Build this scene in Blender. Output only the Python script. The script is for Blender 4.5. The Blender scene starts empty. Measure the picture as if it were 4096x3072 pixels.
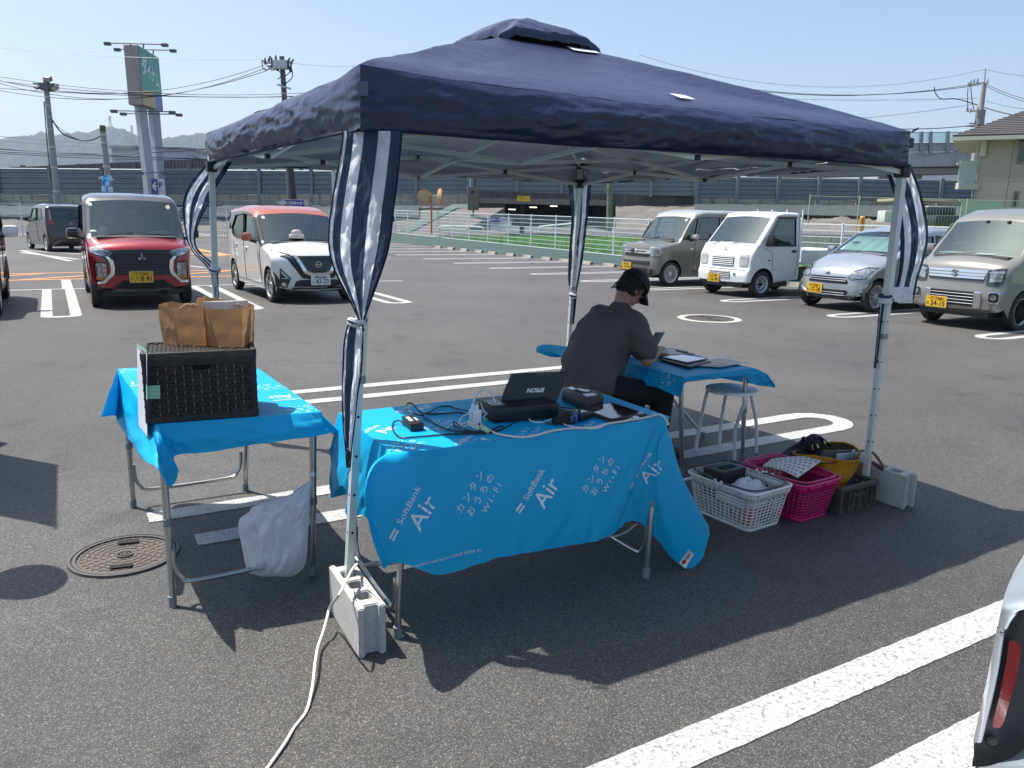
import bpy, bmesh, math, random
from math import sin, cos, pi, radians as R, atan2, hypot, sqrt
from mathutils import Vector as V, Matrix, noise
from mathutils.bvhtree import BVHTree
from mathutils.geometry import tessellate_polygon

# ------------------------------------------------------------------ camera
C = bpy.context.scene.collection
FPX, PITCH, ROLL, EYE = 3130.0, R(12.15), R(1.2), 1.54      # focal length in pixels of a 4096 wide frame
cd = bpy.data.cameras.new('camera'); cam = bpy.data.objects.new('camera', cd); C.objects.link(cam)
cd.sensor_width = 36; cd.lens = FPX/4096*36; cd.clip_start = .05; cd.clip_end = 6000
cam.matrix_world = Matrix.Translation((0, 0, EYE)) @ Matrix.Rotation(pi/2-PITCH, 4, 'X') @ Matrix.Rotation(ROLL, 4, 'Z')
bpy.context.scene.camera = cam
# ------------------------------------------------------------------ sky, sun, exposure
SUN = V((-.775, .307, 1.82)).normalized()
SEL, SAZ = math.asin(SUN.z), atan2(SUN.x, SUN.y)
W = bpy.data.worlds.new('World'); bpy.context.scene.world = W; W.use_nodes = True
nt = W.node_tree; bg = nt.nodes['Background']
sky = nt.nodes.new('ShaderNodeTexSky'); sky.sky_type = 'NISHITA'; sky.sun_disc = False
sky.sun_elevation = SEL; sky.sun_rotation = SAZ; sky.air_density = .9; sky.dust_density = 2.2; sky.ozone_density = 1.5
nt.links.new(sky.outputs[0], bg.inputs[0]); bg.inputs[1].default_value = .12
sl = bpy.data.lights.new('sun', 'SUN'); sl.energy = 5.0; sl.angle = R(.53); sl.color = (1, .965, .91)
so = bpy.data.objects.new('sun', sl); C.objects.link(so); so.rotation_euler = (-SUN).to_track_quat('-Z', 'Y').to_euler()
sc = bpy.context.scene
sc.view_settings.view_transform = 'Standard'; sc.view_settings.look = 'None'
sc.view_settings.exposure = 0.68; sc.view_settings.gamma = 1
sc.cycles.max_bounces = 8; sc.cycles.transparent_max_bounces = 12; sc.cycles.caustics_reflective = False; sc.cycles.caustics_refractive = False

# ------------------------------------------------------------------ measuring helpers (pixels of the 2212 wide photo -> metres)
K = 4096/2212
def ray(px, py):
    x = px*K-2048; y = py*K-1536
    x, y = x*cos(ROLL)+y*sin(ROLL), -x*sin(ROLL)+y*cos(ROLL)
    return V((x/FPX, cos(PITCH)-y/FPX*sin(PITCH), -sin(PITCH)-y/FPX*cos(PITCH)))
O0 = V((0, 0, EYE))
def G(px, py, z=0.):
    d = ray(px, py); return O0+d*((z-EYE)/d.z)
def D(px, py, Y):
    d = ray(px, py); return O0+d*(Y/d.y)
def PLN(px, py, p, n):
    d = ray(px, py); n = V(n); return O0+d*((V(p)-O0).dot(n)/d.dot(n))
TH = R(30.3)
def L(u, v, z=0.):                                            # lot grid -> world
    return V((u*cos(TH)-v*sin(TH), u*sin(TH)+v*cos(TH), z))
def lerp(a, b, t): return a+(b-a)*t
def cr(pts, t):                                               # catmull rom through pts, t in 0..len-1
    n = len(pts); i = min(max(int(t), 0), n-2); f = t-i
    p1, p2 = pts[i], pts[i+1]; p0 = pts[i-1] if i > 0 else p1*2-p2; p3 = pts[i+2] if i+2 < n else p2*2-p1
    return (p1*2+(p2-p0)*f+(p0*2-p1*5+p2*4-p3)*f*f+(p1*3-p0-p2*3+p3)*f*f*f)*.5
def spline(pts, k=8):
    pts = [V(p) for p in pts]
    return [cr(pts, i/k) for i in range((len(pts)-1)*k)]+[pts[-1]]
def fb(x, y=0, z=0, o=4): return noise.fractal(V((x, y, z)), 1.0, 2.0, o)

# ------------------------------------------------------------------ materials
def M(name, col, rough=.6, metal=0., var=None, bump=None, back=None, trans=0., coat=0., spec=.5, sheen=0, alpha=1., emit=None, coords='Object', ramp=None, dirt=None):
    m = bpy.data.materials.new(name); m.use_nodes = True; t = m.node_tree; N = t.nodes; b = N['Principled BSDF']; lk = t.links.new
    b.inputs['Roughness'].default_value = rough; b.inputs['Metallic'].default_value = metal
    b.inputs['Specular IOR Level'].default_value = spec; b.inputs['Coat Weight'].default_value = coat; b.inputs['Coat Roughness'].default_value = .04
    b.inputs['Transmission Weight'].default_value = trans; b.inputs['Alpha'].default_value = alpha
    b.inputs['Base Color'].default_value = (*col, 1)
    out = None
    tc = N.new('ShaderNodeTexCoord').outputs[coords]
    def nz(scale, detail=4, vec=None):
        n = N.new('ShaderNodeTexNoise'); n.inputs['Scale'].default_value = scale; n.inputs['Detail'].default_value = detail
        if vec is not None:
            mp = N.new('ShaderNodeMapping'); mp.inputs['Scale'].default_value = vec; lk(tc, mp.inputs[0]); lk(mp.outputs[0], n.inputs[0])
        else: lk(tc, n.inputs[0])
        return n
    if var:                                                   # (scale, amount 0..1, second colour, stretch)
        n = nz(var[0], 5, var[3] if len(var) > 3 else None); mx = N.new('ShaderNodeMix'); mx.data_type = 'RGBA'
        mr = N.new('ShaderNodeMapRange'); mr.inputs[1].default_value = .35; mr.inputs[2].default_value = .65; mr.inputs[4].default_value = var[1]
        lk(n.outputs[0], mr.inputs[0]); lk(mr.outputs[0], mx.inputs[0]); mx.inputs[6].default_value = (*col, 1); mx.inputs[7].default_value = (*var[2], 1)
        out = mx.outputs[2]
    if dirt:
        n = nz(dirt[0], 6, dirt[3] if len(dirt) > 3 else None); mx = N.new('ShaderNodeMix'); mx.data_type = 'RGBA'
        mr = N.new('ShaderNodeMapRange'); mr.inputs[1].default_value = .52; mr.inputs[2].default_value = .72; mr.inputs[4].default_value = dirt[1]
        lk(n.outputs[0], mr.inputs[0]); lk(mr.outputs[0], mx.inputs[0])
        if out: lk(out, mx.inputs[6])
        else: mx.inputs[6].default_value = (*col, 1)
        mx.inputs[7].default_value = (*dirt[2], 1); out = mx.outputs[2]
    if back:
        g = N.new('ShaderNodeNewGeometry'); mx = N.new('ShaderNodeMix'); mx.data_type = 'RGBA'; lk(g.outputs['Backfacing'], mx.inputs[0])
        if out: lk(out, mx.inputs[6])
        else: mx.inputs[6].default_value = (*col, 1)
        mx.inputs[7].default_value = (*back, 1); out = mx.outputs[2]
    if out: lk(out, b.inputs['Base Color'])
    if bump:                                                  # (scale, strength, distance, stretch)
        n = nz(bump[0], 6, bump[3] if len(bump) > 3 else None); bp = N.new('ShaderNodeBump'); bp.inputs['Strength'].default_value = bump[1]; bp.inputs['Distance'].default_value = bump[2]
        lk(n.outputs[0], bp.inputs['Height']); lk(bp.outputs[0], b.inputs['Normal'])
    if emit: b.inputs['Emission Color'].default_value = (*emit[0], 1); b.inputs['Emission Strength'].default_value = emit[1]
    return m
def glassmat(name, tint, k=.12, rough=.01, body=(.02, .03, .03)):      # see-through tinted pane with a mirror-like face
    m = bpy.data.materials.new(name); m.use_nodes = True; t = m.node_tree; N = t.nodes; lk = t.links.new
    N.remove(N['Principled BSDF']); o = N['Material Output']
    tr = N.new('ShaderNodeBsdfTransparent'); tr.inputs[0].default_value = (*tint, 1)
    gl = N.new('ShaderNodeBsdfGlossy'); gl.inputs['Roughness'].default_value = rough; gl.inputs[0].default_value = (.80, .96, .93, 1)
    fr = N.new('ShaderNodeFresnel'); fr.inputs[0].default_value = 1.5
    ad = N.new('ShaderNodeMath'); ad.operation = 'ADD'; ad.inputs[1].default_value = k; ad.use_clamp = True
    mx = N.new('ShaderNodeMixShader'); lk(fr.outputs[0], ad.inputs[0]); lk(ad.outputs[0], mx.inputs[0]); lk(tr.outputs[0], mx.inputs[1]); lk(gl.outputs[0], mx.inputs[2])
    lk(mx.outputs[0], o.inputs[0]); return m
def fabric(name, col, back=None, trl=.2, rough=.7, bump=(60, .25, .002), var=None, spec=.3):   # thin cloth that lets some light through
    m = M(name, col, rough, back=back, bump=bump, var=var, spec=spec); t = m.node_tree; N = t.nodes; lk = t.links.new
    b = N['Principled BSDF']; o = N['Material Output']; tl = N.new('ShaderNodeBsdfTranslucent'); tl.inputs[0].default_value = (*col, 1)
    mx = N.new('ShaderNodeMixShader'); mx.inputs[0].default_value = trl; lk(b.outputs[0], mx.inputs[1]); lk(tl.outputs[0], mx.inputs[2]); lk(mx.outputs[0], o.inputs[0])
    return m
MC = {}
def m_(name, *a, **k):
    if name not in MC: MC[name] = M(name, *a, **k)
    return MC[name]

# ------------------------------------------------------------------ mesh builder
class MB:
    def __init__(s, xf=None): s.v = []; s.f = []; s.m = []; s.s = []; s.xf = xf
    def add(s, vs, fs, mi=0, sm=False):
        o = len(s.v)
        s.v += [s.xf @ V(p) for p in vs] if s.xf else [V(p) for p in vs]
        for f in fs: s.f.append(tuple(i+o for i in f)); s.m.append(mi); s.s.append(sm)
        return s
    def box(s, c, d, mi=0, rz=0, bev=0., rot=None):
        x, y, z = [q/2 for q in d]
        Rm = rot if rot else Matrix.Rotation(rz, 3, 'Z'); c = V(c)
        if bev <= 0:
            vs = [c+Rm @ V((i*x, j*y, k*z)) for k in (-1, 1) for j in (-1, 1) for i in (-1, 1)]
            return s.add(vs, [(0, 2, 3, 1), (4, 5, 7, 6), (0, 1, 5, 4), (2, 6, 7, 3), (0, 4, 6, 2), (1, 3, 7, 5)], mi)
        b = min(bev, x*.99, y*.99, z*.99); vs = []; idx = {}
        bm = bmesh.new(); bmesh.ops.create_cube(bm, size=1)
        for v in bm.verts: v.co = V((v.co.x*d[0], v.co.y*d[1], v.co.z*d[2]))
        bmesh.ops.bevel(bm, geom=bm.edges[:], offset=b, segments=2, affect='EDGES', profile=.6)
        bm.verts.index_update(); vs = [c+Rm @ v.co for v in bm.verts]; fs = [tuple(v.index for v in f.verts) for f in bm.faces]; bm.free()
        return s.add(vs, fs, mi, True)
    def bar(s, p, q, w, h, mi=0, up=(0, 0, 1)):
        p, q = V(p), V(q); d = (q-p); l = d.length; d.normalize(); up = V(up)
        if abs(d.dot(up)) > .98: up = V((1, 0, 0)) if abs(d.x) < .9 else V((0, 1, 0))
        x = d.cross(up).normalized(); y = x.cross(d)
        return s.box((p+q)/2, (w, h, l), mi, rot=Matrix((x, y, d)).transposed())
    def tube(s, pts, r, n=8, mi=0, cap=True, flat=1.):
        pts = [V(p) for p in pts]; m = len(pts)
        rr = r if isinstance(r, (list, tuple)) else [r]*m
        t0 = (pts[1]-pts[0]).normalized(); a = V((0, 0, 1)) if abs(t0.z) < .9 else V((1, 0, 0)); nx = t0.cross(a).normalized(); vs = []
        for i, p in enumerate(pts):
            t = (pts[min(i+1, m-1)]-pts[max(i-1, 0)]); t = t.normalized() if t.length > 1e-9 else t0
            nx = (nx-t*nx.dot(t)); nx = nx.normalized() if nx.length > 1e-6 else V((1, 0, 0)); ny = t.cross(nx)
            for k in range(n):
                a = 2*pi*k/n; vs.append(p+nx*cos(a)*rr[i]+ny*sin(a)*rr[i]*flat)
        fs = [(i*n+k, i*n+(k+1) % n, (i+1)*n+(k+1) % n, (i+1)*n+k) for i in range(m-1) for k in range(n)]
        s.add(vs, fs, mi, True)
        if cap: s.add(vs[:n], [tuple(range(n))[::-1]], mi); s.add(vs[-n:], [tuple(range(n))], mi)
        return s
    def lathe(s, prof, c=(0, 0, 0), ax='Z', n=20, mi=0, sm=True, rot=None, a0=0, a1=2*pi):
        c = V(c); Rm = rot if rot else {'Z': Matrix.Identity(3), 'Y': Matrix.Rotation(pi/2, 3, 'X'), 'X': Matrix.Rotation(pi/2, 3, 'Y')}[ax]
        full = abs(a1-a0-2*pi) < 1e-6; nn = n if full else n+1
        vs = [c+Rm @ V((r*cos(a0+(a1-a0)*k/n), r*sin(a0+(a1-a0)*k/n), z)) for r, z in prof for k in range(nn)]
        fs = [(i*nn+k, i*nn+(k+1) % nn, (i+1)*nn+(k+1) % nn, (i+1)*nn+k) for i in range(len(prof)-1) for k in range(n)]
        return s.add(vs, fs, mi, sm)
    def grid(s, fn, nu, nv, mi=0, sm=True, closeu=False, flip=False):
        vs = [fn(i/nu, j/nv) for j in range(nv+1) for i in range(nu+(0 if closeu else 1))]; w = nu if closeu else nu+1
        for j in range(nv):
            for i in range(nu):
                f = (j*w+i, j*w+(i+1) % w, (j+1)*w+(i+1) % w, (j+1)*w+i)
                s.f.append(tuple(x+len(s.v) for x in (f[::-1] if flip else f))); s.m.append(mi(i/nu+.5/nu, j/nv+.5/nv) if callable(mi) else mi); s.s.append(sm)
        s.v += [s.xf @ V(p) for p in vs] if s.xf else [V(p) for p in vs]
        return s
    def prism(s, poly, fn, d, mi=0, holes=()):               # polygon (2D) -> fn(x,y) base point; d = extrusion vector
        loops = [list(poly)]+[list(h) for h in holes]; flat = [q for l in loops for q in l]
        tri = tessellate_polygon([[V((q[0], q[1], 0)) for q in l] for l in loops])
        base = [V(fn(*q)) for q in flat]; d = V(d); top = [b+d for b in base]; n = len(flat)
        fs = []
        for t in tri:
            a, b_, c = t; nrm = (top[b_]-top[a]).cross(top[c]-top[a])
            t = (a, b_, c) if nrm.dot(d) > 0 else (a, c, b_)
            fs.append(tuple(i+n for i in t)); fs.append(t[::-1])
        o = 0
        for l in loops:
            k = len(l); fs += [(o+i, o+(i+1) % k, o+(i+1) % k+n, o+i+n) for i in range(k)]; o += k
        return s.add(base+top, fs, mi)
    def ell(s, c, r, mi=0, n=14, rot=None):
        c = V(c); Rm = rot if rot else Matrix.Identity(3)
        return s.grid(lambda u, v: c+Rm @ V((r[0]*cos(2*pi*u)*sin(pi*v), r[1]*sin(2*pi*u)*sin(pi*v), -r[2]*cos(pi*v))), n, n//2, mi, True, True)
    def cap(s, p, q, r0, r1, mi=0, n=12):                      # tapered capsule
        p, q = V(p), V(q); d = (q-p); l = d.length; d.normalize(); pts = []; rr = []
        for k in range(5): a = pi/2*(1-k/4); pts.append(p-d*r0*sin(a)); rr.append(max(r0*cos(a), .0005))
        for k in range(5): a = pi/2*(k/4); pts.append(q+d*r1*sin(a)); rr.append(max(r1*cos(a), .0005))
        return s.tube(pts, rr, n, mi)
    def build(s, name, mats, parent=None, local=False, ang=35, props=None):
        me = bpy.data.meshes.new(name); vs = s.v
        if parent is not None and not local:
            r = parent
            while r.parent: r = r.parent
            inv = (Matrix.Translation(r.location) @ Matrix.Rotation(r.rotation_euler.z, 4, 'Z')).inverted(); vs = [inv @ p for p in vs]
        org = V((0, 0, 0))
        if parent is None and vs:                              # a thing of one mesh: origin at its base
            mn = V([min(p[i] for p in vs) for i in range(3)]); mx = V([max(p[i] for p in vs) for i in range(3)])
            org = V(((mn.x+mx.x)/2, (mn.y+mx.y)/2, mn.z)); vs = [p-org for p in vs]
        me.from_pydata([tuple(p) for p in vs], [], s.f)
        for m in (mats if isinstance(mats, (list, tuple)) else [mats]): me.materials.append(m)
        me.polygons.foreach_set('material_index', s.m); me.polygons.foreach_set('use_smooth', s.s)
        me.update()
        if any(s.s): me.set_sharp_from_angle(angle=R(ang))
        o = bpy.data.objects.new(name, me); C.objects.link(o); o.location = org
        if parent is not None: o.parent = parent
        return o
def tag(o, label=None, cat=None, group=None, kind=None):
    for k, v in (('label', label), ('category', cat), ('group', group), ('kind', kind)):
        if v: o[k] = v
    return o
def thing(name, label, cat, loc=(0, 0, 0), rz=0, group=None):
    o = bpy.data.objects.new(name, None); C.objects.link(o); o.location = loc; o.rotation_euler = (0, 0, rz); o.empty_display_size = .1
    return tag(o, label, cat, group)
def kids(o): return [c for c in bpy.data.objects if c.parent == o]
def copy_tree(o, parent=None):
    c = o.copy(); C.objects.link(c)
    if parent: c.parent = parent
    for ch in kids(o): copy_tree(ch, c)
    return c
TXC = {}
def textpoly(txt, size=1., bold=0., sub=None):               # -> (verts2d, faces) centred at 0
    k = (txt, round(bold, 4))
    if k not in TXC:
        cu = bpy.data.curves.new('t', 'FONT'); cu.body = txt; cu.size = 1; cu.align_x = 'CENTER'; cu.align_y = 'CENTER'; cu.offset = bold; cu.resolution_u = 3; cu.space_line = 1.05
        o = bpy.data.objects.new('t', cu); C.objects.link(o); dg = bpy.context.evaluated_depsgraph_get(); dg.update()
        me = bpy.data.meshes.new_from_object(o.evaluated_get(dg))
        TXC[k] = ([(v.co.x, v.co.y) for v in me.vertices], [tuple(p.vertices) for p in me.polygons])
        bpy.data.objects.remove(o); bpy.data.curves.remove(cu); bpy.data.meshes.remove(me)
    vs, fs = TXC[k]; return [(x*size, y*size) for x, y in vs], fs
def text(mb, txt, fn, size=1., bold=0., mi=0, sx=1.):          # fn(x,y) -> point
    vs, fs = textpoly(txt, size, bold); mb.add([fn(x*sx, y) for x, y in vs], fs, mi)
def rr(cx, cy, w, h, r, n=4):
    r = min(r, w/2*.999, h/2*.999); p = []
    for qx, qy, a0 in ((1, -1, -pi/2), (1, 1, 0), (-1, 1, pi/2), (-1, -1, pi)):
        for k in range(n+1):
            a = a0+pi/2*k/n; p.append((cx+qx*(w/2-r)+r*cos(a), cy+qy*(h/2-r)+r*sin(a)))
    return p
def fuse(ob, vox=.012, smooth=8, fac=.5):                      # union of overlapping shapes -> one continuous surface
    r = ob.modifiers.new('r', 'REMESH'); r.mode = 'VOXEL'; r.voxel_size = vox; r.use_smooth_shade = True
    s = ob.modifiers.new('s', 'SMOOTH'); s.factor = fac; s.iterations = smooth
    dg = bpy.context.evaluated_depsgraph_get(); dg.update()
    me = bpy.data.meshes.new_from_object(ob.evaluated_get(dg)); mats = list(ob.data.materials)
    ob.modifiers.clear(); ob.data = me; me.materials.clear()
    for m in mats: me.materials.append(m)
    for p in me.polygons: p.use_smooth = True; p.material_index = 0
    return ob
# ================================================================== SETTING
def asphalt():
    m = bpy.data.materials.new('asphalt'); m.use_nodes = True; t = m.node_tree; N = t.nodes; lk = t.links.new; b = N['Principled BSDF']
    tc = N.new('ShaderNodeTexCoord').outputs['Object']
    def vor(s):
        v = N.new('ShaderNodeTexVoronoi'); v.inputs['Scale'].default_value = s; lk(tc, v.inputs[0]); return v
    def noi(s, d=5):
        n = N.new('ShaderNodeTexNoise'); n.inputs['Scale'].default_value = s; n.inputs['Detail'].default_value = d; lk(tc, n.inputs[0]); return n
    v = vor(270); sp = N.new('ShaderNodeSeparateColor'); lk(v.outputs['Color'], sp.inputs[0])
    r = N.new('ShaderNodeValToRGB'); e = r.color_ramp.elements; e[0].position = 0; e[0].color = (.032, .030, .027, 1); e[1].position = 1; e[1].color = (.24, .225, .20, 1)
    for p, c in ((.45, (.064, .0615, .0585, 1)), (.80, (.095, .091, .086, 1)), (.94, (.165, .155, .135, 1))):
        q = e.new(p); q.color = c
    lk(sp.outputs[0], r.inputs[0])
    big = noi(.35, 6); mr = N.new('ShaderNodeMapRange'); mr.inputs[1].default_value = .3; mr.inputs[2].default_value = .7; mr.inputs[3].default_value = .74; mr.inputs[4].default_value = 1.20; lk(big.outputs[0], mr.inputs[0])
    mul = N.new('ShaderNodeVectorMath'); mul.operation = 'SCALE'; lk(r.outputs[0], mul.inputs[0]); lk(mr.outputs[0], mul.inputs['Scale'])
    st = noi(2.3, 8); s2 = N.new('ShaderNodeMapRange'); s2.inputs[1].default_value = .57; s2.inputs[2].default_value = .74; s2.inputs[3].default_value = 1; s2.inputs[4].default_value = .62; lk(st.outputs[0], s2.inputs[0])
    m2 = N.new('ShaderNodeVectorMath'); m2.operation = 'SCALE'; lk(mul.outputs[0], m2.inputs[0]); lk(s2.outputs[0], m2.inputs['Scale'])
    lk(m2.outputs[0], b.inputs['Base Color'])
    h = N.new('ShaderNodeMath'); h.operation = 'ADD'; n2 = noi(260, 3); lk(sp.outputs[1], h.inputs[0]); lk(n2.outputs[0], h.inputs[1])
    bp = N.new('ShaderNodeBump'); bp.inputs['Strength'].default_value = .75; bp.inputs['Distance'].default_value = .004; lk(h.outputs[0], bp.inputs['Height']); lk(bp.outputs[0], b.inputs['Normal'])
    b.inputs['Roughness'].default_value = .62; b.inputs['Specular IOR Level'].default_value = .45
    return m
ASPH = asphalt()
def paint(name, col, crack=.35):
    m = bpy.data.materials.new(name); m.use_nodes = True; t = m.node_tree; N = t.nodes; lk = t.links.new; b = N['Principled BSDF']
    tc = N.new('ShaderNodeTexCoord').outputs['Object']
    n = N.new('ShaderNodeTexNoise'); n.inputs['Scale'].default_value = 9; n.inputs['Detail'].default_value = 3; lk(tc, n.inputs[0])
    ad = N.new('ShaderNodeVectorMath'); ad.operation = 'MULTIPLY_ADD'; ad.inputs[1].default_value = (.06, .06, .06); lk(n.outputs['Color'], ad.inputs[0]); lk(tc, ad.inputs[2])
    v = N.new('ShaderNodeTexVoronoi'); v.feature = 'DISTANCE_TO_EDGE'; v.inputs['Scale'].default_value = 42; lk(ad.outputs[0], v.inputs[0])
    r = N.new('ShaderNodeMapRange'); r.inputs[1].default_value = .0; r.inputs[2].default_value = .035; lk(v.outputs[0], r.inputs[0])
    w = N.new('ShaderNodeTexNoise'); w.inputs['Scale'].default_value = 70; w.inputs['Detail'].default_value = 6; lk(tc, w.inputs[0])
    wr = N.new('ShaderNodeMapRange'); wr.inputs[1].default_value = .50; wr.inputs[2].default_value = .72; wr.inputs[3].default_value = 1; wr.inputs[4].default_value = .25; lk(w.outputs[0], wr.inputs[0])
    mm = N.new('ShaderNodeMapRange'); mm.inputs[3].default_value = 1-crack; mm.inputs[4].default_value = 1; lk(r.outputs[0], mm.inputs[0])
    mu = N.new('ShaderNodeMath'); mu.operation = 'MULTIPLY'; lk(mm.outputs[0], mu.inputs[0]); lk(wr.outputs[0], mu.inputs[1])
    mx = N.new('ShaderNodeMix'); mx.data_type = 'RGBA'; lk(mu.outputs[0], mx.inputs[0]); mx.inputs[6].default_value = (.09, .088, .082, 1); mx.inputs[7].default_value = (*col, 1)
    lk(mx.outputs[2], b.inputs['Base Color']); b.inputs['Roughness'].default_value = .6
    bp = N.new('ShaderNodeBump'); bp.inputs['Strength'].default_value = .3; bp.inputs['Distance'].default_value = .002; lk(mu.outputs[0], bp.inputs['Height']); lk(bp.outputs[0], b.inputs['Normal'])
    return m
WPAINT = paint('road_paint_white', (.43, .43, .415), .8); OPAINT = paint('road_paint_orange', (.62, .26, .07))

g = MB(); g.grid(lambda u, v: V((lerp(-2500, 2500, u), lerp(-300, 4000, v), 0)), 10, 10, 0, False)
tag(g.build('ground', ASPH), kind='structure')
random.seed(4)
def jit(pts, amp, step):                                       # a painted edge is never ruler straight
    out = []
    n = len(pts)
    for i in range(n):
        a, b = V(pts[i]), V(pts[(i+1) % n]); l = (b-a).length; k = max(1, int(l/step)); d = (b-a)/max(l, 1e-6); nr = V((-d.y, d.x, 0))
        for j in range(k):
            p = a+(b-a)*(j/k)
            out.append(p+nr*(amp*(random.random()-.5)*2) if j else p)
    return out
def sheet(name, pts, mat, z=.004, amp=0, step=.03, kind='structure'):
    pts = jit(pts, amp, step) if amp else [V(p) for p in pts]
    mb = MB(); mb.prism([(p.x, p.y) for p in pts], lambda x, y: (x, y, 0.0005), (0, 0, z-.0005)); mb.f = mb.f; 
    return tag(mb.build(name, mat), kind=kind)
def hairpin(u0, u1, vc, w=.52, ub=None, lw=.135, round_=True, amp=.0022, step=.03, open_=True, swap=False, rl=.32):
    """two parallel painted lines closed by a rounded end at u1; open at u0"""
    h = w/2; s = 1 if u1 > u0 else -1
    ub = u0 if ub is None else ub; outer = [(ub, -h)]; inner = [(ub, -h+lw)]
    n = 9
    for k in range(n+1):
        a = -pi/2+pi*k/n; outer.append((u1-s*rl+s*rl*cos(a), h*sin(a))); inner.append((u1-s*(rl)+s*(rl-lw*1.15)*cos(a), (h-lw)*sin(a)))
    outer.append((u0, h)); inner.append((u0, h-lw))
    if open_: poly = outer+inner[::-1]; holes = []
    else:
        poly = outer; holes = [[(x+(s*lw if i in (0, len(inner)-1) else 0), y) for i, (x, y) in enumerate(inner)]]
    f = (lambda a, b: L(vc+b, a)) if swap else (lambda a, b: L(a, vc+b))
    P = jit([f(*q) for q in poly], amp, step) if amp else [f(*q) for q in poly]
    H = [[(f(*q).x, f(*q).y) for q in h_] for h_ in holes]
    mb = MB(); mb.prism([(p.x, p.y) for p in P], lambda x, y: (x, y, .0005), (0, 0, .004), holes=H)
    return tag(mb.build('parking_line', WPAINT), kind='structure')
hairpin(.30, 5.38, 3.945, .54, lw=.14, ub=.47)
hairpin(1.0, 5.40, 6.46, .54, lw=.14)
hairpin(.30, 5.38, 1.30, .54, lw=.145)
for i, v in enumerate((6.05, 8.55, 11.02, 13.5, 15.75, 18.12, 20.47, 22.88, 25.28, 27.85, 30.3, 32.8, 35.3, 37.8, 40.3)):
    hairpin(15.3 if i < 11 else 16.2, 11.1 if i < 12 else 12.6, v+.0, .46, lw=.13, amp=0, rl=.35)
hairpin(17.05, 12.68, .03, .52, lw=.15, amp=.003, step=.06, swap=True, rl=.18)
hairpin(17.05, 12.68, 2.6, .52, lw=.15, amp=.003, step=.06, swap=True, rl=.18)
hairpin(17.05, 12.75, 5.2, .52, lw=.15, amp=.003, step=.06, swap=True, rl=.18)
hairpin(17.05, 12.75, -2.5, .52, lw=.15, amp=0, swap=True, rl=.18)
sheet('parking_line', [L(.1, 17.15, 0), L(.1, 19.3), L(.28, 19.3), L(.28, 17.15)], WPAINT)
sheet('parking_line', [L(-5, 17.06, 0), L(-5, 17.18), L(7, 17.18), L(7, 17.06)], WPAINT, z=.006)
# orange zebra band behind the row of cars
def strip(a, b, w, mat, z=.004):
    a, b = V(a), V(b); d = (b-a).normalized(); n = V((-d.y, d.x, 0))*w/2
    return [a+n, b+n, b-n, a-n]
def marks(name, strips, mat, z=.004):
    mb = MB()
    for i, q in enumerate(strips):
        zz = z+.003*(i % 3); mb.prism([(p.x, p.y) for p in q], lambda x, y: (x, y, .0005), (0, 0, zz))
    return tag(mb.build(name, mat), kind='structure')
S = [strip(L(-5, 19.45), L(6.5, 19.45), .16, 0), strip(L(-5, 21.3), L(6.5, 21.3), .16, 0)]
S += [strip(L(-5+i*2.2, 19.5), L(-5+i*2.2+2.6, 21.25), .18, 0) for i in range(5)]
marks('orange_road_marking', S, OPAINT)
S = [strip(L(4.2, 28.2), L(5.2, 28.1), .3, 0), strip(L(5.25, 28.1), L(4.6, 36.5), .3, 0), strip(L(3.2, 36.4), L(4.7, 36.5), .3, 0), strip(L(3.4, 31), L(3.2, 36.4), .3, 0), strip(L(3.6, 30.6), L(5.2, 28.1), .3, 0)]
S += [strip(L(3.5+.1*i, 30.5+1.0*i), L(5.0-.12*i, 29.4+1.3*i), .22, 0) for i in range(1, 5)]
marks('orange_road_marking', S, OPAINT)
marks('white_road_marking', [strip(G(290*.22, 0) if 0 else G(45, 541), G(152, 564), .18, 0), strip(G(45, 541), G(180, 549.5), .18, 0), strip(G(45, 546), G(170, 561), .18, 0), strip(G(385, 572), G(440, 578), .15, 0)], WPAINT)
marks('white_road_marking', [strip(G(390, 500), G(440, 506), .2, 0), strip(G(440, 506), G(505, 512), .2, 0)], WPAINT)

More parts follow.
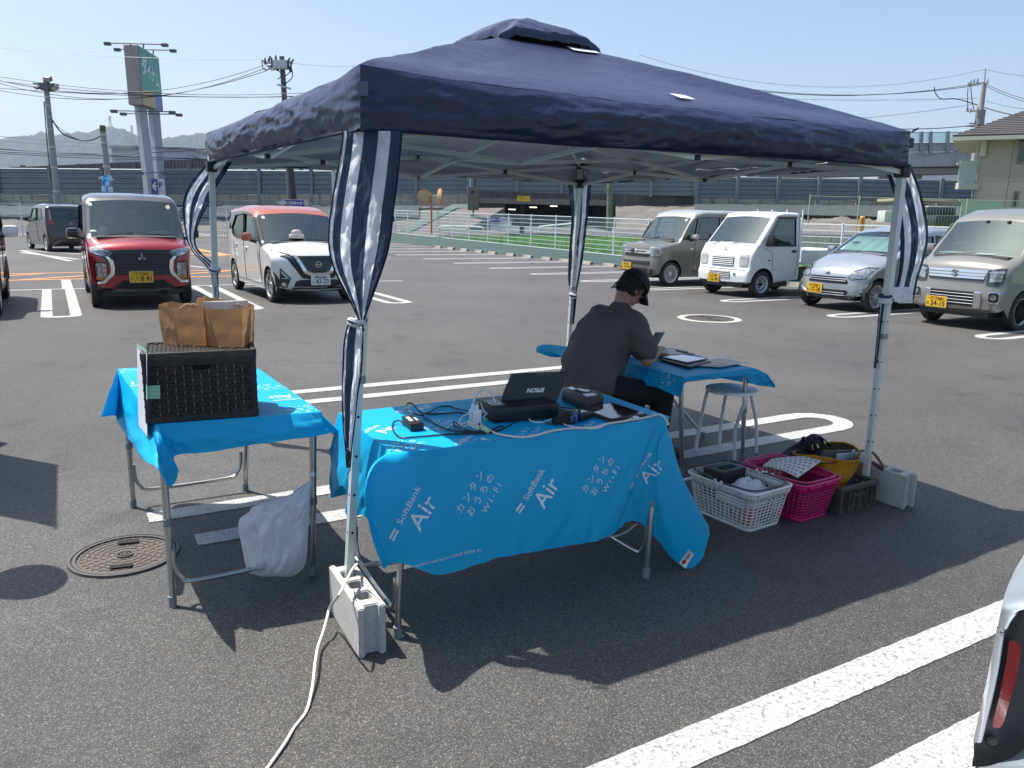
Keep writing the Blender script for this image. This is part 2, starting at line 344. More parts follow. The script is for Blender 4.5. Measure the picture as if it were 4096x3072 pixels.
# manhole covers
def manhole(c, r, name, label, ring=None, group='manhole covers'):
    t = thing(name, label, 'manhole cover', (c.x, c.y, 0), R(20), group)
    iron = m_('cast_iron', (.105, .098, .092), .6, .4, var=(30, .6, (.075, .07, .068)), bump=(220, .4, .002))
    rust = m_('rusty_recess', (.115, .085, .066), .9, var=(60, .8, (.15, .125, .105)), bump=(300, .5, .002))
    a = MB(); a.lathe([(0, .002), (r*.93, .002)], n=48); a.build('recess', rust, t, True)
    b = MB(); b.lathe([(r*.9, .002), (r*.9, .011), (r*.965, .011), (r*.975, .004), (r*.985, .004), (r*.99, .012), (r*1.05, .012), (r*1.055, 0)], n=56, sm=False); b.build('rim', iron, t, True)
    p = MB()
    for k, (q0, q1) in enumerate(((0, .045), (.07, .095), (.13, .16))): p.lathe([(r*q0, .003), (r*q0, .010), (r*q1, .010), (r*q1, .003)], n=32, sm=False)
    for ri in range(6):
        q0 = r*(.2+.125*ri); p.lathe([(q0, .002), (q0, .005), (q0+r*.04, .005), (q0+r*.04, .002)], n=56, sm=False)
        nn = int(5+ri*2.6)*2
        for k in range(nn):
            a = 2*pi*(k+.5*(ri % 2))/nn; q = q0+r*.082; p.box((q*cos(a), q*sin(a), .0035), (r*.09, r*.03, .003), 0, a)
    p.build('pattern', iron, t, True)
    h = MB()
    for sg in (-1, 1): h.box((0, sg*r*.62, .012), (.09, .035, .002))
    h.build('pry_hole', m_('hole_black', (.012, .012, .012), .9), t, True)
    if ring:
        q = MB(); q.lathe([(r*1.06, .001), (r*1.06, .007), (ring, .007), (ring, 0)], n=56, sm=False); q.build('painted_ring', m_('ring_paint', (.42, .40, .34), .7, var=(12, .5, (.5, .45, .36))), t, True)
    return t
manhole(V((-1.735, 3.29, 0)), .218, 'manhole_cover', 'rusty patterned iron manhole cover in asphalt beside left table')
manhole(V((3.11, 12.38, 0)), .37, 'manhole_cover', 'iron manhole cover with cream painted ring in front of the white truck', .50)

# wheel stops
conc = m_('weathered_concrete', (.36, .33, .28), .9, var=(6, .8, (.24, .22, .19)), bump=(90, .5, .004), dirt=(14, .6, (.17, .15, .12)))
ws = MB(); 
for sx in (0,):
    pr = [(-.075, 0), (.075, 0), (.045, .10), (-.045, .10)]
    ws.prism(pr, lambda x, y: (x, -.29, y), (0, .58, 0))
wm = ws.build('wheel_stop', conc); wm.location = (0, 0, 0)
stops = [33.37, 32.04, 30.7, 29.34, 28.16, 26.7, 25.4, 24.1, 22.89, 21.62, 20.34, 19.2, 17.9, 16.7, 15.3, 14.2, 12.8, 11.7, 10.3, 9.2, 7.8, 6.7]
ORD = ['farthest', 'second farthest', 'third farthest', 'fourth farthest', 'fifth farthest', 'sixth farthest', 'seventh farthest', 'eighth farthest', 'ninth farthest', 'tenth farthest', 'eleventh farthest', 'twelfth farthest', 'thirteenth farthest', 'fourteenth farthest', 'fifteenth farthest', 'sixteenth farthest', 'seventeenth farthest', 'eighteenth farthest', 'nineteenth farthest', 'twentieth farthest', 'second nearest', 'nearest']
for i, v in enumerate(stops):
    o = wm if i == 0 else wm.copy()
    if i: C.objects.link(o)
    p = L(15.42, v); o.location = p; o.rotation_euler = (0, 0, TH)
    tag(o, ORD[i]+' low concrete wheel stop in the row along the green sheet', 'wheel stop', 'concrete wheel stops along the fence side bays')

# ------------------------------------------------------------------ green sheet, fences, field
green = m_('green_weed_sheet', (.013, .038, .032), .75, var=(1.2, .8, (.02, .055, .045)), bump=(7, .6, .03))
FB = lambda v: .10+.0085*max(v-20, 0)
gs = MB(); gs.grid(lambda u, v: L(lerp(15.9, 18.45, u)+.1*fb(v*30, u*2), lerp(-6, 46.5, v), .01+u*FB(lerp(-6, 46.5, v))+.03*(fb(v*60, u*3, 2)+.3)*sin(pi*u)), 8, 160)
tag(gs.build('green_weed_sheet', green), 'dark green weed control sheet along foot of white mesh fence', 'ground sheet')
white = m_('white_coated_steel', (.78, .82, .82), .35)
def fence(A, B, zb, ht, step, label, rail=3, vert=.05, hz=8, name='mesh_fence', mat=None):
    t = thing(name, label, 'fence', ((A.x+B.x)/2, (A.y+B.y)/2, 0)); mat = mat or white
    l = (B-A).length; n = max(1, round(l/step)); d = (B-A)/l
    pm = None
    for i in range(n+1):
        p = A.lerp(B, i/n); z0 = zb(i/n); q = MB(); q.tube([(p.x, p.y, z0-.3), (p.x, p.y, z0+ht+.03)], .03, 8); q.tube([(p.x, p.y, z0+ht+.02), (p.x, p.y, z0+ht+.07)], .036, 8); q.build('post', mat, t)
    for i in range(n):
        a, b = A.lerp(B, i/n), A.lerp(B, (i+1)/n); za, zc = zb(i/n), zb((i+1)/n); q = MB()
        for k in range(hz+1):
            h = ht*k/hz+.02; r = .014 if k in (0, hz) else .0065
            q.bar((a.x, a.y, za+h), (b.x, b.y, zc+h), r*2, r*2)
        m = int((b-a).length/vert)
        for k in range(1, m):
            p = a.lerp(b, k/m); z0 = lerp(za, zc, k/m); q.bar((p.x, p.y, z0+.02), (p.x, p.y, z0+ht), .005, .005)
        q.build('mesh_panel', mat, t)
    return t
fence(L(18.5, -4), L(18.5, 46.4), lambda t: FB(lerp(-4, 46.4, t)), 1.36, 2.0, 'white mesh fence with round posts between parking bays and rice field')
fence(L(18.3, 46.6), L(-9, 46.4), lambda t: .33, 1.25, 2.0, 'white mesh fence below the embankment at back of the parking lot')
ricem = m_('rice_field', (.09, .20, .025), .8, var=(1.5, .8, (.13, .27, .03)), bump=(30, .8, .05))
fld = MB(); fld.prism([(p.x, p.y) for p in (L(18.9, 2), L(40, 2), L(40, 44), L(19.5, 42))], lambda x, y: (x, y, .001), (0, 0, .02)); tag(fld.build('rice_field', ricem), kind='structure')
# rice: blades in rows
random.seed(7); rb = MB()
for i in range(150):
    u = 19.2+i*.14
    if u > 34: break
    v = 2.5
    while v < 42:
        dist = hypot(u, v)
        p = L(u+random.uniform(-.03, .03), v)
        for b in range(4 if dist < 45 else 3):
            a = random.random()*6.28; h = random.uniform(.36, .5); w = .022; q = V((cos(a), sin(a), 0)); e = p+V((random.uniform(-.1, .1), random.uniform(-.1, .1), 0))
            rb.add([e-q*w, e+q*w, e+q*w*.3+V((cos(a*3)*.1, sin(a*3)*.1, h))], [(0, 1, 2)])
        v += .22 if dist < 40 else .34
tag(rb.build('rice_plants', m_('rice_leaf', (.15, .36, .035), .6, var=(.6, .8, (.21, .44, .05)))), 'bright green young rice plants behind the fence', 'rice', kind='stuff')

# far side street behind left fence, embankment, retaining walls
dirt_ = m_('bare_embankment', (.165, .15, .13), .95, var=(1.3, .9, (.11, .10, .09)), bump=(9, .9, .08), dirt=(5, .8, (.10, .095, .085)))
dark = m_('dark_slope_sheet', (.032, .042, .045), .85, var=(2, .7, (.055, .065, .066)), bump=(5, .5, .05))
road = m_('old_road', (.16, .155, .145), .9, var=(1, .7, (.12, .12, .115)))
sheet('side_road', [L(-30, 47.6), L(60, 47.6), L(60, 51), L(-30, 51)], road, z=.02)
YB = lambda px: 66-9*(px/2212)                                  # depth of the noise barrier line
def bank(px0, px1, ytop, ybot, name, mat, dn=0, zt=None):
    def fn(u, v):
        px = lerp(px0, px1, u); yt = ytop(px); yb = ybot(px)
        a = D(px, yt, YB(px)+.4); b = D(px, yb, YB(px)-9-dn); p = a.lerp(b, v)
        return p+V((0, 0, .25*fb(px*.03, v*6, dn)*(0.2+sin(pi*v))))
    mb = MB(); mb.grid(fn, 90, 14, flip=True); return tag(mb.build(name, mat), kind='structure')
bank(-60, 960, lambda p: 447, lambda p: 512, 'embankment', dirt_)
bank(1330, 2400, lambda p: 441+(p-1330)*.004, lambda p: 497+(p-1330)*.01, 'embankment', dirt_)
def sheetband(px0, px1, y0, y1, dy0, dy1, name, mat):
    def fn(u, v):
        px = lerp(px0, px1, u); a = D(px, y0(px), YB(px)-dy0); b = D(px, y1(px), YB(px)-dy1); p = a.lerp(b, v); return p+V((0, 0, .06*fb(px*.05, v*3)))
    mb = MB(); mb.grid(fn, 70, 4, flip=True); return tag(mb.build(name, mat), 'dark sheet pinned over top of the embankment slope', 'slope sheet')
o = sheetband(-60, 905, lambda p: 443, lambda p: 467, .3, 4.0, 'slope_sheet', dark); o['label'] = 'dark sheet pinned over the embankment below the barrier behind the parked cars'
o = sheetband(1500, 2400, lambda p: 440+(p-1500)*.008, lambda p: 459+(p-1500)*.022, .3, 4.5, 'slope_sheet', dark); o['label'] = 'dark sheet over the slope below the barrier right of the underpass'

# noise barrier
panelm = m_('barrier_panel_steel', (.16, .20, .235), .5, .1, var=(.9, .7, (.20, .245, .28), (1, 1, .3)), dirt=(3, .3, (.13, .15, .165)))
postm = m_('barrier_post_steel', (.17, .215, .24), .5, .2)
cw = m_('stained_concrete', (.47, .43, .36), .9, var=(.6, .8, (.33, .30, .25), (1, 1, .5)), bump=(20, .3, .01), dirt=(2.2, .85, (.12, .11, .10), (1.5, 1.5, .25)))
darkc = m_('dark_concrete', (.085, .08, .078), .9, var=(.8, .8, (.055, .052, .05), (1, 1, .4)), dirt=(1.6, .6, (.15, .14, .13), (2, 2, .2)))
def barrier(px0, px1, n, top, mid, bot, label, rows=5, low=None):
    c = D((px0+px1)/2, bot((px0+px1)/2), YB((px0+px1)/2)); t = thing('noise_barrier', label, 'noise barrier', (c.x, c.y, c.z))
    for i in range(n+1):
        px = lerp(px0, px1, i/n); Y = YB(px)-.12; a = D(px, top(px)-3, Y); b = D(px, bot(px), Y); q = MB(); q.box(((a.x+b.x)/2, Y, (a.z+b.z)/2), (.24, .22, a.z-b.z)); q.build('post', postm, t)
    for i in range(n):
        xa, xb = lerp(px0, px1, i/n), lerp(px0, px1, (i+1)/n); q = MB()
        A1, B1 = D(xa, top(xa), YB(xa)), D(xb, top(xb), YB(xb)); A0, B0 = D(xa, mid(xa), YB(xa)), D(xb, mid(xb), YB(xb))
        A0.x = A1.x; B0.x = B1.x; A0.y = A1.y; B0.y = B1.y
        for r in range(rows):
            f0, f1 = r/rows+.012, (r+1)/rows-.012; prof = [(0, f0), (-.05, f0+.02), (-.05, lerp(f0, f1, .48)), (-.015, lerp(f0, f1, .52)), (-.05, lerp(f0, f1, .56)), (-.05, f1-.02), (0, f1)]
            for k in range(len(prof)-1):
                (d0, g0), (d1, g1) = prof[k], prof[k+1]; vs = [A0.lerp(A1, g0)+V((0, d0, 0)), B0.lerp(B1, g0)+V((0, d0, 0)), B0.lerp(B1, g1)+V((0, d1, 0)), A0.lerp(A1, g1)+V((0, d1, 0))]; q.add(vs, [(0, 1, 2, 3)])
        q.add([A0+V((0, .03, 0)), B0+V((0, .03, 0)), B1+V((0, .03, 0)), A1+V((0, .03, 0))], [(0, 1, 2, 3)])
        q.build('slat_panel', panelm, t)
        q = MB(); C0, C1 = D(xa, bot(xa), YB(xa)), D(xb, bot(xb), YB(xb)); C0.x = A0.x; C1.x = B0.x
        h = (A0.z-C0.z)
        q.box(((A0.x+B0.x)/2, (A0.y+B0.y)/2+.1, (A0.z+B0.z)/2-h*.24), ((B0.x-A0.x)*.995, .2, h*.47)); q.box(((A0.x+B0.x)/2, (A0.y+B0.y)/2+.15, (A0.z+B0.z)/2-h*.75), ((B0.x-A0.x)*.995, .2, h*.5))
        q.build('concrete_base', cw if not low else low, t)
    return t
barrier(-116, 1011, 10, lambda p: 361+(p+116)*.0085, lambda p: 419+(p+116)*.0015, lambda p: 446-(p)*.0005, 'blue grey slatted noise barrier on stained concrete above the left embankment')
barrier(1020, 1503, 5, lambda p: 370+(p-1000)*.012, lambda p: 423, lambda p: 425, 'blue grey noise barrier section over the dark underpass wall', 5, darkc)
barrier(1505, 2120, 7, lambda p: 379.5+(p-1400)*.0135, lambda p: 427+(p-1400)*.014, lambda p: 441+(p-1400)*.008, 'blue grey noise barrier section behind the gravel slope at right')
# far barrier of the upper road, seen above the near one
q = MB(); t = thing('far_noise_barrier', 'brown grey ribbed barrier rising above the left noise barrier', 'noise barrier', D(400, 361, 80))
brown = m_('brown_barrier', (.16, .14, .125), .8, var=(2, .5, (.20, .185, .17), (6, 6, .2)))
for i in range(14):
    px0, px1 = 20+i*60, 20+(i+1)*60; f = lambda p: 361-max(0, min(1, (p-40)/380))*17
    a, b, c, d = D(px0, 364, 80), D(px1, 364, 80), D(px1, f(px1), 80), D(px0, f(px0), 80); q = MB(); q.add([a, b, c, d, a+V((0, .3, 0)), b+V((0, .3, 0)), c+V((0, .3, 0)), d+V((0, .3, 0))], [(0, 1, 2, 3), (3, 2, 6, 7), (4, 7, 6, 5)]); 
    for k in range(8):
        p = a.lerp(b, (k+.5)/8); q.box((p.x, 79.9, lerp(a.z, lerp(d.z, c.z, (k+.5)/8), .5)), (.12, .1, lerp(d.z, c.z, (k+.5)/8)-a.z))
    q.build('ribbed_panel', brown, t)
    p = D(px0+30, 361, 79.8); q = MB(); q.box((p.x, 79.8, D(0, f(px0+30)-2, 80).z-1.2), (.35, .3, 2.6)); q.build('post', m_('far_post', (.14, .14, .14), .7), t)
# underpass
t = thing('underpass', 'dark concrete underpass with row of small ceiling lamps under the road', 'underpass', D(1190, 480, 55))
def wq(px0, y0, px1, y1, Y, th, nm, mat):
    q = MB(); a = D(px0, y1, Y); c = D(px1, y0, Y); q.box(((a.x+c.x)/2, Y+th/2, (a.z+c.z)/2), (c.x-a.x, th, c.z-a.z)); return q.build(nm, mat, t)
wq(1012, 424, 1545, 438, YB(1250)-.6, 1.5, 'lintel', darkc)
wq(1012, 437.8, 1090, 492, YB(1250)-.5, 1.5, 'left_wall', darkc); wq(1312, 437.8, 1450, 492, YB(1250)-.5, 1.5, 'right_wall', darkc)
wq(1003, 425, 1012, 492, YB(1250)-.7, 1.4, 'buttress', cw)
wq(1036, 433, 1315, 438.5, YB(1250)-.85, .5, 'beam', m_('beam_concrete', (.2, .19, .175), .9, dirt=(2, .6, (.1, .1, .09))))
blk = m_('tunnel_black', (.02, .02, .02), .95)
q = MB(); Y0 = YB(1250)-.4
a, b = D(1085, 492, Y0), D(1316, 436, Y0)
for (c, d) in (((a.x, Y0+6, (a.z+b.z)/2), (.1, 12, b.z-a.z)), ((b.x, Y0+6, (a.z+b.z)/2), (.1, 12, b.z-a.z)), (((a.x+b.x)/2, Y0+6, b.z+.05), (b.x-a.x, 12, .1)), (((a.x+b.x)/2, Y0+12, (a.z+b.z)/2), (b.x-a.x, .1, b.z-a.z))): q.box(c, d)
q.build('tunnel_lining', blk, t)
for i, (px, py) in enumerate(((1106, 453), (1152, 448.5), (1196, 446), (1254, 441.5))):
    p = D(px+0, py-.6, Y0+.8+i*.3); q = MB(); q.box(p, (.55, .12, .07)); q.build('ceiling_lamp', M('lamp_lit', (.9, .88, .8), emit=((1, .97, .88), 1.6)), t)
for px, py, pz in ((1083, 0, 0),): pass
q = MB(); q.box(D(1128, 470, Y0+2.5), (.35, .3, 3.2)); q.build('pillar', darkc, t)
yl = thing('warning_sign', 'small yellow height warning board on the underpass beam', 'sign', D(1145, 429, Y0-1)); q = MB(); c = D(1131, 429, Y0-.62); c2 = D(1117, 429, Y0-.62)
q.box(c, (.95, .04, .38)); q.build('board', m_('yellow_board', (.72, .48, .03), .5), yl)
q = MB(); text(q, '制限高 2.5', lambda x, y: V((c.x+x, c.y-.025, c.z+y)), .17); q.build('lettering', m_('red_letter', (.4, .05, .02), .6), yl)
# sloped wing with green net, left of the underpass
t = thing('wing_wall', 'sloping stone wing wall with green netting left of the underpass', 'retaining wall', D(950, 500, 52))
netm = m_('green_net', (.045, .085, .07), .9, var=(1.5, .9, (.09, .12, .10)), bump=(6, .8, .05))
q = MB(); pts = [D(862, 500, 49), D(968, 440, 56), D(1034, 443, 56), D(1022, 452, 54), D(955, 449, 54), D(880, 502, 48)]
for a, b in zip(pts[:-1], pts[1:]): pass
q.add([D(862, 500, 49), D(978, 440.5, 56), D(1034, 441, 56), D(1034, 449, 55), D(985, 450, 54), D(884, 502, 48)], [(0, 5, 4, 3, 2, 1)]); q.build('net_cover', netm, t)
q = MB(); q.add([D(884, 502, 48.2), D(985, 450, 54.2), D(1090, 449, 55.2), D(1090, 494, 54.5), D(1000, 500, 50)], [(0, 4, 3, 2, 1)]); q.build('side_face', m_('painted_wall', (.16, .12, .11), .9, var=(.5, .8, (.10, .12, .13), (2, 2, .3)), dirt=(1.4, .5, (.2, .13, .11))), t)
# guard pipes beyond the fence
def pipe_guard(pts, label):
    q = MB(); q.tube(spline(pts, 5), .045, 8); q.tube([V(pts[0])*.5+V(pts[1])*.5, V(pts[-1])*.5+V(pts[-2])*.5], .035, 8)
    return tag(q.build('guard_pipe', white), label, 'guard rail', 'bent white guard pipes at the field edge')
YG = 46
pipe_guard([D(947, 514-14, YG), D(948, 494, YG), D(956, 489.5, YG), D(1020, 489, YG), D(1040, 491, YG), D(1044, 496, YG), D(1044.5, 502, YG)], 'bent white guard pipe behind fence, left of the fence notice')
pipe_guard([D(1165, 503, YG), D(1165, 491, YG), D(1172, 489, YG), D(1230, 483, YG), D(1236, 480.5, YG), D(1240, 484, YG), D(1241, 494, YG)], 'bent white guard pipe behind fence, in front of the underpass')

# small notice boards
def notice(px, py, w, h, Y, label, head, body, posts=False, up=0):
    c = D(px, py, Y); t = thing('notice_board', label, 'notice', (c.x, c.y, c.z-h/2), 0, None)
    q = MB(); q.box(c, (w, .02, h)); q.build('board', m_('notice_white', (.75, .76, .78), .4), t)
    q = MB(); q.box((c.x, c.y-.013, c.z+h*.31), (w*.98, .006, h*.34)); q.build('blue_band', m_('notice_blue', (.06, .045, .24), .4), t)
    q = MB(); text(q, head, lambda x, y: V((c.x+x, c.y-.019, c.z+h*.31+y)), h*.17, .02); q.build('heading', m_('sign_white', (.85, .86, .87), .4), t)
    q = MB()
    for i, s in enumerate(body): text(q, s, lambda x, y: V((c.x+x, c.y-.0125, c.z+h*(.02-.17*i)+y)), h*.1, .01)
    q.build('lettering', m_('ink', (.05, .05, .08), .6), t)
    if posts:
        for s in (-1, 1): q = MB(); q.box((c.x+s*(w/2+.05), c.y, c.z-h*.35), (.06, .06, h*1.7)); q.build('post', m_('galvanised', (.5, .52, .53), .4, .6), t)
    return t
FP = D(1082, 484, 38.5)
notice(1082, 484, 1.0, .62, L(18.35, 33.2).y+0, 'small blue and white notice fixed on the mesh fence by the field', '駐車場ご利用のお客様へ', ['無断駐車は固くお断りします', 'アイドリングストップにご協力ください', 'ダイナム倉敷店'])
notice(637, 452, .86, .80, 34, 'blue topped notice board on posts behind the orange roofed car', '駐車場ご利用のお客様へ', ['無断駐車は固くお断りします', '駐車場内での事故・盗難等'], True)

# convex mirrors
t = thing('road_mirror', 'twin round orange backed road mirrors on an orange pole', 'road mirror', G(933, 497)); YM = 44
orm = m_('mirror_orange', (.55, .16, .04), .5); tan = m_('mirror_back', (.50, .37, .22), .5, var=(3, .6, (.42, .28, .15)))
q = MB(); a, b = D(932, 505, YM), D(932, 417, YM); q.tube([a, b], .05, 10); q.build('pole', orm, t)
q = MB(); q.tube([D(922, 423, YM), D(932, 422, YM), D(945, 422, YM)], .025, 6); q.build('bracket', m_('galvanised'), t)
for px, py, yaw in ((918, 425, .35), (950, 423, -1.15)):
    c = D(px, py, YM); Rm = Matrix.Rotation(yaw, 3, 'Z') @ Matrix.Rotation(pi/2, 3, 'X'); q = MB(); q.lathe([(0, .10), (.2, .085), (.36, .02), (.38, -.02), (.36, -.03), (0, -.03)], c, n=24, rot=Rm); mr = q.build('mirror', tan, t)
    q = MB(); q.lathe([(.36, -.035), (.40, -.035), (.40, .03), (.36, .03)], c, n=24, rot=Rm); q.build('mirror_rim', orm, mr)
# meter cabinet
t = thing('meter_cabinet', 'grey brown electric cabinet on a post beside the underpass', 'cabinet', D(1023, 447, 53)); q = MB(); c = D(1022.5, 429, 53); q.box(c, (.72, .4, 1.5), bev=.02); q.build('box', m_('cabinet_brown', (.14, .12, .105), .6), t)
q = MB(); q.box(c+V((-.05, -.22, .42)), (.16, .02, .2)); q.build('meter_window', m_('hole_black'), t); q = MB(); q.tube([c+V((.1, 0, .7)), c+V((.1, 0, 2.3))], .05, 6); q.tube([c+V((.0, 0, -.7)), c+V((.0, 0, -1.9))], .06, 6); q.build('conduit', m_('conduit_black', (.03, .03, .03), .6), t)

# ------------------------------------------------------------------ hills, pylons, pale building, viaduct, house
hillm = m_('wooded_hill', (.018, .036, .042), .95, var=(.03, .8, (.03, .05, .05)), bump=(.2, 1, 3))
ridge = [(-150, 322), (0, 306), (45, 300), (95, 293), (120, 297), (150, 292), (190, 291), (215, 284), (240, 281), (265, 284), (278, 290), (300, 301), (340, 309), (370, 302), (400, 297), (440, 296), (480, 306), (560, 315), (700, 330), (900, 345), (1300, 352)]
def hy(px):
    for (a, b), (c, d) in zip(ridge[:-1], ridge[1:]):
        if a <= px <= c: f = (px-a)/(c-a); f = f*f*(3-2*f); return lerp(b, d, f)
    return 352
YH = 1500
def hf(u, v):
    px = lerp(-150, 1300, u); top = D(px, hy(px), YH+200); x = top.x*(1+.0*v); y = lerp(YH-350, YH+200, v)
    z = lerp(-5, top.z, sin(v*pi/2)**.8)
    return V((x*y/(YH+200), y, z+(5*fb(px*.05, v*9)+2.2*fb(px*.5, v*30, 5))*min(1, v*3)))
q = MB(); q.grid(hf, 420, 40); tag(q.build('hills', hillm), kind='structure')
def pylon(px, ytop, ybot, label):
    a, b = D(px, ytop, YH+150), D(px, ybot, YH+150); H = a.z-b.z; q = MB(); w = H*.1
    for sx in (-1, 1):
        for sy in (-1, 1): q.bar(b+V((sx*w, sy*w, -3)), a+V((sx*w*.15, sy*w*.15, 0)), .5, .5)
    for k in range(7):
        f0, f1 = k/7, (k+1)/7; w0, w1 = lerp(w, w*.15, f0), lerp(w, w*.15, f1); z0, z1 = b.z+H*f0, b.z+H*f1
        q.bar((b.x-w0, b.y-w0, z0), (b.x+w1, b.y-w1, z1), .35, .35); q.bar((b.x+w0, b.y-w0, z0), (b.x-w1, b.y-w1, z1), .35, .35)
    for f in (.72, .82, .92): q.bar((b.x-w*1.3, b.y, b.z+H*f), (b.x+w*1.3, b.y, b.z+H*f), .5, .5)
    tag(q.build('lattice_pylon', m_('pylon_steel', (.2, .22, .24), .6)), label, 'pylon', 'power pylons on the hill')
pylon(238, 250, 281, 'taller lattice pylon standing on the hill crest'); pylon(285, 270, 291, 'smaller lattice pylon on the hill shoulder right of the crest')
q = MB(); a, b = D(245, 372, 200), D(402, 324, 200); q.box(((a.x+b.x)/2, 208, (a.z+b.z)/2), (b.x-a.x, 16, b.z-a.z)); 
t = thing('warehouse', 'long pale warehouse in front of the wooded hills', 'building', ((a.x+b.x)/2, 208, a.z)); q.build('wall', m_('pale_cladding', (.44, .47, .52), .7, var=(.05, .3, (.40, .43, .48))), t)
q = MB(); q.box(((a.x+b.x)/2, 208, b.z+.3), (b.x-a.x+1, 17, .6)); q.build('roof_edge', m_('warehouse_roof', (.3, .33, .37), .7), t)
q = MB(); c = D(416, 334, 200); q.add([D(402, 328, 199), D(438, 345, 199), D(438, 347, 199), D(402, 331, 199)], [(0, 3, 2, 1)]); q.add([D(402, 333, 199), D(470, 352, 199), D(470, 354, 199), D(402, 336, 199)], [(0, 3, 2, 1)])
q.build('stair_rail', m_('warehouse_roof'), t)
# viaduct
YV = 92; vi = thing('viaduct', 'elevated concrete motorway with clear noise panels behind the house', 'viaduct', D(2030, 400, YV))
cv = m_('viaduct_concrete', (.42, .42, .41), .85, var=(.15, .6, (.36, .36, .35)), dirt=(.8, .6, (.25, .24, .23), (1.5, 1.5, .15)))
def slab(y0a, y0b, y1a, y1b, Ya, Yb, nm, mat, px0=1640, px1=2330, th=1.):
    a, b, c, d = D(px0, y1a, Ya), D(px1, y1b, Yb), D(px1, y0b, Yb), D(px0, y0a, Ya); k = V((0, th, 0)); q = MB(); q.add([a, b, c, d, a+k, b+k, c+k, d+k], [(0, 1, 2, 3), (3, 2, 6, 7), (1, 0, 4, 5), (4, 7, 6, 5), (0, 3, 7, 4), (1, 5, 6, 2)]); return q.build(nm, mat, vi)
slab(333, 324, 366, 354, YV, YV, 'deck_edge', cv, th=8); slab(368, 358, 384, 368, YV+1.2, YV+1.2, 'girder', m_('girder_concrete', (.36, .36, .36), .85, dirt=(.5, .5, (.28, .28, .28))), th=5)
q = MB(); a = D(1976, 384, YV+2); q.box((a.x+0, YV+6, 3), (3.2, 5, 9)); q.build('pier', cv, vi)
clr = glassmat('clear_panel', (.80, .86, .87), .12, .35)
for i, px in enumerate((1640, 1700, 1760, 1820, 1880, 1943, 1990, 2010, 2047, 2087, 2140, 2200)):
    p = [D(px, 331+(1976-px)*.013, YV-.1), D(px, 286.5+(1976-px)*.013, YV-.1)]; q = MB(); q.bar(p[0], p[1]+V((0, 0, .1)), .3, .3); q.build('panel_post', m_('viaduct_post', (.26, .30, .33), .5, .3), vi)
slab(288, 283, 310, 305, YV+.1, YV+.1, 'clear_panel', clr, th=.04); slab(311, 306, 332, 324, YV+.12, YV+.12, 'frosted_panel', m_('frosted', (.34, .385, .40), .5, var=(.5, .5, (.40, .44, .45))), th=.05)
for yy in (287.5, 310.5): slab(yy, yy-4, yy+1.2, yy-2.8, YV-.05, YV-.05, 'panel_rail', m_('viaduct_post'), th=.1)
q = MB(); q.box(D(2005, 388.5, 120), (8.6, 6, 1.3)); tag(q.build('white_truck_box', m_('truck_box', (.72, .73, .74), .5)), 'white vehicle box seen under the viaduct above the noise barrier', 'truck')
# house
YO = 44
ho = thing('house', 'two storey beige sided house with brown tiled roof at right edge', 'house', D(2180, 460, YO)); 
def siding(nm, c1, c2):
    m = M(nm, c1, .8, var=(3, .6, c2)); t_ = m.node_tree; N = t_.nodes; br = N.new('ShaderNodeTexBrick'); tc = N.new('ShaderNodeTexCoord'); mp = N.new('ShaderNodeMapping'); mp.inputs['Rotation'].default_value = (pi/2, 0, 0)
    t_.links.new(tc.outputs['Object'], mp.inputs[0]); t_.links.new(mp.outputs[0], br.inputs[0]); br.inputs['Scale'].default_value = 5; br.inputs['Mortar Size'].default_value = .025; br.inputs['Row Height'].default_value = .45; br.inputs['Brick Width'].default_value = 1.5
    bp = N.new('ShaderNodeBump'); bp.inputs['Strength'].default_value = .8; bp.inputs['Distance'].default_value = .02; bp.invert = True; t_.links.new(br.outputs['Fac'], bp.inputs['Height']); t_.links.new(bp.outputs[0], N['Principled BSDF'].inputs['Normal']); return m
cA = D(2118, 305, YO); zt = cA.z; zm = D(2110, 390, YO).z; x0 = D(2112, 380, YO).x; x1 = x0+9
def hb(a, b, nm, mat, par=None): q = MB(); a, b = V(a), V(b); q.box((a+b)/2, (abs(b.x-a.x), abs(b.y-a.y), abs(b.z-a.z))); return q.build(nm, mat, par or ho)
hb((x0, YO, zm), (x1, YO+8, zt+.35), 'upper_wall', siding('siding_upper', (.47, .40, .35), (.42, .365, .32))); hb((x0, YO, -.2), (x1, YO+8, zm-.006), 'lower_wall', siding('siding_lower', (.56, .49, .41), (.50, .44, .37)))
hb((x0-.01, YO-.03, zm-.04), (x1, YO, zm+.04), 'belt_trim', m_('trim_beige', (.45, .41, .34), .6)); hb((x0-.05, YO-.05, -.2), (x0+.03, YO-.004, zt+.3), 'corner_trim', m_('trim_beige'))
ev = m_('eave_cream', (.52, .50, .43), .6)
zr = D(2075, 297, YO-1).z; xe = D(2076, 297, YO-.9).x
hb((xe, YO-1.0, zr-.08), (x1+1, YO-.88, zr+.12), 'gutter', ev); hb((xe, YO-.87, zr-.02), (x1+1, YO+8.5, zr+.03), 'soffit', ev); 
rt = m_('roof_tile', (.06, .055, .055), .7, var=(1, .4, (.085, .08, .08)))
q = MB(); rise = .42
for k in range(16):
    f0, f1 = k/16, (k+1)/16; y0_, y1_ = YO-1+f0*4.6, YO-1+f1*4.6; z0, z1 = zr+.14+f0*4.6*rise, zr+.14+f1*4.6*rise; xa = xe+f0*4.6
    q.add([(xa, y0_, z0), (x1+1, y0_, z0), (x1+1, y0_, z0+.07), (xa, y0_, z0+.07), (xa+.29, y1_, z1+.03), (x1+1, y1_, z1+.03)], [(0, 1, 2, 3), (3, 2, 5, 4)])
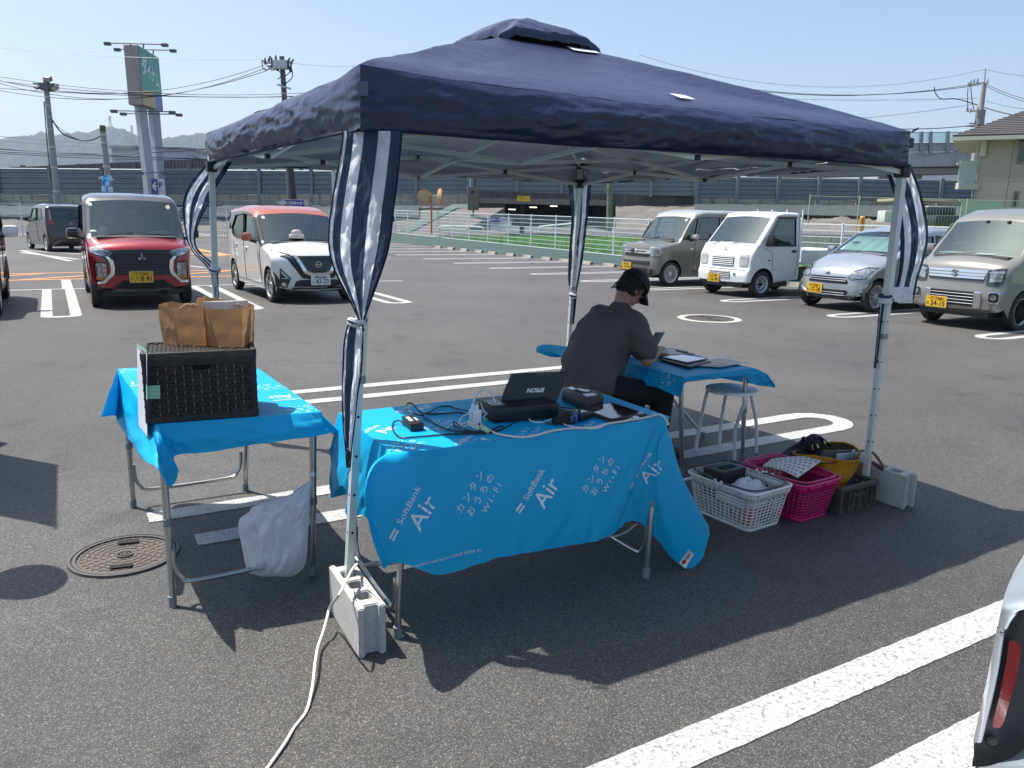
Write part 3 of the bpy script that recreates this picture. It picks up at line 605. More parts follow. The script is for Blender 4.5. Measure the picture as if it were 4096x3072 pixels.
q.add([(xe, YO-1, zr+.14), (xe, YO+8.5, zr+.14), (xe+4.6, YO+3.6, zr+.14+4.6*rise)], [(0, 2, 1)]); q.build('roof', rt, ho)
for i, x in enumerate((x0+1.75, x0+3.1)): hb((x-.015, YO-.006, -.2), (x+.015, YO-.002, zt), 'panel_joint', m_('joint_grey', (.15, .14, .12), .8))
def win(pxa, ya, pxb, yb, nm='window'):
    a, b = D(pxa, yb, YO-.04), D(pxb, ya, YO-.04); f = hb((a.x, YO-.06, a.z), (b.x, YO-.003, b.z), nm, m_('window_frame', (.20, .19, .17), .5)); hb((a.x+.08, YO-.066, a.z+.09), (b.x-.08, YO-.0601, b.z-.09), 'pane', m_('dark_pane', (.03, .04, .045), .05, spec=.8), f)
win(2196, 303, 2240, 356); win(2187, 415, 2204, 449)
q = MB(); q.box(D(2129, 316, YO-.15), (.32, .2, 1.05), bev=.02); q.build('vent_hood', ev, ho)
q = MB(); a = D(2116, 305, YO-.1); q.tube([a, (x0-.1, YO-.12, 0)], .045, 8); q.tube([D(2113, 304, YO-.1), D(2098, 299, YO-.8)], .045, 8); q.build('downpipe', ev, ho)
for o in [k for k in bpy.data.objects if k.parent == ho or (k.parent and k.parent.parent == ho)]:   # the house stands turned towards the lot
    ca, sa = cos(R(-31)), sin(R(-31)); hx, hy_ = ho.location.x, ho.location.y
    for v in o.data.vertices:
        X_ = (v.co.x+hx-x0)*.84; Y_ = v.co.y+hy_-YO; v.co.x = x0+X_*ca-Y_*sa-hx; v.co.y = YO+X_*sa+Y_*ca-hy_
# balcony screen
t = thing('balcony_screen', 'pale green glass balcony screen left of the house', 'screen', D(2090, 406, YO)); q = MB(); q.box(D(2089.5, 377, YO-.05), (.95, .04, 1.45)); q.build('pane', m_('green_pane', (.36, .47, .42), .25, var=(.8, .4, (.45, .55, .50))), t)
q = MB(); q.box(D(2089, 402.5, YO-.05), (1.1, .3, .32)); q.build('ledge', ev, t); q = MB(); q.box(D(2089.5, 354, YO-.05), (1.1, .1, .06)); q.build('top_rail', ev, t)
# carport, low fence, parked things at the back right
t = thing('carport', 'flat roofed carport behind the grille fence near the house', 'carport', G(2000, 470)); q = MB(); q.add([D(1918, 436, 40), D(1990, 431, 40), D(2055, 436, 46), D(2050, 433, 46), D(1990, 428.5, 40), D(1918, 434, 40)], [(0, 1, 2, 3, 4, 5)]); q.box(D(1970, 432.5, 41), (2.2, 3, .14)); q.box(D(2018, 435, 42), (1.9, 3, .14)); q.build('roof', m_('carport_roof', (.42, .36, .26), .5), t)
q = MB(); q.tube([D(1987, 432, 41), D(1985, 470, 41)], .09, 8); q.tube([D(2040, 436, 43), D(2040, 462, 43)], .08, 8); q.build('post', m_('trim_beige'), t)
tan_ = m_('fence_cream', (.50, .47, .40), .5)
A_, B_ = D(1745, 480, 37), D(2210, 484, 33); 
fence(V((A_.x, A_.y, 0)), V((B_.x, B_.y, 0)), lambda t: D(1745, lerp(474, 482, t), 35).z-.1, 1.15, 2.0, 'cream vertical bar fence in front of the house and carport', hz=1, vert=.11, name='bar_fence', mat=tan_)
q = MB(); a, b = D(1700, 497, 37.3), D(2230, 494, 33.3); 
q.bar((a.x, a.y, .45), (b.x, b.y, .45), .2, .9); tag(q.build('low_wall', cw), 'low stained concrete wall under the cream bar fence', 'wall')
q = MB(); p = D(1862, 478, 31); q.tube([(p.x, p.y, .3), D(1863, 444.5+25, 31), D(1863.5, 467, 31)], [.1, .1, .06], 10); tag(q.build('orange_pole', m_('orange_marker', (.60, .24, .05), .5)), 'orange marker pole rising behind the silver hatchback', 'pole')
q = MB(); q.box(D(1917, 468, 38.5), (.62, .8, .55), bev=.03); tag(q.build('storage_shed', m_('shed_white', (.6, .6, .57), .6)), 'small white shed behind the bar fence left of the carport', 'shed')
t = thing('parked_car', 'dark parked car under the carport behind the bar fence', 'car', D(2045, 475, 40)); q = MB(); c = D(2016, 474, 40); q.box(c+V((0, 0, -.1)), (1.9, 4, .6), bev=.15); q.build('body', m_('far_car_dark', (.04, .045, .045), .3), t); q = MB(); q.box(c+V((-.1, .2, .35)), (1.5, 2.2, .5), bev=.2); q.build('cabin', m_('dark_pane'), t); q = MB(); q.box(c+V((-.1, .2, .6)), (1.3, 2, .05), bev=.02); q.build('roof', m_('shed_white'), t)
t = thing('green_screen_fence', 'pale green translucent screen fence by the house wall', 'fence', D(2075, 480, 38)); q = MB(); q.box(D(2118, 459, 38), (1.9, .04, 1.1)); q.build('pane', m_('green_pane'), t); q = MB(); q.box(D(2118, 433.5, 38), (2.0, .06, .06)); q.build('frame', ev, t)
# ================================================================== POLES, SIGNS, WIRES
polec = m_('pole_concrete', (.33, .33, .32), .8, var=(.8, .5, (.26, .26, .25)), dirt=(2, .5, (.2, .2, .19), (2, 2, .2))); polec2 = m_('pole_brown', (.19, .175, .155), .8, var=(1, .5, (.14, .13, .12)))
galv = m_('galvanised', (.5, .52, .53), .4, .6); wirem = m_('wire_dark', (.03, .03, .035), .6); wireg = m_('wire_grey', (.16, .17, .18), .5)
def wire(pts, r, label, mat=wirem, sag=0):
    P = [V(p) for p in pts]
    if len(P) == 2 and sag: a, b = P; P = [a.lerp(b, k/16)+V((0, 0, -sag*4*(k/16)*(1-k/16))) for k in range(17)]
    elif len(P) > 2: P = spline(P, 8)
    q = MB(); q.tube(P, r, 4, 0, False); return tag(q.build('overhead_wire', mat), label, 'wire', 'overhead wires')
# floodlight pole
YF = 56; t = thing('floodlight_pole', 'grey concrete floodlight pole with four lamps on top at left', 'light pole', D(128, 446, YF))
a, b = D(127, 462, YF), D(98, 168, YF); at = lambda f: a.lerp(b, f)
q = MB(); q.tube([a, b], [.24, .155], 16); q.build('pole', polec, t)
for f in (.17, .35, .5, .63, .72, .8, .86): q = MB(); q.tube([at(f)-V((0, 0, .05)), at(f)+V((0, 0, .05))], .24-.085*f+.02, 14); q.build('band', galv, t)
q = MB(); c = at(.935); q.prism([(-.78, .2), (.78, .2), (.2, -.25), (-.2, -.25)], lambda x, y: (c.x+x, c.y-.3, c.z+y), (0, .6, 0)); q.build('cross_arm', m_('arm_grey', (.13, .14, .15), .5, .3), t)
for (px, py, s, ry) in ((103.5, 170, .42, 0), (80, 188, .26, .5), (119, 190, .40, -.5)):
    q = MB(); c = D(px, py, YF-.4); Rm = Matrix.Rotation(ry, 3, 'Y') @ Matrix.Rotation(.5, 3, 'X'); q.box(c, (s*1.05, .3, s*.75), rot=Rm, bev=.03); h = q.build('floodlight', m_('lamp_housing', (.22, .22, .21), .4, .4), t)
    q = MB(); q.box(c+Rm @ V((0, -.16, 0)), (s*.9, .02, s*.6), rot=Rm); q.build('lamp_glass', m_('lamp_pane', (.45, .43, .38), .3), h)
q = MB(); c = D(101, 181, YF-.2); q.box(c, (.26, .3, .9)); q.build('ballast_box', m_('arm_grey'), t)
q = MB(); q.tube([at(.83)+V((-.2, -.1, 0)), at(.5)+V((-.27, -.1, 0)), at(.25)+V((-.25, -.1, 0))], .035, 6); q.build('conduit', m_('conduit_black'), t)
# short pole
t = thing('utility_pole', 'short concrete utility pole without crossarm between floodlight pole and pylon sign', 'utility pole', D(236, 420, 54)); a, b = D(241, 452, 54), D(222, 283, 54); q = MB(); q.tube([a, b], [.22, .17], 14); q.build('pole', polec, t)
q = MB(); q.tube([b-V((0, 0, .05)), b+V((0, 0, .35))], [.2, .17], 12); q.build('cap', m_('pole_cap', (.10, .09, .05), .8), t)
for f in (.55, .85, .95): q = MB(); p = a.lerp(b, f); q.tube([p-V((0, 0, .06)), p+V((0, 0, .06))], .23, 12); q.build('band', galv, t)
# pylon sign
YS = 62; t = thing('pylon_sign', 'tall green and orange shop sign box on two pale posts', 'sign', D(322, 430, YS)); pw = m_('sign_post_pale', (.42, .45, .50), .5, var=(.5, .3, (.38, .41, .46)))
def sq4(pa, pb, w): q = MB(); q.bar(pa, pb, w, w, up=V((1, -.7, 0)).normalized()); return q
for (x0_, y0_, x1_, y1_, Yd) in ((327, 432, 303, 226, YS), (349, 432, 332, 236, YS+2.4)): sq4(D(x0_, y0_+12, Yd), D(x1_, y1_, Yd), .62).build('post', pw, t)
A, B, Cc, Dd = D(266.5, 97, YS-.5), D(297.5, 97.5, YS-1.6), D(309, 226, YS-1.6), D(278, 226, YS-.5)     # grey end face
E_, F_ = D(342, 125, YS+4.2), D(352, 241, YS+4.2)                                                       # far edge of the printed face
bk = (A-B)
q = MB(); q.add([A, B, Cc, Dd, E_, F_, E_+bk, F_+bk], [(0, 3, 2, 1), (0, 1, 4, 6), (3, 7, 5, 2), (6, 4, 5, 7), (0, 6, 7, 3)]); q.build('cabinet', m_('sign_grey', (.15, .15, .145), .6), t)
def sgn(u, v, o=.0): p = B.lerp(E_, u).lerp(Cc.lerp(F_, u), v); n = (E_-B).cross(Cc-B).normalized(); n = -n if n.dot(B-O0) > 0 else n; return p+n*(.03+o)
def face(u0, v0, u1, v1, nm, mat, o=0): q = MB(); q.add([sgn(u0, v0, o), sgn(u0, v1, o), sgn(u1, v1, o), sgn(u1, v0, o)], [(0, 1, 2, 3)]); q.add([sgn(u0, v0, o-.03), sgn(u0, v1, o-.03), sgn(u1, v1, o-.03), sgn(u1, v0, o-.03)], [(3, 2, 1, 0)]); return q.build(nm, mat, t)
sg_ = face(0, 0, 1, .722, 'green_panel', m_('sign_green', (.03, .34, .245), .5)); face(0, .722, .62, 1, 'orange_panel', m_('sign_orange', (.52, .33, .13), .5)); face(.62, .722, 1, 1, 'blue_panel', m_('sign_blue', (.13, .17, .46), .5))
swh = m_('sign_lettering_pale', (.62, .74, .74), .5)
for ch, u, v, s in (('ダ', .20, .33, .36), ('イ', .42, .38, .30), ('ナ', .60, .42, .28), ('ム', .80, .48, .28)):
    vs, fs = textpoly(ch, s, .045); q = MB(); q.add([sgn(u+x*.72, v-y*1.0, .02) for x, y in vs], fs); q.build('lettering', swh, sg_)
def lampbar(pa, pb, Yd): 
    q = MB(); a, b = D(*pa, Yd), D(*pb, Yd); q.tube([a, b], .045, 6); 
    for e, s in ((a, -1), (b, 1)): q.box(e+V((s*.1, 0, -.05)), (.45, .3, .22), bev=.03)
    q.build('lamp_bar', m_('lamp_bar_dark', (.10, .11, .12), .5), t)
lampbar((235, 93), (353, 96), YS-1); lampbar((256, 106), (371, 108.5), YS+1.5); lampbar((249, 239), (369, 241.5), YS-1); lampbar((269, 245), (384, 247), YS+1.5); lampbar((305, 372.5), (353, 373), YS-.5)
for (x_, y0_, y1_, Yd) in ((282, 94.5, 98, YS-1), (310, 95, 104, YS-1), (331, 107, 117, YS+1.5)): q = MB(); q.tube([D(x_, y0_, Yd), D(x_, y1_, Yd)], .05, 6); q.build('lamp_support', m_('lamp_bar_dark'), t)
q = MB(); c = D(342, 404, YS-1.2); q.box(c, (.98, .10, 1.2)); bd = q.build('direction_board', m_('board_white', (.6, .62, .66), .5), t); q = MB(); q.box(c+V((-.24, -.08, 0)), (.48, .04, 1.2)); q.build('arrow_panel', m_('panel_violet', (.09, .07, .28), .5), bd)
q = MB(); f = lambda x, y: V((c.x+x*.5, c.y-.12, c.z+y*.5)); q.prism([(-.85, .1), (-.35, .75), (-.2, .6), (-.45, .2), (-.05, .2), (-.05, 0), (-.45, 0), (-.2, -.4), (-.35, -.55)], f, (0, .02, 0)); q.build('arrow', swh, bd); q = MB(); text(q, 'P', lambda x, y: V((c.x+.22+x, c.y-.09, c.z+.12+y)), .6, .03); text(q, 'Parking', lambda x, y: V((c.x+.25+x, c.y-.09, c.z-.3+y)), .12); q.build('lettering', m_('panel_violet'), bd)
# blue banner
YBn = 52; t = thing('banner_flag', 'tattered sky blue banner with white lettering leaning by the short pole', 'banner', D(232, 430, YBn)); q = MB(); q.grid(lambda u, v: D(lerp(lerp(219, 226, v), lerp(236, 241, v), u), lerp(lerp(381, 377, u), 418-2*u, v), YBn+.15*sin(u*3+v*4)), 10, 16); bn = q.build('cloth', fabric('banner_blue', (.01, .23, .55), trl=.3), t)
for tx, x, y, s in (('ベール', 229, 386, .34), ('の', 232, 397, .3), ('新台', 232, 409, .40)):
    q = MB(); text(q, tx, lambda a, b: D(x, y, YBn-.25)+V((a, 0, b)), s, .03); q.build('lettering', m_('sign_white'), bn)
q = MB(); q.tube([D(237, 440, YBn), D(236, 376, YBn)], .03, 6); q.build('pole', galv, t)
# utility pole behind the tent
YU = 58; t = thing('utility_pole', 'dark concrete utility pole with insulators behind the tent canopy', 'utility pole', D(629, 440, YU)); a, b = D(630, 452, YU), D(608.5, 122, YU); at = lambda f: a.lerp(b, f); q = MB(); q.tube([a, b], [.25, .17], 14); q.build('pole', m_('pole_dark', (.13, .125, .115), .8, var=(1, .5, (.10, .095, .09))), t)
for (x0_, y0_, x1_, y1_) in ((575, 136, 628, 134), (580, 143, 630, 144), (600, 183, 628, 192)): q = MB(); q.bar(D(x0_, y0_, YU-.25), D(x1_, y1_, YU-.25), .12, .12); q.build('cross_arm', galv, t)
ins = m_('insulator', (.05, .05, .055), .3)
for px, py in ((573, 138), (580, 133), (588, 137), (596, 132), (621, 137), (628, 140), (585, 146), (592, 150), (600, 153), (622, 150), (628, 156)):
    q = MB(); c = D(px, py, YU-.3); q.tube([c, c+V((random.uniform(-.25, .25), 0, .38))], [.10, .05], 8); q.build('insulator', ins, t)
q = MB(); q.box(D(606, 140, YU-.35), (1.0, .4, .6), bev=.05); q.build('switch_box', galv, t)
for i, P in enumerate((((573, 138), (566, 130), (570, 150), (590, 147)), ((588, 137), (600, 150), (608, 162), (600, 172)), ((628, 140), (632, 165), (618, 180), (612, 185)), ((575, 140), (590, 152), (604, 140)), ((620, 138), (626, 155), (615, 165)))): q = MB(); q.tube(spline([D(x, y, YU-.4) for x, y in P], 6), .035, 5); q.build('jumper_cable', wirem, t)
q = MB(); q.tube([D(622, 340, YU-.3), D(637, 452, YU-.3)], .10, 8); q.tube([D(630, 340, YU-.35), D(641, 452, YU-.35)], .07, 8); q.build('cable_cover', m_('conduit_black'), t)
# brown pole right of the rear leg
t = thing('utility_pole', 'brown banded utility pole seen just right of the rear tent leg', 'utility pole', D(1318, 490, 48)); q = MB(); q.tube([D(1315, 501, 48), D(1319, 365, 48)], [.17, .16], 12); q.build('pole', polec2, t)
for py in (410, 418, 430, 442, 455, 470): q = MB(); p = D(1317, py, 48); q.tube([p-V((0, 0, .02)), p+V((0, 0, .02))], .18, 12); q.build('band', m_('arm_grey'), t)
t = thing('grey_pole', 'slim grey pole behind the front curtain', 'pole', D(722, 440, 57)); q = MB(); q.tube([D(723, 450, 57), D(719, 330, 57)], .14, 10); q.build('pole', galv, t); q = MB(); q.box(D(716, 334, 57), (.3, .2, .5)); q.build('box', m_('sign_white', (.85, .86, .87), .4), t)
# right utility pole
YR = 62; t = thing('utility_pole', 'tall utility pole with transformer beside the house roof', 'utility pole', D(2100, 440, YR)); a, b = D(2090, 470, YR), D(2126, 180, YR); at = lambda f: a.lerp(b, f); q = MB(); q.tube([a, b], [.30, .17], 14); q.build('pole', m_('pole_pale', (.40, .39, .37), .8, var=(1, .5, (.33, .32, .31))), t); q = MB(); q.tube([b, D(2129, 148, YR)], .055, 8); q.build('mast', galv, t)
for (x0_, y0_, x1_, y1_) in ((2090, 185, 2128, 178), (2088, 240, 2113, 240), (2086, 272, 2128, 276), (2093, 267, 2120, 266)): q = MB(); q.bar(D(x0_, y0_, YR-.2), D(x1_, y1_, YR-.2), .10, .10); q.build('cross_arm', galv, t)
for px, py in ((2091, 187), (2096, 183), (2103, 180), (2111, 179), (2088, 241), (2111, 240), (2096, 243), (2132, 181)): q = MB(); c = D(px, py, YR-.3); q.tube([c, c+V((0, 0, .3))], [.09, .06], 8); q.build('insulator', m_('insulator_pale', (.35, .36, .37), .3), t)
q = MB(); c = D(2117, 253, YR-.4); q.lathe([(0, -.55), (.32, -.55), (.34, .5), (0, .55)], c, n=16); q.build('transformer', m_('transformer_grey', (.26, .27, .28), .5), t)
for P in (((2091, 190), (2090, 215), (2091, 238)), ((2097, 186), (2099, 212), (2104, 238)), ((2118, 262), (2124, 270), (2126, 262), (2124, 254))): q = MB(); q.tube(spline([D(x, y, YR-.4) for x, y in P], 5), .03, 5); q.build('jumper_cable', wirem, t)
# wires
NTH = ['first', 'second', 'third', 'fourth', 'fifth', 'sixth', 'seventh', 'eighth']
for i, (p0, p1, sg, r, m) in enumerate((((-60, 97), (566, 127), .3, .015, wireg), ((630, 136), (860, 138), .2, .015, wireg), ((-60, 158), (575, 139), 1.6, .022, wirem), ((-60, 162), (575, 146), 1.8, .022, wirem), ((-60, 183), (578, 152), 1.4, .022, wirem), ((-60, 156), (700, 198), .7, .022, wirem), ((-60, 166), (700, 205), .6, .022, wirem), ((-60, 186), (680, 208), .3, .022, wirem))): wire([D(*p0, 57), D(*p1, 57)], r, NTH[{0: 0, 1: 7, 5: 1, 2: 2, 3: 3, 6: 4, 4: 5, 7: 6}[i]]+' wire from the top among those crossing the sky left of the tent', m, sg)
for i, (p0, p1, sg, r) in enumerate((((-60, 290), (980, 345), .25, .02), ((-60, 297), (520, 318), .4, .018), ((-60, 318), (900, 352), .3, .028), ((-60, 324), (640, 341), .25, .022), ((-60, 327), (560, 345), .25, .022), ((-60, 314), (640, 296), .9, .02))): wire([D(*p0, 63), D(*p1, 63)], r, NTH[(0, 1, 3, 4, 5, 2)[i]]+' cable from the top among those low before the wooded hills', wirem, sg)
wire([D(112, 258, 55.5), D(135, 288, 55.5), D(175, 303, 55), D(205, 300, 54.5), D(222, 290, 54)], .05, 'thick cable sagging from floodlight pole to short pole', wirem)
wire([D(112, 262, 55.5), D(128, 276, 55.3), D(150, 292, 55.2), D(172, 304, 55)], .02, 'thin cable hanging beside the thick floodlight cable', wirem)
for i, (p0, p1, sg, r) in enumerate((((1380, 118), (2128, 150), 1.7, .014), ((1560, 187), (2120, 179), .75, .022), ((1600, 190), (2120, 183), .6, .022), ((1560, 208), (2112, 212), .2, .016), ((1840, 257), (2108, 224), .1, .018), ((1900, 277), (2108, 270), .15, .03), ((1985, 337), (2108, 320), .05, .03))): wire([D(*p0, 61), D(*p1, 61)], r, NTH[i]+' wire from the top between the tent roof and right utility pole', wirem if r > .018 else wireg, sg)
for i, (p0, p1, sg, r) in enumerate((((2129, 150), (2260, 168), .1, .014), ((2130, 181), (2260, 222), .2, .022), ((2130, 186), (2260, 228), .2, .022), ((2130, 218), (2260, 238), .15, .016), ((2124, 231), (2260, 257), .15, .04))): wire([D(*p0, 61), D(*p1, 57)], r, NTH[i]+' wire from the top leaving the right utility pole over the house', wirem, sg)
wire([D(2018, 187, 60.8), D(2020, 200, 60.8), D(2030, 212, 60.8), D(2042, 214, 60.8), D(2060, 213, 60.8), D(2080, 217, 60.9), D(2112, 227, 61)], .035, 'drooping service cable below the wires left of the right utility pole', wirem)

# unseen casters, added off frame at the left to shade the asphalt
p = G(-150, 1000)
# ================================================================== VEHICLES
def carpaint(name, col, flake=0., rough=.28):
    m = M(name, col, rough, flake, coat=1., back=(.03, .03, .03)); return m
rubber = m_('tyre_rubber', (.022, .022, .022), .75, bump=(60, .2, .002)); blackp = m_('black_plastic', (.016, .016, .017), .45); blackg = m_('gloss_black', (.008, .008, .009), .08, coat=.6)
chrome = m_('chrome', (.75, .76, .78), .09, 1.); alloy = m_('alloy', (.48, .49, .50), .3, .85); silverp = m_('silver_trim', (.52, .54, .56), .3, .6)
gap = m_('panel_gap', (.01, .01, .01), .8); lampb = m_('lamp_dark', (.03, .03, .032), .12, coat=.8); lamp_ = m_('lamp_lens', (.55, .58, .60), .12, .75, var=(22, 1, (.16, .17, .18), (1, 1, 2)), coat=1.)
lampc = m_('clear_lamp_glass', (.62, .62, .55), .15, .3, var=(9, .7, (.35, .36, .32)), coat=1.); redl = m_('red_lamp', (.32, .008, .008), .15, coat=1.); ambl = m_('amber_lens', (.5, .16, .02), .2, coat=1.)
plY = m_('plate_yellow', (.72, .42, .01), .45); plW = m_('plate_white', (.74, .76, .74), .45); ink = m_('plate_ink', (.012, .012, .012), .5); ink2 = m_('plate_green_ink', (.01, .05, .03), .5)
wglass = glassmat('windscreen_glass', (.62, .80, .75), .15); sglass = glassmat('side_glass', (.42, .48, .47), .10); pglass = glassmat('privacy_glass', (.10, .11, .12), .05)
seatm = m_('seat_fabric', (.05, .05, .055), .9); seatl = m_('seat_fabric_grey', (.20, .20, .20), .9); dashm = m_('dashboard', (.05, .05, .055), .8); liner = m_('cabin_liner', (.22, .21, .20), .9)

class Car:
    """x forward, y left, z up; prof: (x, z, rn, ry, crown, tag) front bottom -> over the roof -> rear bottom"""
    def __init__(s, root, W, prof, wheels, R_, belt, tumble, mats, wins=(), arch=.05, nose=(0, 0), tail=(0, 0), sill=.2, archW=None):
        s.root = root; s.W = W; s.wheels = wheels; s.R = R_; s.belt = belt; s.tum = tumble; s.nose = nose; s.tail = tail
        P = []                                               # resample
        for i in range(len(prof)-1):
            a, b = prof[i], prof[i+1]; l = hypot(b[0]-a[0], b[1]-a[1]); k = max(1, int(l/.09))
            for j in range(k): t = j/k; P.append([lerp(a[q], b[q], t) for q in range(5)]+[a[5]])
        P.append(list(prof[-1])); n = len(P); s.P = P; s.xf = max(p[0] for p in P); s.xr = min(p[0] for p in P)
        N = []
        for i in range(n):
            a, b = P[max(i-1, 0)], P[min(i+1, n-1)]; dx, dz = b[0]-a[0], b[1]-a[1]; l = hypot(dx, dz) or 1; N.append((-dz/l*-1, dx/l*-1) if False else (-dz/l*-1, -dx/l))
        for _ in range(3): N = [N[0]]+[tuple(V((N[i-1][0]+2*N[i][0]+N[i+1][0], N[i-1][1]+2*N[i][1]+N[i+1][1])).normalized()) for i in range(1, n-1)]+[N[-1]]
        s.N = N; CD = [tuple(V((a*abs(a), b*abs(b))).normalized()) for a, b in N]
        def pt(i, y, cw_, inward): return V((P[i][0]-N[i][0]*inward-CD[i][0]*cw_, y, P[i][1]-N[i][1]*inward-CD[i][1]*cw_))
        Q = []
        for i in range(n): q = pt(i, 0, P[i][4], P[i][2]); Q.append((q.x, q.z))
        s.Q = Q
        # ---- centre shell
        cols = 5; mid = 10; shell = {}; rows = []
        for i in range(n):
            x, z, rn, ry, cw_, tg = P[i]; w = s.wd(*Q[i]); row = []
            ys = []
            for k in range(cols): a = (pi/2)*k/cols; ys.append((w-ry*(1-cos(a)), rn*(1-sin(a))))
            row = [pt(i, -y, cw_*(y/w)**2, q) for y, q in ys]
            m = w-ry
            for k in range(mid+1): y = lerp(-m, m, k/mid); row.append(pt(i, y, cw_*(y/w)**2, 0))
            row += [pt(i, y, cw_*(y/w)**2, q) for y, q in ys[::-1]]
            rows.append(row)
        nc = len(rows[0]); body = MB(); glassb = {}
        allv = [p for r in rows for p in r]
        def face(i, j): return (i*nc+j, i*nc+j+1, (i+1)*nc+j+1, (i+1)*nc+j)
        bodyf, gl = [], {}
        for i in range(n-1):
            for j in range(nc-1):
                tg = P[i][5]
                if tg in ('ws', 'rw') and cols <= j < nc-1-cols: gl.setdefault(tg, []).append(face(i, j))
                else: bodyf.append((face(i, j), mats.get(tg, 0)))
        body.v = list(allv)
        for f, m in bodyf: body.f.append(f); body.m.append(m); body.s.append(True)
        # ---- sides
        def sidepatch(mb, sg):
            zs = [q for q in Q]; z0 = sill
            loop = [q for q in Q]
            # bottom edge with wheel arches, from rear to front
            xs_ = sorted(wheels); bot = []
            for xw in xs_:
                ra = R_+arch; za = R_; a0 = math.asin(max(-1, min(1, (z0-za)/ra))); K_ = 14
                for k in range(K_+1): a = pi-a0-(pi-2*a0)*k/K_; bot.append((xw+ra*cos(a), za+ra*sin(a)))
            loop = loop+bot
            tri = tessellate_polygon([[V((x, z, 0)) for x, z in loop]]+[[V((x, z, 0)) for x, z in w[0]] for w in wins])
            flat = loop+[q for w in wins for q in w[0]]
            bm = bmesh.new(); vs = [bm.verts.new((x, 0, z)) for x, z in flat]
            for t in tri:
                try: bm.faces.new([vs[k] for k in t])
                except ValueError: pass
            bmesh.ops.remove_doubles(bm, verts=bm.verts, dist=1e-5)
            zc = [belt]+[.3+.15*k for k in range(12)]
            for z in zc: bmesh.ops.bisect_plane(bm, geom=bm.verts[:]+bm.edges[:]+bm.faces[:], plane_co=(0, 0, z), plane_no=(0, 0, 1), dist=1e-4)
            x = s.xr
            while x < s.xf: bmesh.ops.bisect_plane(bm, geom=bm.verts[:]+bm.edges[:]+bm.faces[:], plane_co=(x, 0, 0), plane_no=(1, 0, 0), dist=1e-4); x += .2
            bm.verts.index_update(); o = len(mb.v)
            for v in bm.verts: mb.v.append(V((v.co.x, sg*s.wd(v.co.x, v.co.z), v.co.z)))
            for f in bm.faces:
                idx = [v.index+o for v in f.verts]; c = f.calc_center_median(); nrm = (mb.v[idx[1]]-mb.v[idx[0]]).cross(mb.v[idx[2]]-mb.v[idx[0]])
                if nrm.y*sg < 0: idx = idx[::-1]
                mi = mats.get('side_hi', 0) if c.z > belt else mats.get('side', 0)
                if 'side_fn' in mats: mi = mats['side_fn'](c.x, c.z)
                mb.f.append(tuple(idx)); mb.m.append(mi); mb.s.append(True)
            bm.free()
        for sg in (-1, 1): sidepatch(body, sg)
        s.body = body; s.glass = gl; s.allv = allv; s.wins = wins
        s.bvh = BVHTree.FromPolygons([tuple(v) for v in body.v], body.f+[f for q in gl.values() for f in q])
        s.mats = mats['list']
        s.obody = body.build('body', s.mats, root, True, 40)
        for k, fs in gl.items():
            q = MB(); q.v = [v.copy() for v in allv]; q.f = fs; q.m = [0]*len(fs); q.s = [True]*len(fs); used = sorted({i for f in fs for i in f}); mp = {o: i for i, o in enumerate(used)}
            q.v = [allv[i] for i in used]; q.f = [tuple(mp[i] for i in f) for f in fs]
            q.build('windscreen' if k == 'ws' else 'rear_window', wglass if k == 'ws' else pglass, root, True)
        for w in wins:
            for sg in (-1, 1):
                q = MB(); tri = tessellate_polygon([[V((x, z, 0)) for x, z in w[0]]]); q.add([V((x, sg*(s.wd(x, z)-.012), z)) for x, z in w[0]], [tuple(t) if sg < 0 else tuple(t)[::-1] for t in tri]); q.build('side_window', w[1], root, True)
                f = MB(); pts = [V((x, sg*(s.wd(x, z)+.001), z)) for x, z in w[0]]; f.tube(pts+[pts[0]], .011, 6, cap=False); f.build('window_seal', blackp, root, True)
        # ---- floor, wheel wells and wheels
        q = MB(); q.box(((s.xf+s.xr)/2, 0, .33), (s.xf-s.xr-.25, W-.42, .28)); 
        for xw in wheels:
            for sg in (-1, 1):
                ra = R_+arch+.01; q.lathe([(ra, -W/2+.035), (ra, -W/2+.26), (.02, -W/2+.26)] if False else [(ra, 0), (ra, .24), (.01, .24)], (xw, sg*(W/2-.03), R_), rot=Matrix.Rotation(sg*pi/2, 3, 'X'), n=22, a0=0 if sg > 0 else pi, a1=pi if sg > 0 else 2*pi)
        q.build('underbody', blackp, root, True)
    def wd(s, x, z):
        w = s.W/2
        if z > s.belt: w -= s.tum*((z-s.belt)/.7)**1.25
        else: w -= .03*((s.belt-z)/.8)**2
        nl, nd = s.nose; tl, td = s.tail
        if nl and x > s.xf-nl: w -= nd*((x-(s.xf-nl))/nl)**2
        if tl and x < s.xr+tl: w -= td*(((s.xr+tl)-x)/tl)**2
        return w
    def hit(s, u, z, d):
        d = V(d); d.z = 0; d.normalize(); r = V((-d.y, d.x, 0))          # u runs along r
        o = r*u+V((0, 0, z))+d*6; h = s.bvh.ray_cast(o, -d)
        return h
    def pos(s, u, z, d, off=.004):
        h = s.hit(u, z, d)
        if h[0] is None: return None
        return h[0]+V(d).normalized()*off
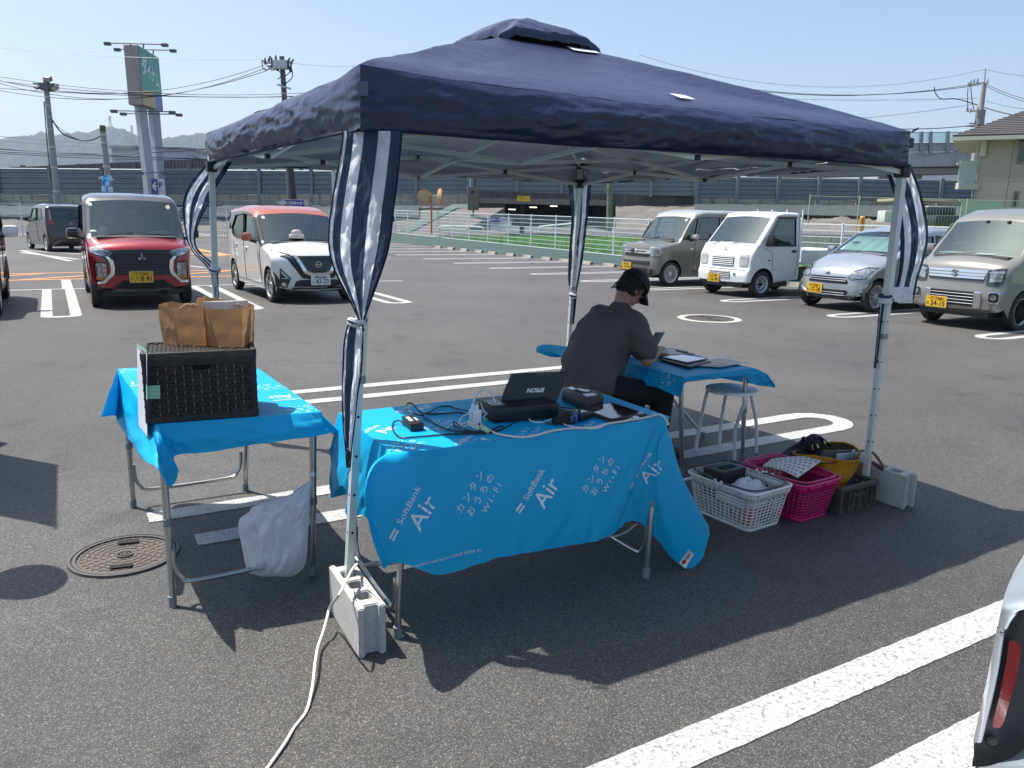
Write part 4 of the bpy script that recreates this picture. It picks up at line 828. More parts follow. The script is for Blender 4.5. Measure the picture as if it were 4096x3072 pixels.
    def decal(s, name, poly, mat, d=(1, 0, 0), off=.006, parent=None, mi=0, holes=(), step=.05, mb=None, mirror=False, back=.02):
        for sgn in ((1, -1) if mirror else (1,)):
            dd = V((d[0], d[1]*sgn, 0)).normalized(); own = mb is None; q = MB() if own else mb
            loops = [list(poly)]+[list(h) for h in holes]
            if sgn < 0: loops = [[(-u, z) for u, z in l] for l in loops]
            flat = [p for l in loops for p in l]; tri = tessellate_polygon([[V((u, z, 0)) for u, z in l] for l in loops])
            bm = bmesh.new(); vs = [bm.verts.new((u, z, 0)) for u, z in flat]
            for t in tri:
                try: bm.faces.new([vs[k] for k in t])
                except ValueError: pass
            for ax in (0, 1):
                lo = min(p[ax] for p in flat); hi = max(p[ax] for p in flat); c = math.floor(lo/step)*step
                while c < hi:
                    co = [0, 0, 0]; no = [0, 0, 0]; co[ax] = c; no[ax] = 1; bmesh.ops.bisect_plane(bm, geom=bm.verts[:]+bm.edges[:]+bm.faces[:], plane_co=co, plane_no=no, dist=1e-5); c += step
            bm.verts.index_update(); P = []; last = None
            for v in bm.verts: P.append(s.pos(v.co.x, v.co.y, dd, off))
            good = [p for p in P if p is not None]
            if not good: bm.free(); return None
            r = V((-dd.y, dd.x, 0))
            for i, v in enumerate(bm.verts):
                if P[i] is None:
                    b = min(good, key=lambda g_: (g_.dot(r)-v.co.x)**2+(g_.z-v.co.y)**2); P[i] = r*v.co.x+V((0, 0, v.co.y))+dd*(b.dot(dd))
            o = len(q.v); q.v += [p.copy() for p in P]
            for f in bm.faces:
                idx = [v.index for v in f.verts]; nr = (P[idx[1]]-P[idx[0]]).cross(P[idx[2]]-P[idx[0]])
                if nr.dot(dd) < 0: idx = idx[::-1]
                q.f.append(tuple(i+o for i in idx)); q.m.append(mi); q.s.append(True)
            be = [e for e in bm.edges if len(e.link_faces) == 1]
            for e in be:
                a, b = e.verts[0].index, e.verts[1].index; k = len(q.v); q.v += [P[a]-dd*back, P[b]-dd*back]; q.f.append((a+o, b+o, k+1, k)); q.m.append(mi); q.s.append(False)
            bm.free()
            if own: ob = q.build(name, mat, parent or s.root, True, 30)
        return ob if own else None
    def line(s, pts, w=.007, d=(0, 1, 0), mat=None, name='panel_gap', both=True, off=.003, mb=None):
        """thin strip following the body surface"""
        for sg in ((1, -1) if both else (1,)):
            dd = V((d[0], d[1]*sg, 0)).normalized(); q = mb or MB(); P = []
            for (a, b) in zip(pts[:-1], pts[1:]):
                k = max(1, int(hypot(b[0]-a[0], b[1]-a[1])/.06))
                for j in range(k): P.append((lerp(a[0], b[0], j/k), lerp(a[1], b[1], j/k)))
            P.append(pts[-1]); X = []
            for (u, z) in P:
                uu = -u if d[1] else u                        # for side views u is given as x
                if d[1]: uu = -u if sg > 0 else u
                h = s.pos(uu, z, dd, off)
                if h is not None: X.append(h)
            if len(X) > 1: q.tube(X, w/2, 6, 0)
            if mb is None and len(X) > 1: q.build(name, mat or gap, s.root, True)
    def sidedecal(s, name, poly, mat, both=True, off=.005, sides=(1, -1), parent=None):
        for sg in sides:
            s.decal(name, [((-x if sg > 0 else x), z) for x, z in poly], mat, (0, sg, 0), off, parent)
    def wheel(s, kind, rimmat=None, R_=None, tw=.15, capmat=None):
        R_ = s.R; rw = R_*(.70 if kind != 'steel' else .62)
        def mk():
            w = thing_tmp = None
            t = MB(); t.lathe([(rw, -tw/2+.01), (R_-.03, -tw/2), (R_-.006, -tw/2+.015), (R_, -tw/4), (R_, tw/4), (R_-.006, tw/2-.015), (R_-.03, tw/2), (rw, tw/2-.012), (rw-.01, tw/2-.03)], ax='Z', n=36)
            r = MB(); r.lathe([(rw+.004, -tw/2+.02), (rw-.01, -tw/2+.02), (rw-.02, 0), (rw-.02, tw/2-.03), (rw-.004, tw/2-.008), (rw+.006, tw/2-.008)], n=36, mi=0)
            r.lathe([(rw-.02, -.02), (.02, -.02)], n=24, mi=1)
            zf = tw/2-.02
            if kind == 'steel':
                r.lathe([(rw-.012, zf-.03), (rw*.80, zf-.05), (rw*.72, zf-.03), (rw*.62, zf-.02), (rw*.42, zf-.055), (.03, zf-.055)], n=30, mi=0)
                for k in range(12): a = 2*pi*k/12; r.lathe([(.0001, zf-.022), (.017, zf-.022)], (rw*.69*cos(a), rw*.69*sin(a), 0), n=8, mi=1)
                r.lathe([(.035, zf-.05), (.035, zf-.01), (.02, zf)], n=14, mi=1)
                for k in range(4): a = 2*pi*k/4; r.lathe([(.014, zf-.05), (.012, zf-.03), (.0001, zf-.03)], (.065*cos(a), .065*sin(a), 0), n=8, mi=1)
            else:
                ns, sw0, sw1, mi_ = {'spoke10': (10, .018, .03, 0), 'spoke7': (7, .035, .055, 0), 'cover': (7, .045, .085, 0), 'turbine': (9, .03, .05, 0), 'blackspoke': (8, .024, .03, 1), 'two': (5, .05, .03, 0)}[kind]
                for k in range(ns):
                    a = 2*pi*k/ns; tw_ = .18 if kind in ('turbine', 'two') else 0
                    ca, sa = cos(a), sin(a); cb, sb = cos(a+tw_), sin(a+tw_)
                    pts = [V((.03*ca-sw0*sa, .03*sa+sw0*ca, zf-.012)), V((.03*ca+sw0*sa, .03*sa-sw0*ca, zf-.012)), V(((rw-.008)*cb+sw1*sb, (rw-.008)*sb-sw1*cb, zf-.004)), V(((rw-.008)*cb-sw1*sb, (rw-.008)*sb+sw1*cb, zf-.004))]
                    dn = V((0, 0, -.025)); r.add(pts+[p+dn for p in pts], [(3, 2, 1, 0)[::-1], (0, 1, 5, 4), (1, 2, 6, 5), (2, 3, 7, 6), (3, 0, 4, 7)], mi_)
                    r.add(pts+[p+dn for p in pts], [(3, 2, 1, 0)], mi_)
                r.lathe([(.055, zf-.03), (.052, zf-.004), (.03, zf+.002), (.0001, zf+.002)], n=20, mi=mi_)
            return t, r
        for xw in s.wheels:
            for sg in (-1, 1):
                t, r = mk(); Mx = Matrix.Translation((xw, sg*(s.W/2-tw/2-.012), R_)) @ Matrix.Rotation(-sg*pi/2, 4, 'X')
                for mb in (t, r): mb.v = [Mx @ v for v in mb.v]
                o = t.build('wheel', rubber, s.root, True); r.build('rim', [rimmat or alloy, gap], o, True)
    def plate(s, z, y, top, num, kana, yellow=True, front=True, off=.035, W_=.33, H_=.165, tilt=0.):
        d = V((1, 0, 0)) if front else V((-1, 0, 0)); sg = 1 if front else -1
        x = max((s.pos(sg*(y+k), z+j, d, 0) or V((-9*sg, 0, 0))).x*sg for k in (-.15, 0, .15) for j in (-.07, 0, .07))*sg+sg*off*.4
        q = MB(); f = lambda a, b: V((x, y+(a if front else -a)*1, z+b))
        base = rr(0, 0, W_, H_, .012); q.prism(base, f, (.006*sg, 0, 0), 0)
        q.prism(rr(0, 0, W_+.012, H_+.012, .014), lambda a, b: f(a, b)-V((.004*sg, 0, 0)), (.005*sg, 0, 0), 1)
        q.box((x-sg*.02, y, z), (.04, W_*.6, H_*.6), 2)
        o = q.build('licence_plate', [plY if yellow else plW, silverp, blackp], s.root, True)
        q = MB(); g_ = lambda a, b: V((x+sg*.0085, y+(a if front else -a), z+b))
        i_ = ink if yellow else ink2
        text(q, top, lambda a, b: g_(a-.0, b+.045), .055, .02); text(q, num, lambda a, b: g_(a+.026, b-.028), .108, .012, sx=.92); text(q, kana, lambda a, b: g_(a-.135, b-.032), .045, .015)
        for e in (-1, 1): q.box(g_(e*.11, .047), (.004, .012, .012))
        q.build('plate_lettering', i_, o, True)
    def interior(s, x0, z0, seat=seatm, rear=True, wheelside=-1):
        zf = s.R+.28
        q = MB(); q.box((x0, 0, z0-.12), (.45, s.W-.3, .24), bev=.06); q.build('dashboard', dashm, s.root, True)
        for sg in (-1, 1):
            q = MB(); xs = x0-.72; q.box((xs, sg*.36, .62), (.5, .46, .16), bev=.05); q.box((xs-.28, sg*.36, .93), (.14, .44, .58), bev=.06, rot=Matrix.Rotation(-.2, 3, 'Y')); q.box((xs-.36, sg*.36, 1.30), (.09, .24, .19), bev=.04); q.build('front_seat', seat, s.root, True)
        if rear: q = MB(); q.box((x0-1.75, 0, .8), (.16, s.W-.35, .7), bev=.06); q.box((x0-1.5, 0, .58), (.5, s.W-.35, .16), bev=.05); q.build('rear_seat', seat, s.root, True)
        c = V((x0-.24, wheelside*.36, z0+.03)); Rm = Matrix.Rotation(-1.05, 3, 'Y'); q = MB()
        q.tube([c+Rm @ V((.18*cos(a), .18*sin(a), 0)) for a in [2*pi*k/20 for k in range(21)]], .014, 6, cap=False); q.tube([c+Rm @ V((.17, 0, 0)), c+Rm @ V((-.17, 0, 0))], .02, 6); q.tube([c, c+Rm @ V((0, 0, -.3))], .03, 6); q.build('steering_wheel', dashm, s.root, True)
        q = MB(); q.box((x0-.42, 0, z0+.36), (.03, .20, .06), bev=.012); q.build('inner_mirror', dashm, s.root, True)
    def mirrors(s, x, z, mat, size=(.10, .17, .13), stalk=True, out=.10):
        for sg in (-1, 1):
            y = sg*(s.wd(x, z)+out+size[1]*.35); q = MB(); q.box((x, y, z), size, bev=min(size)*.42); h = q.build('wing_mirror', mat, s.root, True)
            q = MB(); q.tube([(x+.0, sg*(s.wd(x, z-.1)-.02), z-.09), (x, y-sg*.03, z-.05)], [.03, .025], 8); q.box((x-size[0]*.49, y, z), (.012, size[1]*.86, size[2]*.82), bev=.004); q.build('mirror_base', blackp, h, True)
    def wipers(s, x, y0s, ln, n=2):
        for y0 in y0s:
            q = MB(); P = []
            for k in range(7):
                y = y0+ln*k/6; h = s.bvh.ray_cast(V((x-.045*k/6*1.2, y, 3)), V((0, 0, -1)))
                if h[0] is not None: P.append(h[0]+V((.012, 0, .018)))
            if len(P) > 1: q.tube(P, .009, 5); q.build('wiper', blackp, s.root, True)
    def text3(s, txt, cx, cz, size, mat, d=(1, 0, 0), name='badge', bold=.03, off=.012, parent=None, sx=1):
        q = MB(); dd = V(d).normalized(); r = V((-dd.y, dd.x, 0)); vs, fs = textpoly(txt, size, bold); P = []
        for a, b in vs:
            p = s.pos(cx+a*sx, cz+b, dd, off) or (r*(cx+a*sx)+V((0, 0, cz+b)))
            P.append(p)
        q.add(P, fs); q.build(name, mat, parent or s.root, True)
def mir(p): return [(-x, z) for x, z in p][::-1]
def carroot(name, label, u, v, head, group='parked kei cars', x0=0):
    """u,v = lot position of the front axle centre; head in lot degrees; x0 = local x of that axle"""
    a = TH+R(head); p = L(u, v)-V((cos(a), sin(a), 0))*x0
    return thing(name, label, 'car' if 'truck' not in name else 'truck', (p.x, p.y, 0), a, group)
def emblem(c, cx, cz, kind, size, mat=chrome, off=.02):
    P = lambda y, z, o=off: (c.pos(y, z, (1, 0, 0), o) or V((2, y, z)))
    x = P(cx, cz).x; f = lambda y, z: V((x, cx+y*size, cz+z*size)); q = MB(); e = (.008, 0, 0)
    if kind == 'diamonds':
        for a in (90, 210, 330):
            ca, sa = cos(R(a)), sin(R(a)); t = [(0, 0), (.5*ca-.27*sa, .5*sa+.27*ca), (ca, sa), (.5*ca+.27*sa, .5*sa-.27*ca)]; q.prism(t, f, e)
    elif kind == 'ring':
        q.prism([(cos(R(k*12)), sin(R(k*12))) for k in range(30)], f, e, holes=[[(.8*cos(R(k*12)), .8*sin(R(k*12))) for k in range(30)]]); q.prism(rr(0, 0, 2.25, .38, .05), lambda y, z: f(y, z)+V((.004, 0, 0)), e)
        text(q, 'NISSAN', lambda y, z: f(y, z)+V((.0125, 0, 0)), .32, .02, mi=1)
    elif kind == 'S':
        q.prism([(.95, .35), (-.1, 1), (-.85, .42), (.25, -.32), (-.05, -.52), (-.95, -.1), (-.95, -.35), (.1, -1), (.85, -.42), (-.25, .32), (.05, .52), (.95, .1)], f, e)
    elif kind == 'D':
        q.prism([(1.2*cos(R(k*12)), sin(R(k*12))) for k in range(30)], f, e, holes=[[(1.02*cos(R(k*12)), .84*sin(R(k*12))) for k in range(30)]]); q.prism([(-.7, -.5), (.1, -.55), (.75, -.1), (.6, .5), (.2, .2), (-.2, .05)], f, e)
    q.build('emblem', [mat, ink], c.root, True)

# ------------------------------------------------------------------ 1 red kei van, black roof
r = carroot('parked_car', 'red kei van with black roof and chrome framed grille, between painted bays', 1.19, 13.97, -90, x0=1.22)
red = carpaint('paint_red', (.30, .012, .022), .35); graph = carpaint('paint_graphite', (.06, .065, .07), .5)
pf = [(1.60, .24, .05, .12, .06, 'lo'), (1.70, .30, .10, .22, .10, 'b'), (1.715, .48, .14, .22, .12, 'b'), (1.70, .80, .14, .2, .12, 'b'), (1.655, .93, .09, .2, .10, 'b'), (1.52, 1.02, .06, .2, .08, 'b'), (1.12, 1.10, .05, .16, .06, 'cowl'), (1.06, 1.115, .04, .09, .06, 'ws'), (.58, 1.66, .05, .09, .05, 'rf'), (.47, 1.73, .07, .16, .04, 'rf'), (.1, 1.775, .08, .18, .02, 'rf'), (-1.2, 1.77, .08, .18, .02, 'rf'), (-1.55, 1.71, .08, .16, .03, 'rf'), (-1.62, 1.60, .05, .12, .03, 'rf'), (-1.66, 1.05, .08, .14, .04, 'b'), (-1.68, .5, .08, .14, .04, 'b'), (-1.62, .26, .05, .1, .03, 'lo')]
side = [([(.80, 1.16), (.50, 1.56), (-.28, 1.58), (-.28, 1.13)], sglass), ([(-.36, 1.13), (-.36, 1.58), (-1.38, 1.56), (-1.45, 1.14)], pglass)]
c1 = Car(r, 1.475, pf, (1.22, -1.275), .285, 1.08, .055, {'list': [red, graph, blackp, blackg], 'rf': 1, 'lo': 2, 'cowl': 2, 'side_hi': 1, 'ws': 1, 'rw': 1}, side, nose=(.35, .03), tail=(.25, .03))
c1.wheel('turbine'); c1.interior(1.0, 1.10); c1.mirrors(.86, 1.13, blackg, (.12, .17, .16)); c1.wipers(1.10, (.05, -.55), .5)
dg = lambda z0, y0, z1, y1: None
grl = [(-.42, .895), (0, .91), (.42, .895), (.60, .86), (.46, .70), (.40, .52), (0, .50), (-.40, .52), (-.46, .70), (-.60, .86)]
c1.decal('grille', grl, blackp, off=.010)
q = MB()
for z in (.86, .81, .76, .71, .655, .60, .56): 
    w = .50 if z > .8 else .42
    for k in range(17 if z > .64 else 1):
        if z > .64: y = -w+2*w*k/16; q.box((c1.pos(y, z, (1, 0, 0), .012) or V((1.7, y, z))), (.012, w*.09, .016))
        else: q.box((c1.pos(0, z, (1, 0, 0), .004)), (.012, w*1.7, .014))
q.build('grille_pattern', m_('grille_grey', (.045, .048, .05), .4), r, True)
for z in (.835, .782, .735, .685): c1.line([(-.5, z), (0, z+.006), (.5, z)], .014, (1, 0, 0), blackg, 'grille_bar', False, .014)
ch = [(-.66, .845), (-.64, .865), (-.50, .80), (-.455, .72), (-.44, .60), (-.455, .545), (-.56, .43), (-.66, .42), (-.66, .39), (-.54, .39), (-.40, .53), (-.385, .62), (-.40, .74), (-.46, .80)]
c1.decal('chrome_frame', ch, chrome, off=.022, mirror=True, step=.03)
c1.decal('day_lamp', [(-.70, .945), (-.46, .90), (-.40, .86), (-.44, .815), (-.56, .83), (-.705, .865)], lamp_, (1, -.25, 0) if 0 else (1, 0, 0), .012, mirror=True, step=.03)
c1.decal('headlight', rr(-.575, .60, .15, .20, .02), lamp_, off=.016, mirror=True); c1.decal('headlight_bezel', rr(-.575, .575, .18, .29, .03), blackg, off=.009, mirror=True); c1.decal('turn_signal', [(-.65, .50), (-.51, .50), (-.57, .44), (-.645, .45)], ambl, off=.016, mirror=True)
c1.decal('lower_intake', [(-.46, .30), (.46, .30), (.36, .40), (-.36, .40)], blackp, off=.010); c1.decal('bumper_mouth', [(-.38, .30), (.38, .30), (.30, .44), (-.30, .44)], gap, off=.013)
c1.decal('skid_plate', [(-.46, .275), (-.36, .31), (-.12, .295), (.12, .295), (.36, .31), (.46, .275), (.36, .262), (.12, .255), (-.12, .255), (-.36, .262)], silverp, off=.022)
c1.decal('bumper_lip', [(-.68, .225), (.68, .225), (.70, .285), (.44, .30), (-.44, .30), (-.70, .285)], blackp, off=.012)
emblem(c1, 0, .79, 'diamonds', .075, off=.022); c1.plate(.49, -.03, '倉敷584', '・8 41', 'け', True)
for x in (-.32, .86): c1.line([(x, .3), (x, 1.05)])
c1.line([(.93, .33), (.93, .95), (.85, 1.08)]); c1.sidedecal('door_handle', rr(-.22, .93, .18, .04, .015), graph); c1.sidedecal('door_handle', rr(-.45, .93, .18, .04, .015), graph)
c1.sidedecal('sill_cladding', [(.9, .21), (-.95, .21), (-.95, .28), (.9, .28)], blackp)
q = MB(); q.ell((.86, -.46, 1.18), (.07, .07, .07)); q.ell((.93, -.60, 1.15), (.06, .07, .035)); q.build('dash_ornament', m_('plush_white', (.55, .6, .55), .9), r, True)
q = MB(); q.ell((.92, .38, 1.145), (.05, .13, .03)); q.ell((.92, .27, 1.14), (.04, .08, .025)); q.build('dash_cushion', m_('plush_yellow', (.55, .5, .06), .9), r, True)
c1.decal('inspection_sticker', rr(-.60, 1.58, .045, .045, .004), m_('sticker_white', (.7, .72, .72), .5), off=.004); c1.decal('round_sticker', [(.55+.035*cos(R(k*24)), 1.56+.035*sin(R(k*24))) for k in range(15)], m_('sticker_cream', (.6, .5, .38), .5), off=.004)
q = MB(); q.tube([(.1, .25, 1.77), (-.1, .25, 1.83)], .006, 6); q.build('aerial', blackp, r, True)

# ------------------------------------------------------------------ 2 white kei wagon with orange roof
r = carroot('parked_car', 'white kei wagon with orange roof and mirrors, behind the striped front curtain', 3.88, 13.75, -88, x0=1.24)
wht = carpaint('paint_pearl', (.70, .71, .71), .08); orr = carpaint('paint_orange', (.48, .12, .06), .35)
pf = [(1.62, .2, .05, .14, .10, 'b'), (1.70, .27, .10, .24, .14, 'b'), (1.71, .55, .14, .26, .16, 'b'), (1.68, .76, .12, .24, .15, 'b'), (1.58, .87, .08, .22, .12, 'b'), (1.35, .955, .06, .2, .08, 'b'), (.95, 1.02, .05, .16, .06, 'cowl'), (.90, 1.03, .04, .085, .07, 'ws'), (.36, 1.50, .05, .085, .06, 'rf'), (.24, 1.565, .07, .16, .04, 'rf'), (-.1, 1.625, .09, .2, .02, 'rf'), (-.6, 1.64, .09, .2, .02, 'rf'), (-1.45, 1.585, .08, .18, .02, 'rf'), (-1.62, 1.54, .06, .14, .03, 'rw2'), (-1.66, 1.05, .08, .16, .04, 'b'), (-1.69, .55, .08, .16, .04, 'b'), (-1.63, .24, .05, .1, .03, 'b')]
side = [([(.62, 1.06), (.22, 1.45), (-.27, 1.475), (-.27, 1.03)], sglass), ([(-.36, 1.03), (-.36, 1.475), (-.98, 1.44), (-1.25, 1.20), (-1.12, 1.06)], pglass)]
def sfn(x, z): 
    if z > 1.52: return 1
    if z > 1.01+max(0, -.9-x)*.35: return 2
    return 0
c2 = Car(r, 1.475, pf, (1.24, -1.255), .285, 1.0, .07, {'list': [wht, orr, blackg], 'rf': 1, 'cowl': 2, 'ws': 2, 'rw2': 2, 'side_fn': sfn}, side, nose=(.4, .06), tail=(.3, .05))
c2.wheel('two'); c2.interior(.80, 1.02); c2.mirrors(.56, 1.08, orr, (.14, .17, .15)); c2.wipers(.93, (.05, -.5), .45)
c2.decal('grille', [(-.36, .80), (.36, .80), (.22, .56), (.12, .52), (-.12, .52), (-.22, .56)], blackg, off=.008)
q = MB()
for z in (.77, .73, .69, .65, .61, .57):
    w = .30*(z-.40)/.38
    for k in range(13): y = -w+2*w*k/12; q.box((c2.pos(y, z, (1, 0, 0), .010) or V((1.7, y, z))), (.01, w*.11, .018))
q.build('grille_pattern', m_('grille_grey'), r, True)
c2.decal('chrome_v', [(-.40, .81), (-.34, .81), (-.20, .555), (-.11, .515), (.11, .515), (.20, .555), (.34, .81), (.40, .81), (.24, .51), (.13, .465), (-.13, .465), (-.24, .51)], chrome, off=.016, step=.03)
c2.decal('black_v', [(-.52, .78), (-.40, .81), (-.24, .51), (-.13, .465), (.13, .465), (.24, .51), (.40, .81), (.52, .78), (.28, .43), (.14, .405), (-.14, .405), (-.28, .43)], blackg, off=.007, step=.03)
c2.decal('headlight', [(-.69, .90), (-.66, .82), (-.42, .745), (-.39, .775), (-.46, .835)], lampb, off=.01, mirror=True, step=.03); c2.decal('lamp_strip', [(-.675, .875), (-.655, .84), (-.52, .79), (-.43, .775), (-.50, .825)], lamp_, off=.014, mirror=True, step=.03)
c2.decal('fog_recess', [(-.62, .60), (-.46, .43), (-.52, .27), (-.63, .26)], blackg, off=.008, mirror=True); c2.decal('fog_lamp', [(-.57+.038*cos(R(k*24)), .32+.038*sin(R(k*24))) for k in range(15)], lamp_, off=.016, mirror=True); c2.decal('fog_chevron', [(-.61, .56), (-.48, .42), (-.58, .42), (-.60, .435), (-.53, .435), (-.605, .52)], silverp, off=.013, mirror=True, step=.02)
c2.decal('lower_intake', [(-.44, .24), (.44, .24), (.38, .38), (.30, .40), (-.30, .40), (-.38, .38)], blackp, off=.008); 
for z in (.28, .32, .36): c2.line([(-.38, z), (.38, z)], .008, (1, 0, 0), m_('grille_grey'), 'intake_bar', False, .012)
emblem(c2, 0, .66, 'ring', .052, off=.02); c2.plate(.395, .03, '岡山583', '43-33', 'え', False)
for x in (-.32, .78): c2.line([(x, .28), (x, 1.0)])
c2.line([(-1.08, .95), (-1.05, .7), (-.95, .55)]); c2.line([(.72, .28), (-.9, .28)]); c2.sidedecal('door_handle', rr(-.17, .86, .17, .04, .015), wht, off=.018); c2.sidedecal('door_handle', rr(-.92, .90, .15, .04, .015), wht, off=.018)
q = MB(); q.box((.86, -.10, 1.10), (.12, .24, .07), bev=.01); q.ell((.86, -.10, 1.16), (.04, .10, .06)); q.build('tissue_box', m_('tissue_white', (.62, .62, .6), .8, var=(30, .6, (.4, .2, .2))), r, True)
c2.decal('inspection_sticker', rr(-.55, 1.42, .05, .045, .004), m_('sticker_white'), off=.004)
q = MB(); q.tube([(-.9, .35, 1.63), (-1.1, .35, 1.72)], .006, 6); q.build('aerial', blackp, r, True)

# ------------------------------------------------------------------ 3 grey beige boxy kei wagon
def rightcar(v, label, x0): return carroot('parked_car' if 'truck' not in label else 'kei_truck', label, 12.45, v, 180, x0=x0)
r = rightcar(14.78, 'grey beige boxy kei wagon in the farthest right bay behind the seated man', 1.20)
gbe = carpaint('paint_khaki', (.185, .18, .155), .25); gbl = carpaint('paint_khaki_roof', (.42, .41, .37), .2)
pf = [(1.58, .22, .05, .1, .05, 'b'), (1.68, .28, .09, .18, .08, 'b'), (1.70, .50, .12, .2, .09, 'b'), (1.68, .60, .10, .2, .09, 'b'), (1.665, .88, .09, .2, .09, 'b'), (1.60, .97, .07, .18, .07, 'b'), (1.05, 1.04, .05, .14, .05, 'b'), (1.00, 1.05, .04, .08, .05, 'ws'), (.62, 1.60, .05, .08, .05, 'rf'), (.52, 1.70, .06, .12, .03, 'rf'), (.2, 1.765, .08, .15, .02, 'rf'), (-1.3, 1.77, .08, .15, .02, 'rf'), (-1.60, 1.72, .07, .14, .02, 'rf'), (-1.66, 1.6, .05, .12, .03, 'b'), (-1.69, 1.0, .07, .14, .03, 'b'), (-1.69, .5, .07, .14, .03, 'b'), (-1.63, .25, .05, .1, .03, 'b')]
side = [([(.92, 1.08), (.72, 1.42), (.52, 1.56), (.44, 1.56), (.56, 1.08)], sglass), ([(.48, 1.08), (.36, 1.58), (-.24, 1.59), (-.24, 1.08)], sglass), ([(-.33, 1.08), (-.33, 1.59), (-1.10, 1.59), (-1.12, 1.08)], pglass), ([(-1.2, 1.10), (-1.2, 1.58), (-1.52, 1.55), (-1.57, 1.12)], pglass)]
c3 = Car(r, 1.475, pf, (1.20, -1.26), .28, 1.04, .05, {'list': [gbe, gbl, blackp], 'rf': 1, 'ws': 0}, side, nose=(.3, .02), tail=(.2, .02))
c3.wheel('cover', m_('wheel_cover', (.62, .63, .64), .3, .4)); c3.interior(.9, 1.05, seatl); c3.mirrors(.66, 1.14, gbl, (.13, .17, .12)); c3.wipers(1.02, (.05, -.5), .45)
c3.decal('grille', [(-.50, .84), (.50, .84), (.46, .70), (.42, .66), (-.42, .66), (-.46, .70)], blackp, off=.008); c3.decal('grille_bar', [(-.52, .83), (.52, .83), (.46, .735), (-.46, .735)], chrome, off=.014); c3.decal('grille_slot', [(-.34, .795), (.34, .795), (.32, .765), (-.32, .765)], blackg, off=.018)
c3.decal('headlight', rr(-.58, .80, .24, .17, .04), lamp_, off=.012, mirror=True, step=.03); c3.decal('headlight_rim', rr(-.58, .80, .28, .20, .05), chrome, off=.007, mirror=True, step=.03)
c3.decal('upper_intake', rr(0, .52, .98, .085, .02), blackp, off=.008); c3.decal('lower_intake', rr(0, .34, .84, .12, .02), blackp, off=.008); c3.decal('fog_slot', rr(-.53, .34, .12, .10, .02), blackg, off=.012, mirror=True)
emblem(c3, 0, .785, 'S', .05, off=.026); c3.plate(.42, -.30, '岡山581', '34-96', 'わ', True)
for x in (-.29, .52): c3.line([(x, .28), (x, 1.04)])
c3.line([(-.29, 1.04), (-.29, 1.66)]); c3.line([(-1.16, .6), (-1.16, 1.62)]); c3.line([(.52, .33), (-.29, .33)]); c3.sidedecal('door_handle', rr(-.12, .86, .17, .05, .02), blackp, off=.02); c3.sidedecal('door_handle', rr(-.42, .86, .17, .05, .02), blackp, off=.02)
c3.line([(-.3, .66), (-1.4, .66)], .012, mat=gbe, name='body_crease')
c3.sidedecal('side_badge', rr(.62, .86, .10, .018, .004), chrome)
c3.decal('round_sticker', [(.52+.03*cos(R(k*24)), 1.52+.03*sin(R(k*24))) for k in range(15)], m_('sticker_cream'), off=.004)

# ------------------------------------------------------------------ 4 white kei truck
r = rightcar(12.02, 'white kei truck with open cargo bed, second bay from the far right', 1.22)
wt = carpaint('paint_truck_white', (.72, .74, .74), 0., .4)
pf = [(1.60, .27, .03, .08, .03, 'b'), (1.69, .30, .04, .10, .05, 'b'), (1.70, .50, .04, .07, .05, 'b'), (1.655, .56, .035, .06, .05, 'b'), (1.63, .85, .035, .06, .05, 'b'), (1.50, 1.08, .035, .06, .05, 'b'), (1.475, 1.10, .04, .075, .06, 'ws'), (1.02, 1.63, .05, .075, .05, 'b'), (.94, 1.70, .045, .08, .03, 'b'), (.7, 1.735, .045, .08, .02, 'b'), (.25, 1.73, .045, .08, .02, 'b'), (.16, 1.66, .05, .1, .02, 'b'), (.14, .9, .04, .1, .01, 'b'), (.14, .35, .03, .1, .01, 'b')]
side = [([(1.22, 1.04), (1.10, 1.24), (.88, 1.58), (.36, 1.60), (.34, 1.04)], sglass)]
c4 = Car(r, 1.475, pf, (1.22,), .27, 1.02, .06, {'list': [wt, blackp]}, side, arch=.06, nose=(.2, .03), sill=.3)
c4.wheels = (1.22, -.68); c4.wheel('steel', m_('steel_rim', (.50, .51, .52), .45, .3)); c4.interior(1.16, .98, seatl, rear=False); c4.wipers(1.51, (.1, -.45), .45)
c4.decal('grille', rr(0, .72, .62, .19, .02), m_('recess_dark', (.05, .05, .05), .7), off=.004)
for k in range(5): c4.line([(-.30, .645+.038*k), (.30, .645+.038*k)], .022, (1, 0, 0), wt, 'grille_slat', False, .010)
c4.decal('bumper_grille', rr(-.02, .45, .60, .13, .02), m_('recess_dark'), off=.004)
for k in range(4): c4.line([(-.31, .40+.033*k), (.27, .40+.033*k)], .012, (1, 0, 0), wt, 'bumper_slat', False, .008)
for k in range(11): c4.line([(-.29+.056*k, .39), (-.29+.056*k, .51)], .007, (1, 0, 0), wt, 'bumper_slat', False, .007)
c4.decal('headlight', [(-.66, .64), (-.46, .64), (-.45, .82), (-.50, .88), (-.67, .88)], lampc, off=.012, mirror=True, step=.03); c4.decal('lamp_divider', [(-.655, .79), (-.455, .79), (-.455, .80), (-.655, .80)], silverp, off=.016, mirror=True, step=.03)
c4.line([(-.62, .555), (.62, .555)], .012, (1, 0, 0), m_('recess_dark'), 'bumper_seam', False); c4.line([(-.42, .93), (.42, .93)], .008, (1, 0, 0), m_('soft_line', (.4, .41, .41), .6), 'panel_seam', False)
emblem(c4, 0, .97, 'S', .045, m_('emblem_grey', (.35, .36, .36), .4), off=.016); c4.plate(.36, -.16, '倉敷480', '22-06', 'え', True)
for k in range(3): c4.line([(.36, .45+.02*k), (.42, .45+.02*k)], .007, (1, 0, 0), gap, 'vent_slot', False, .004)
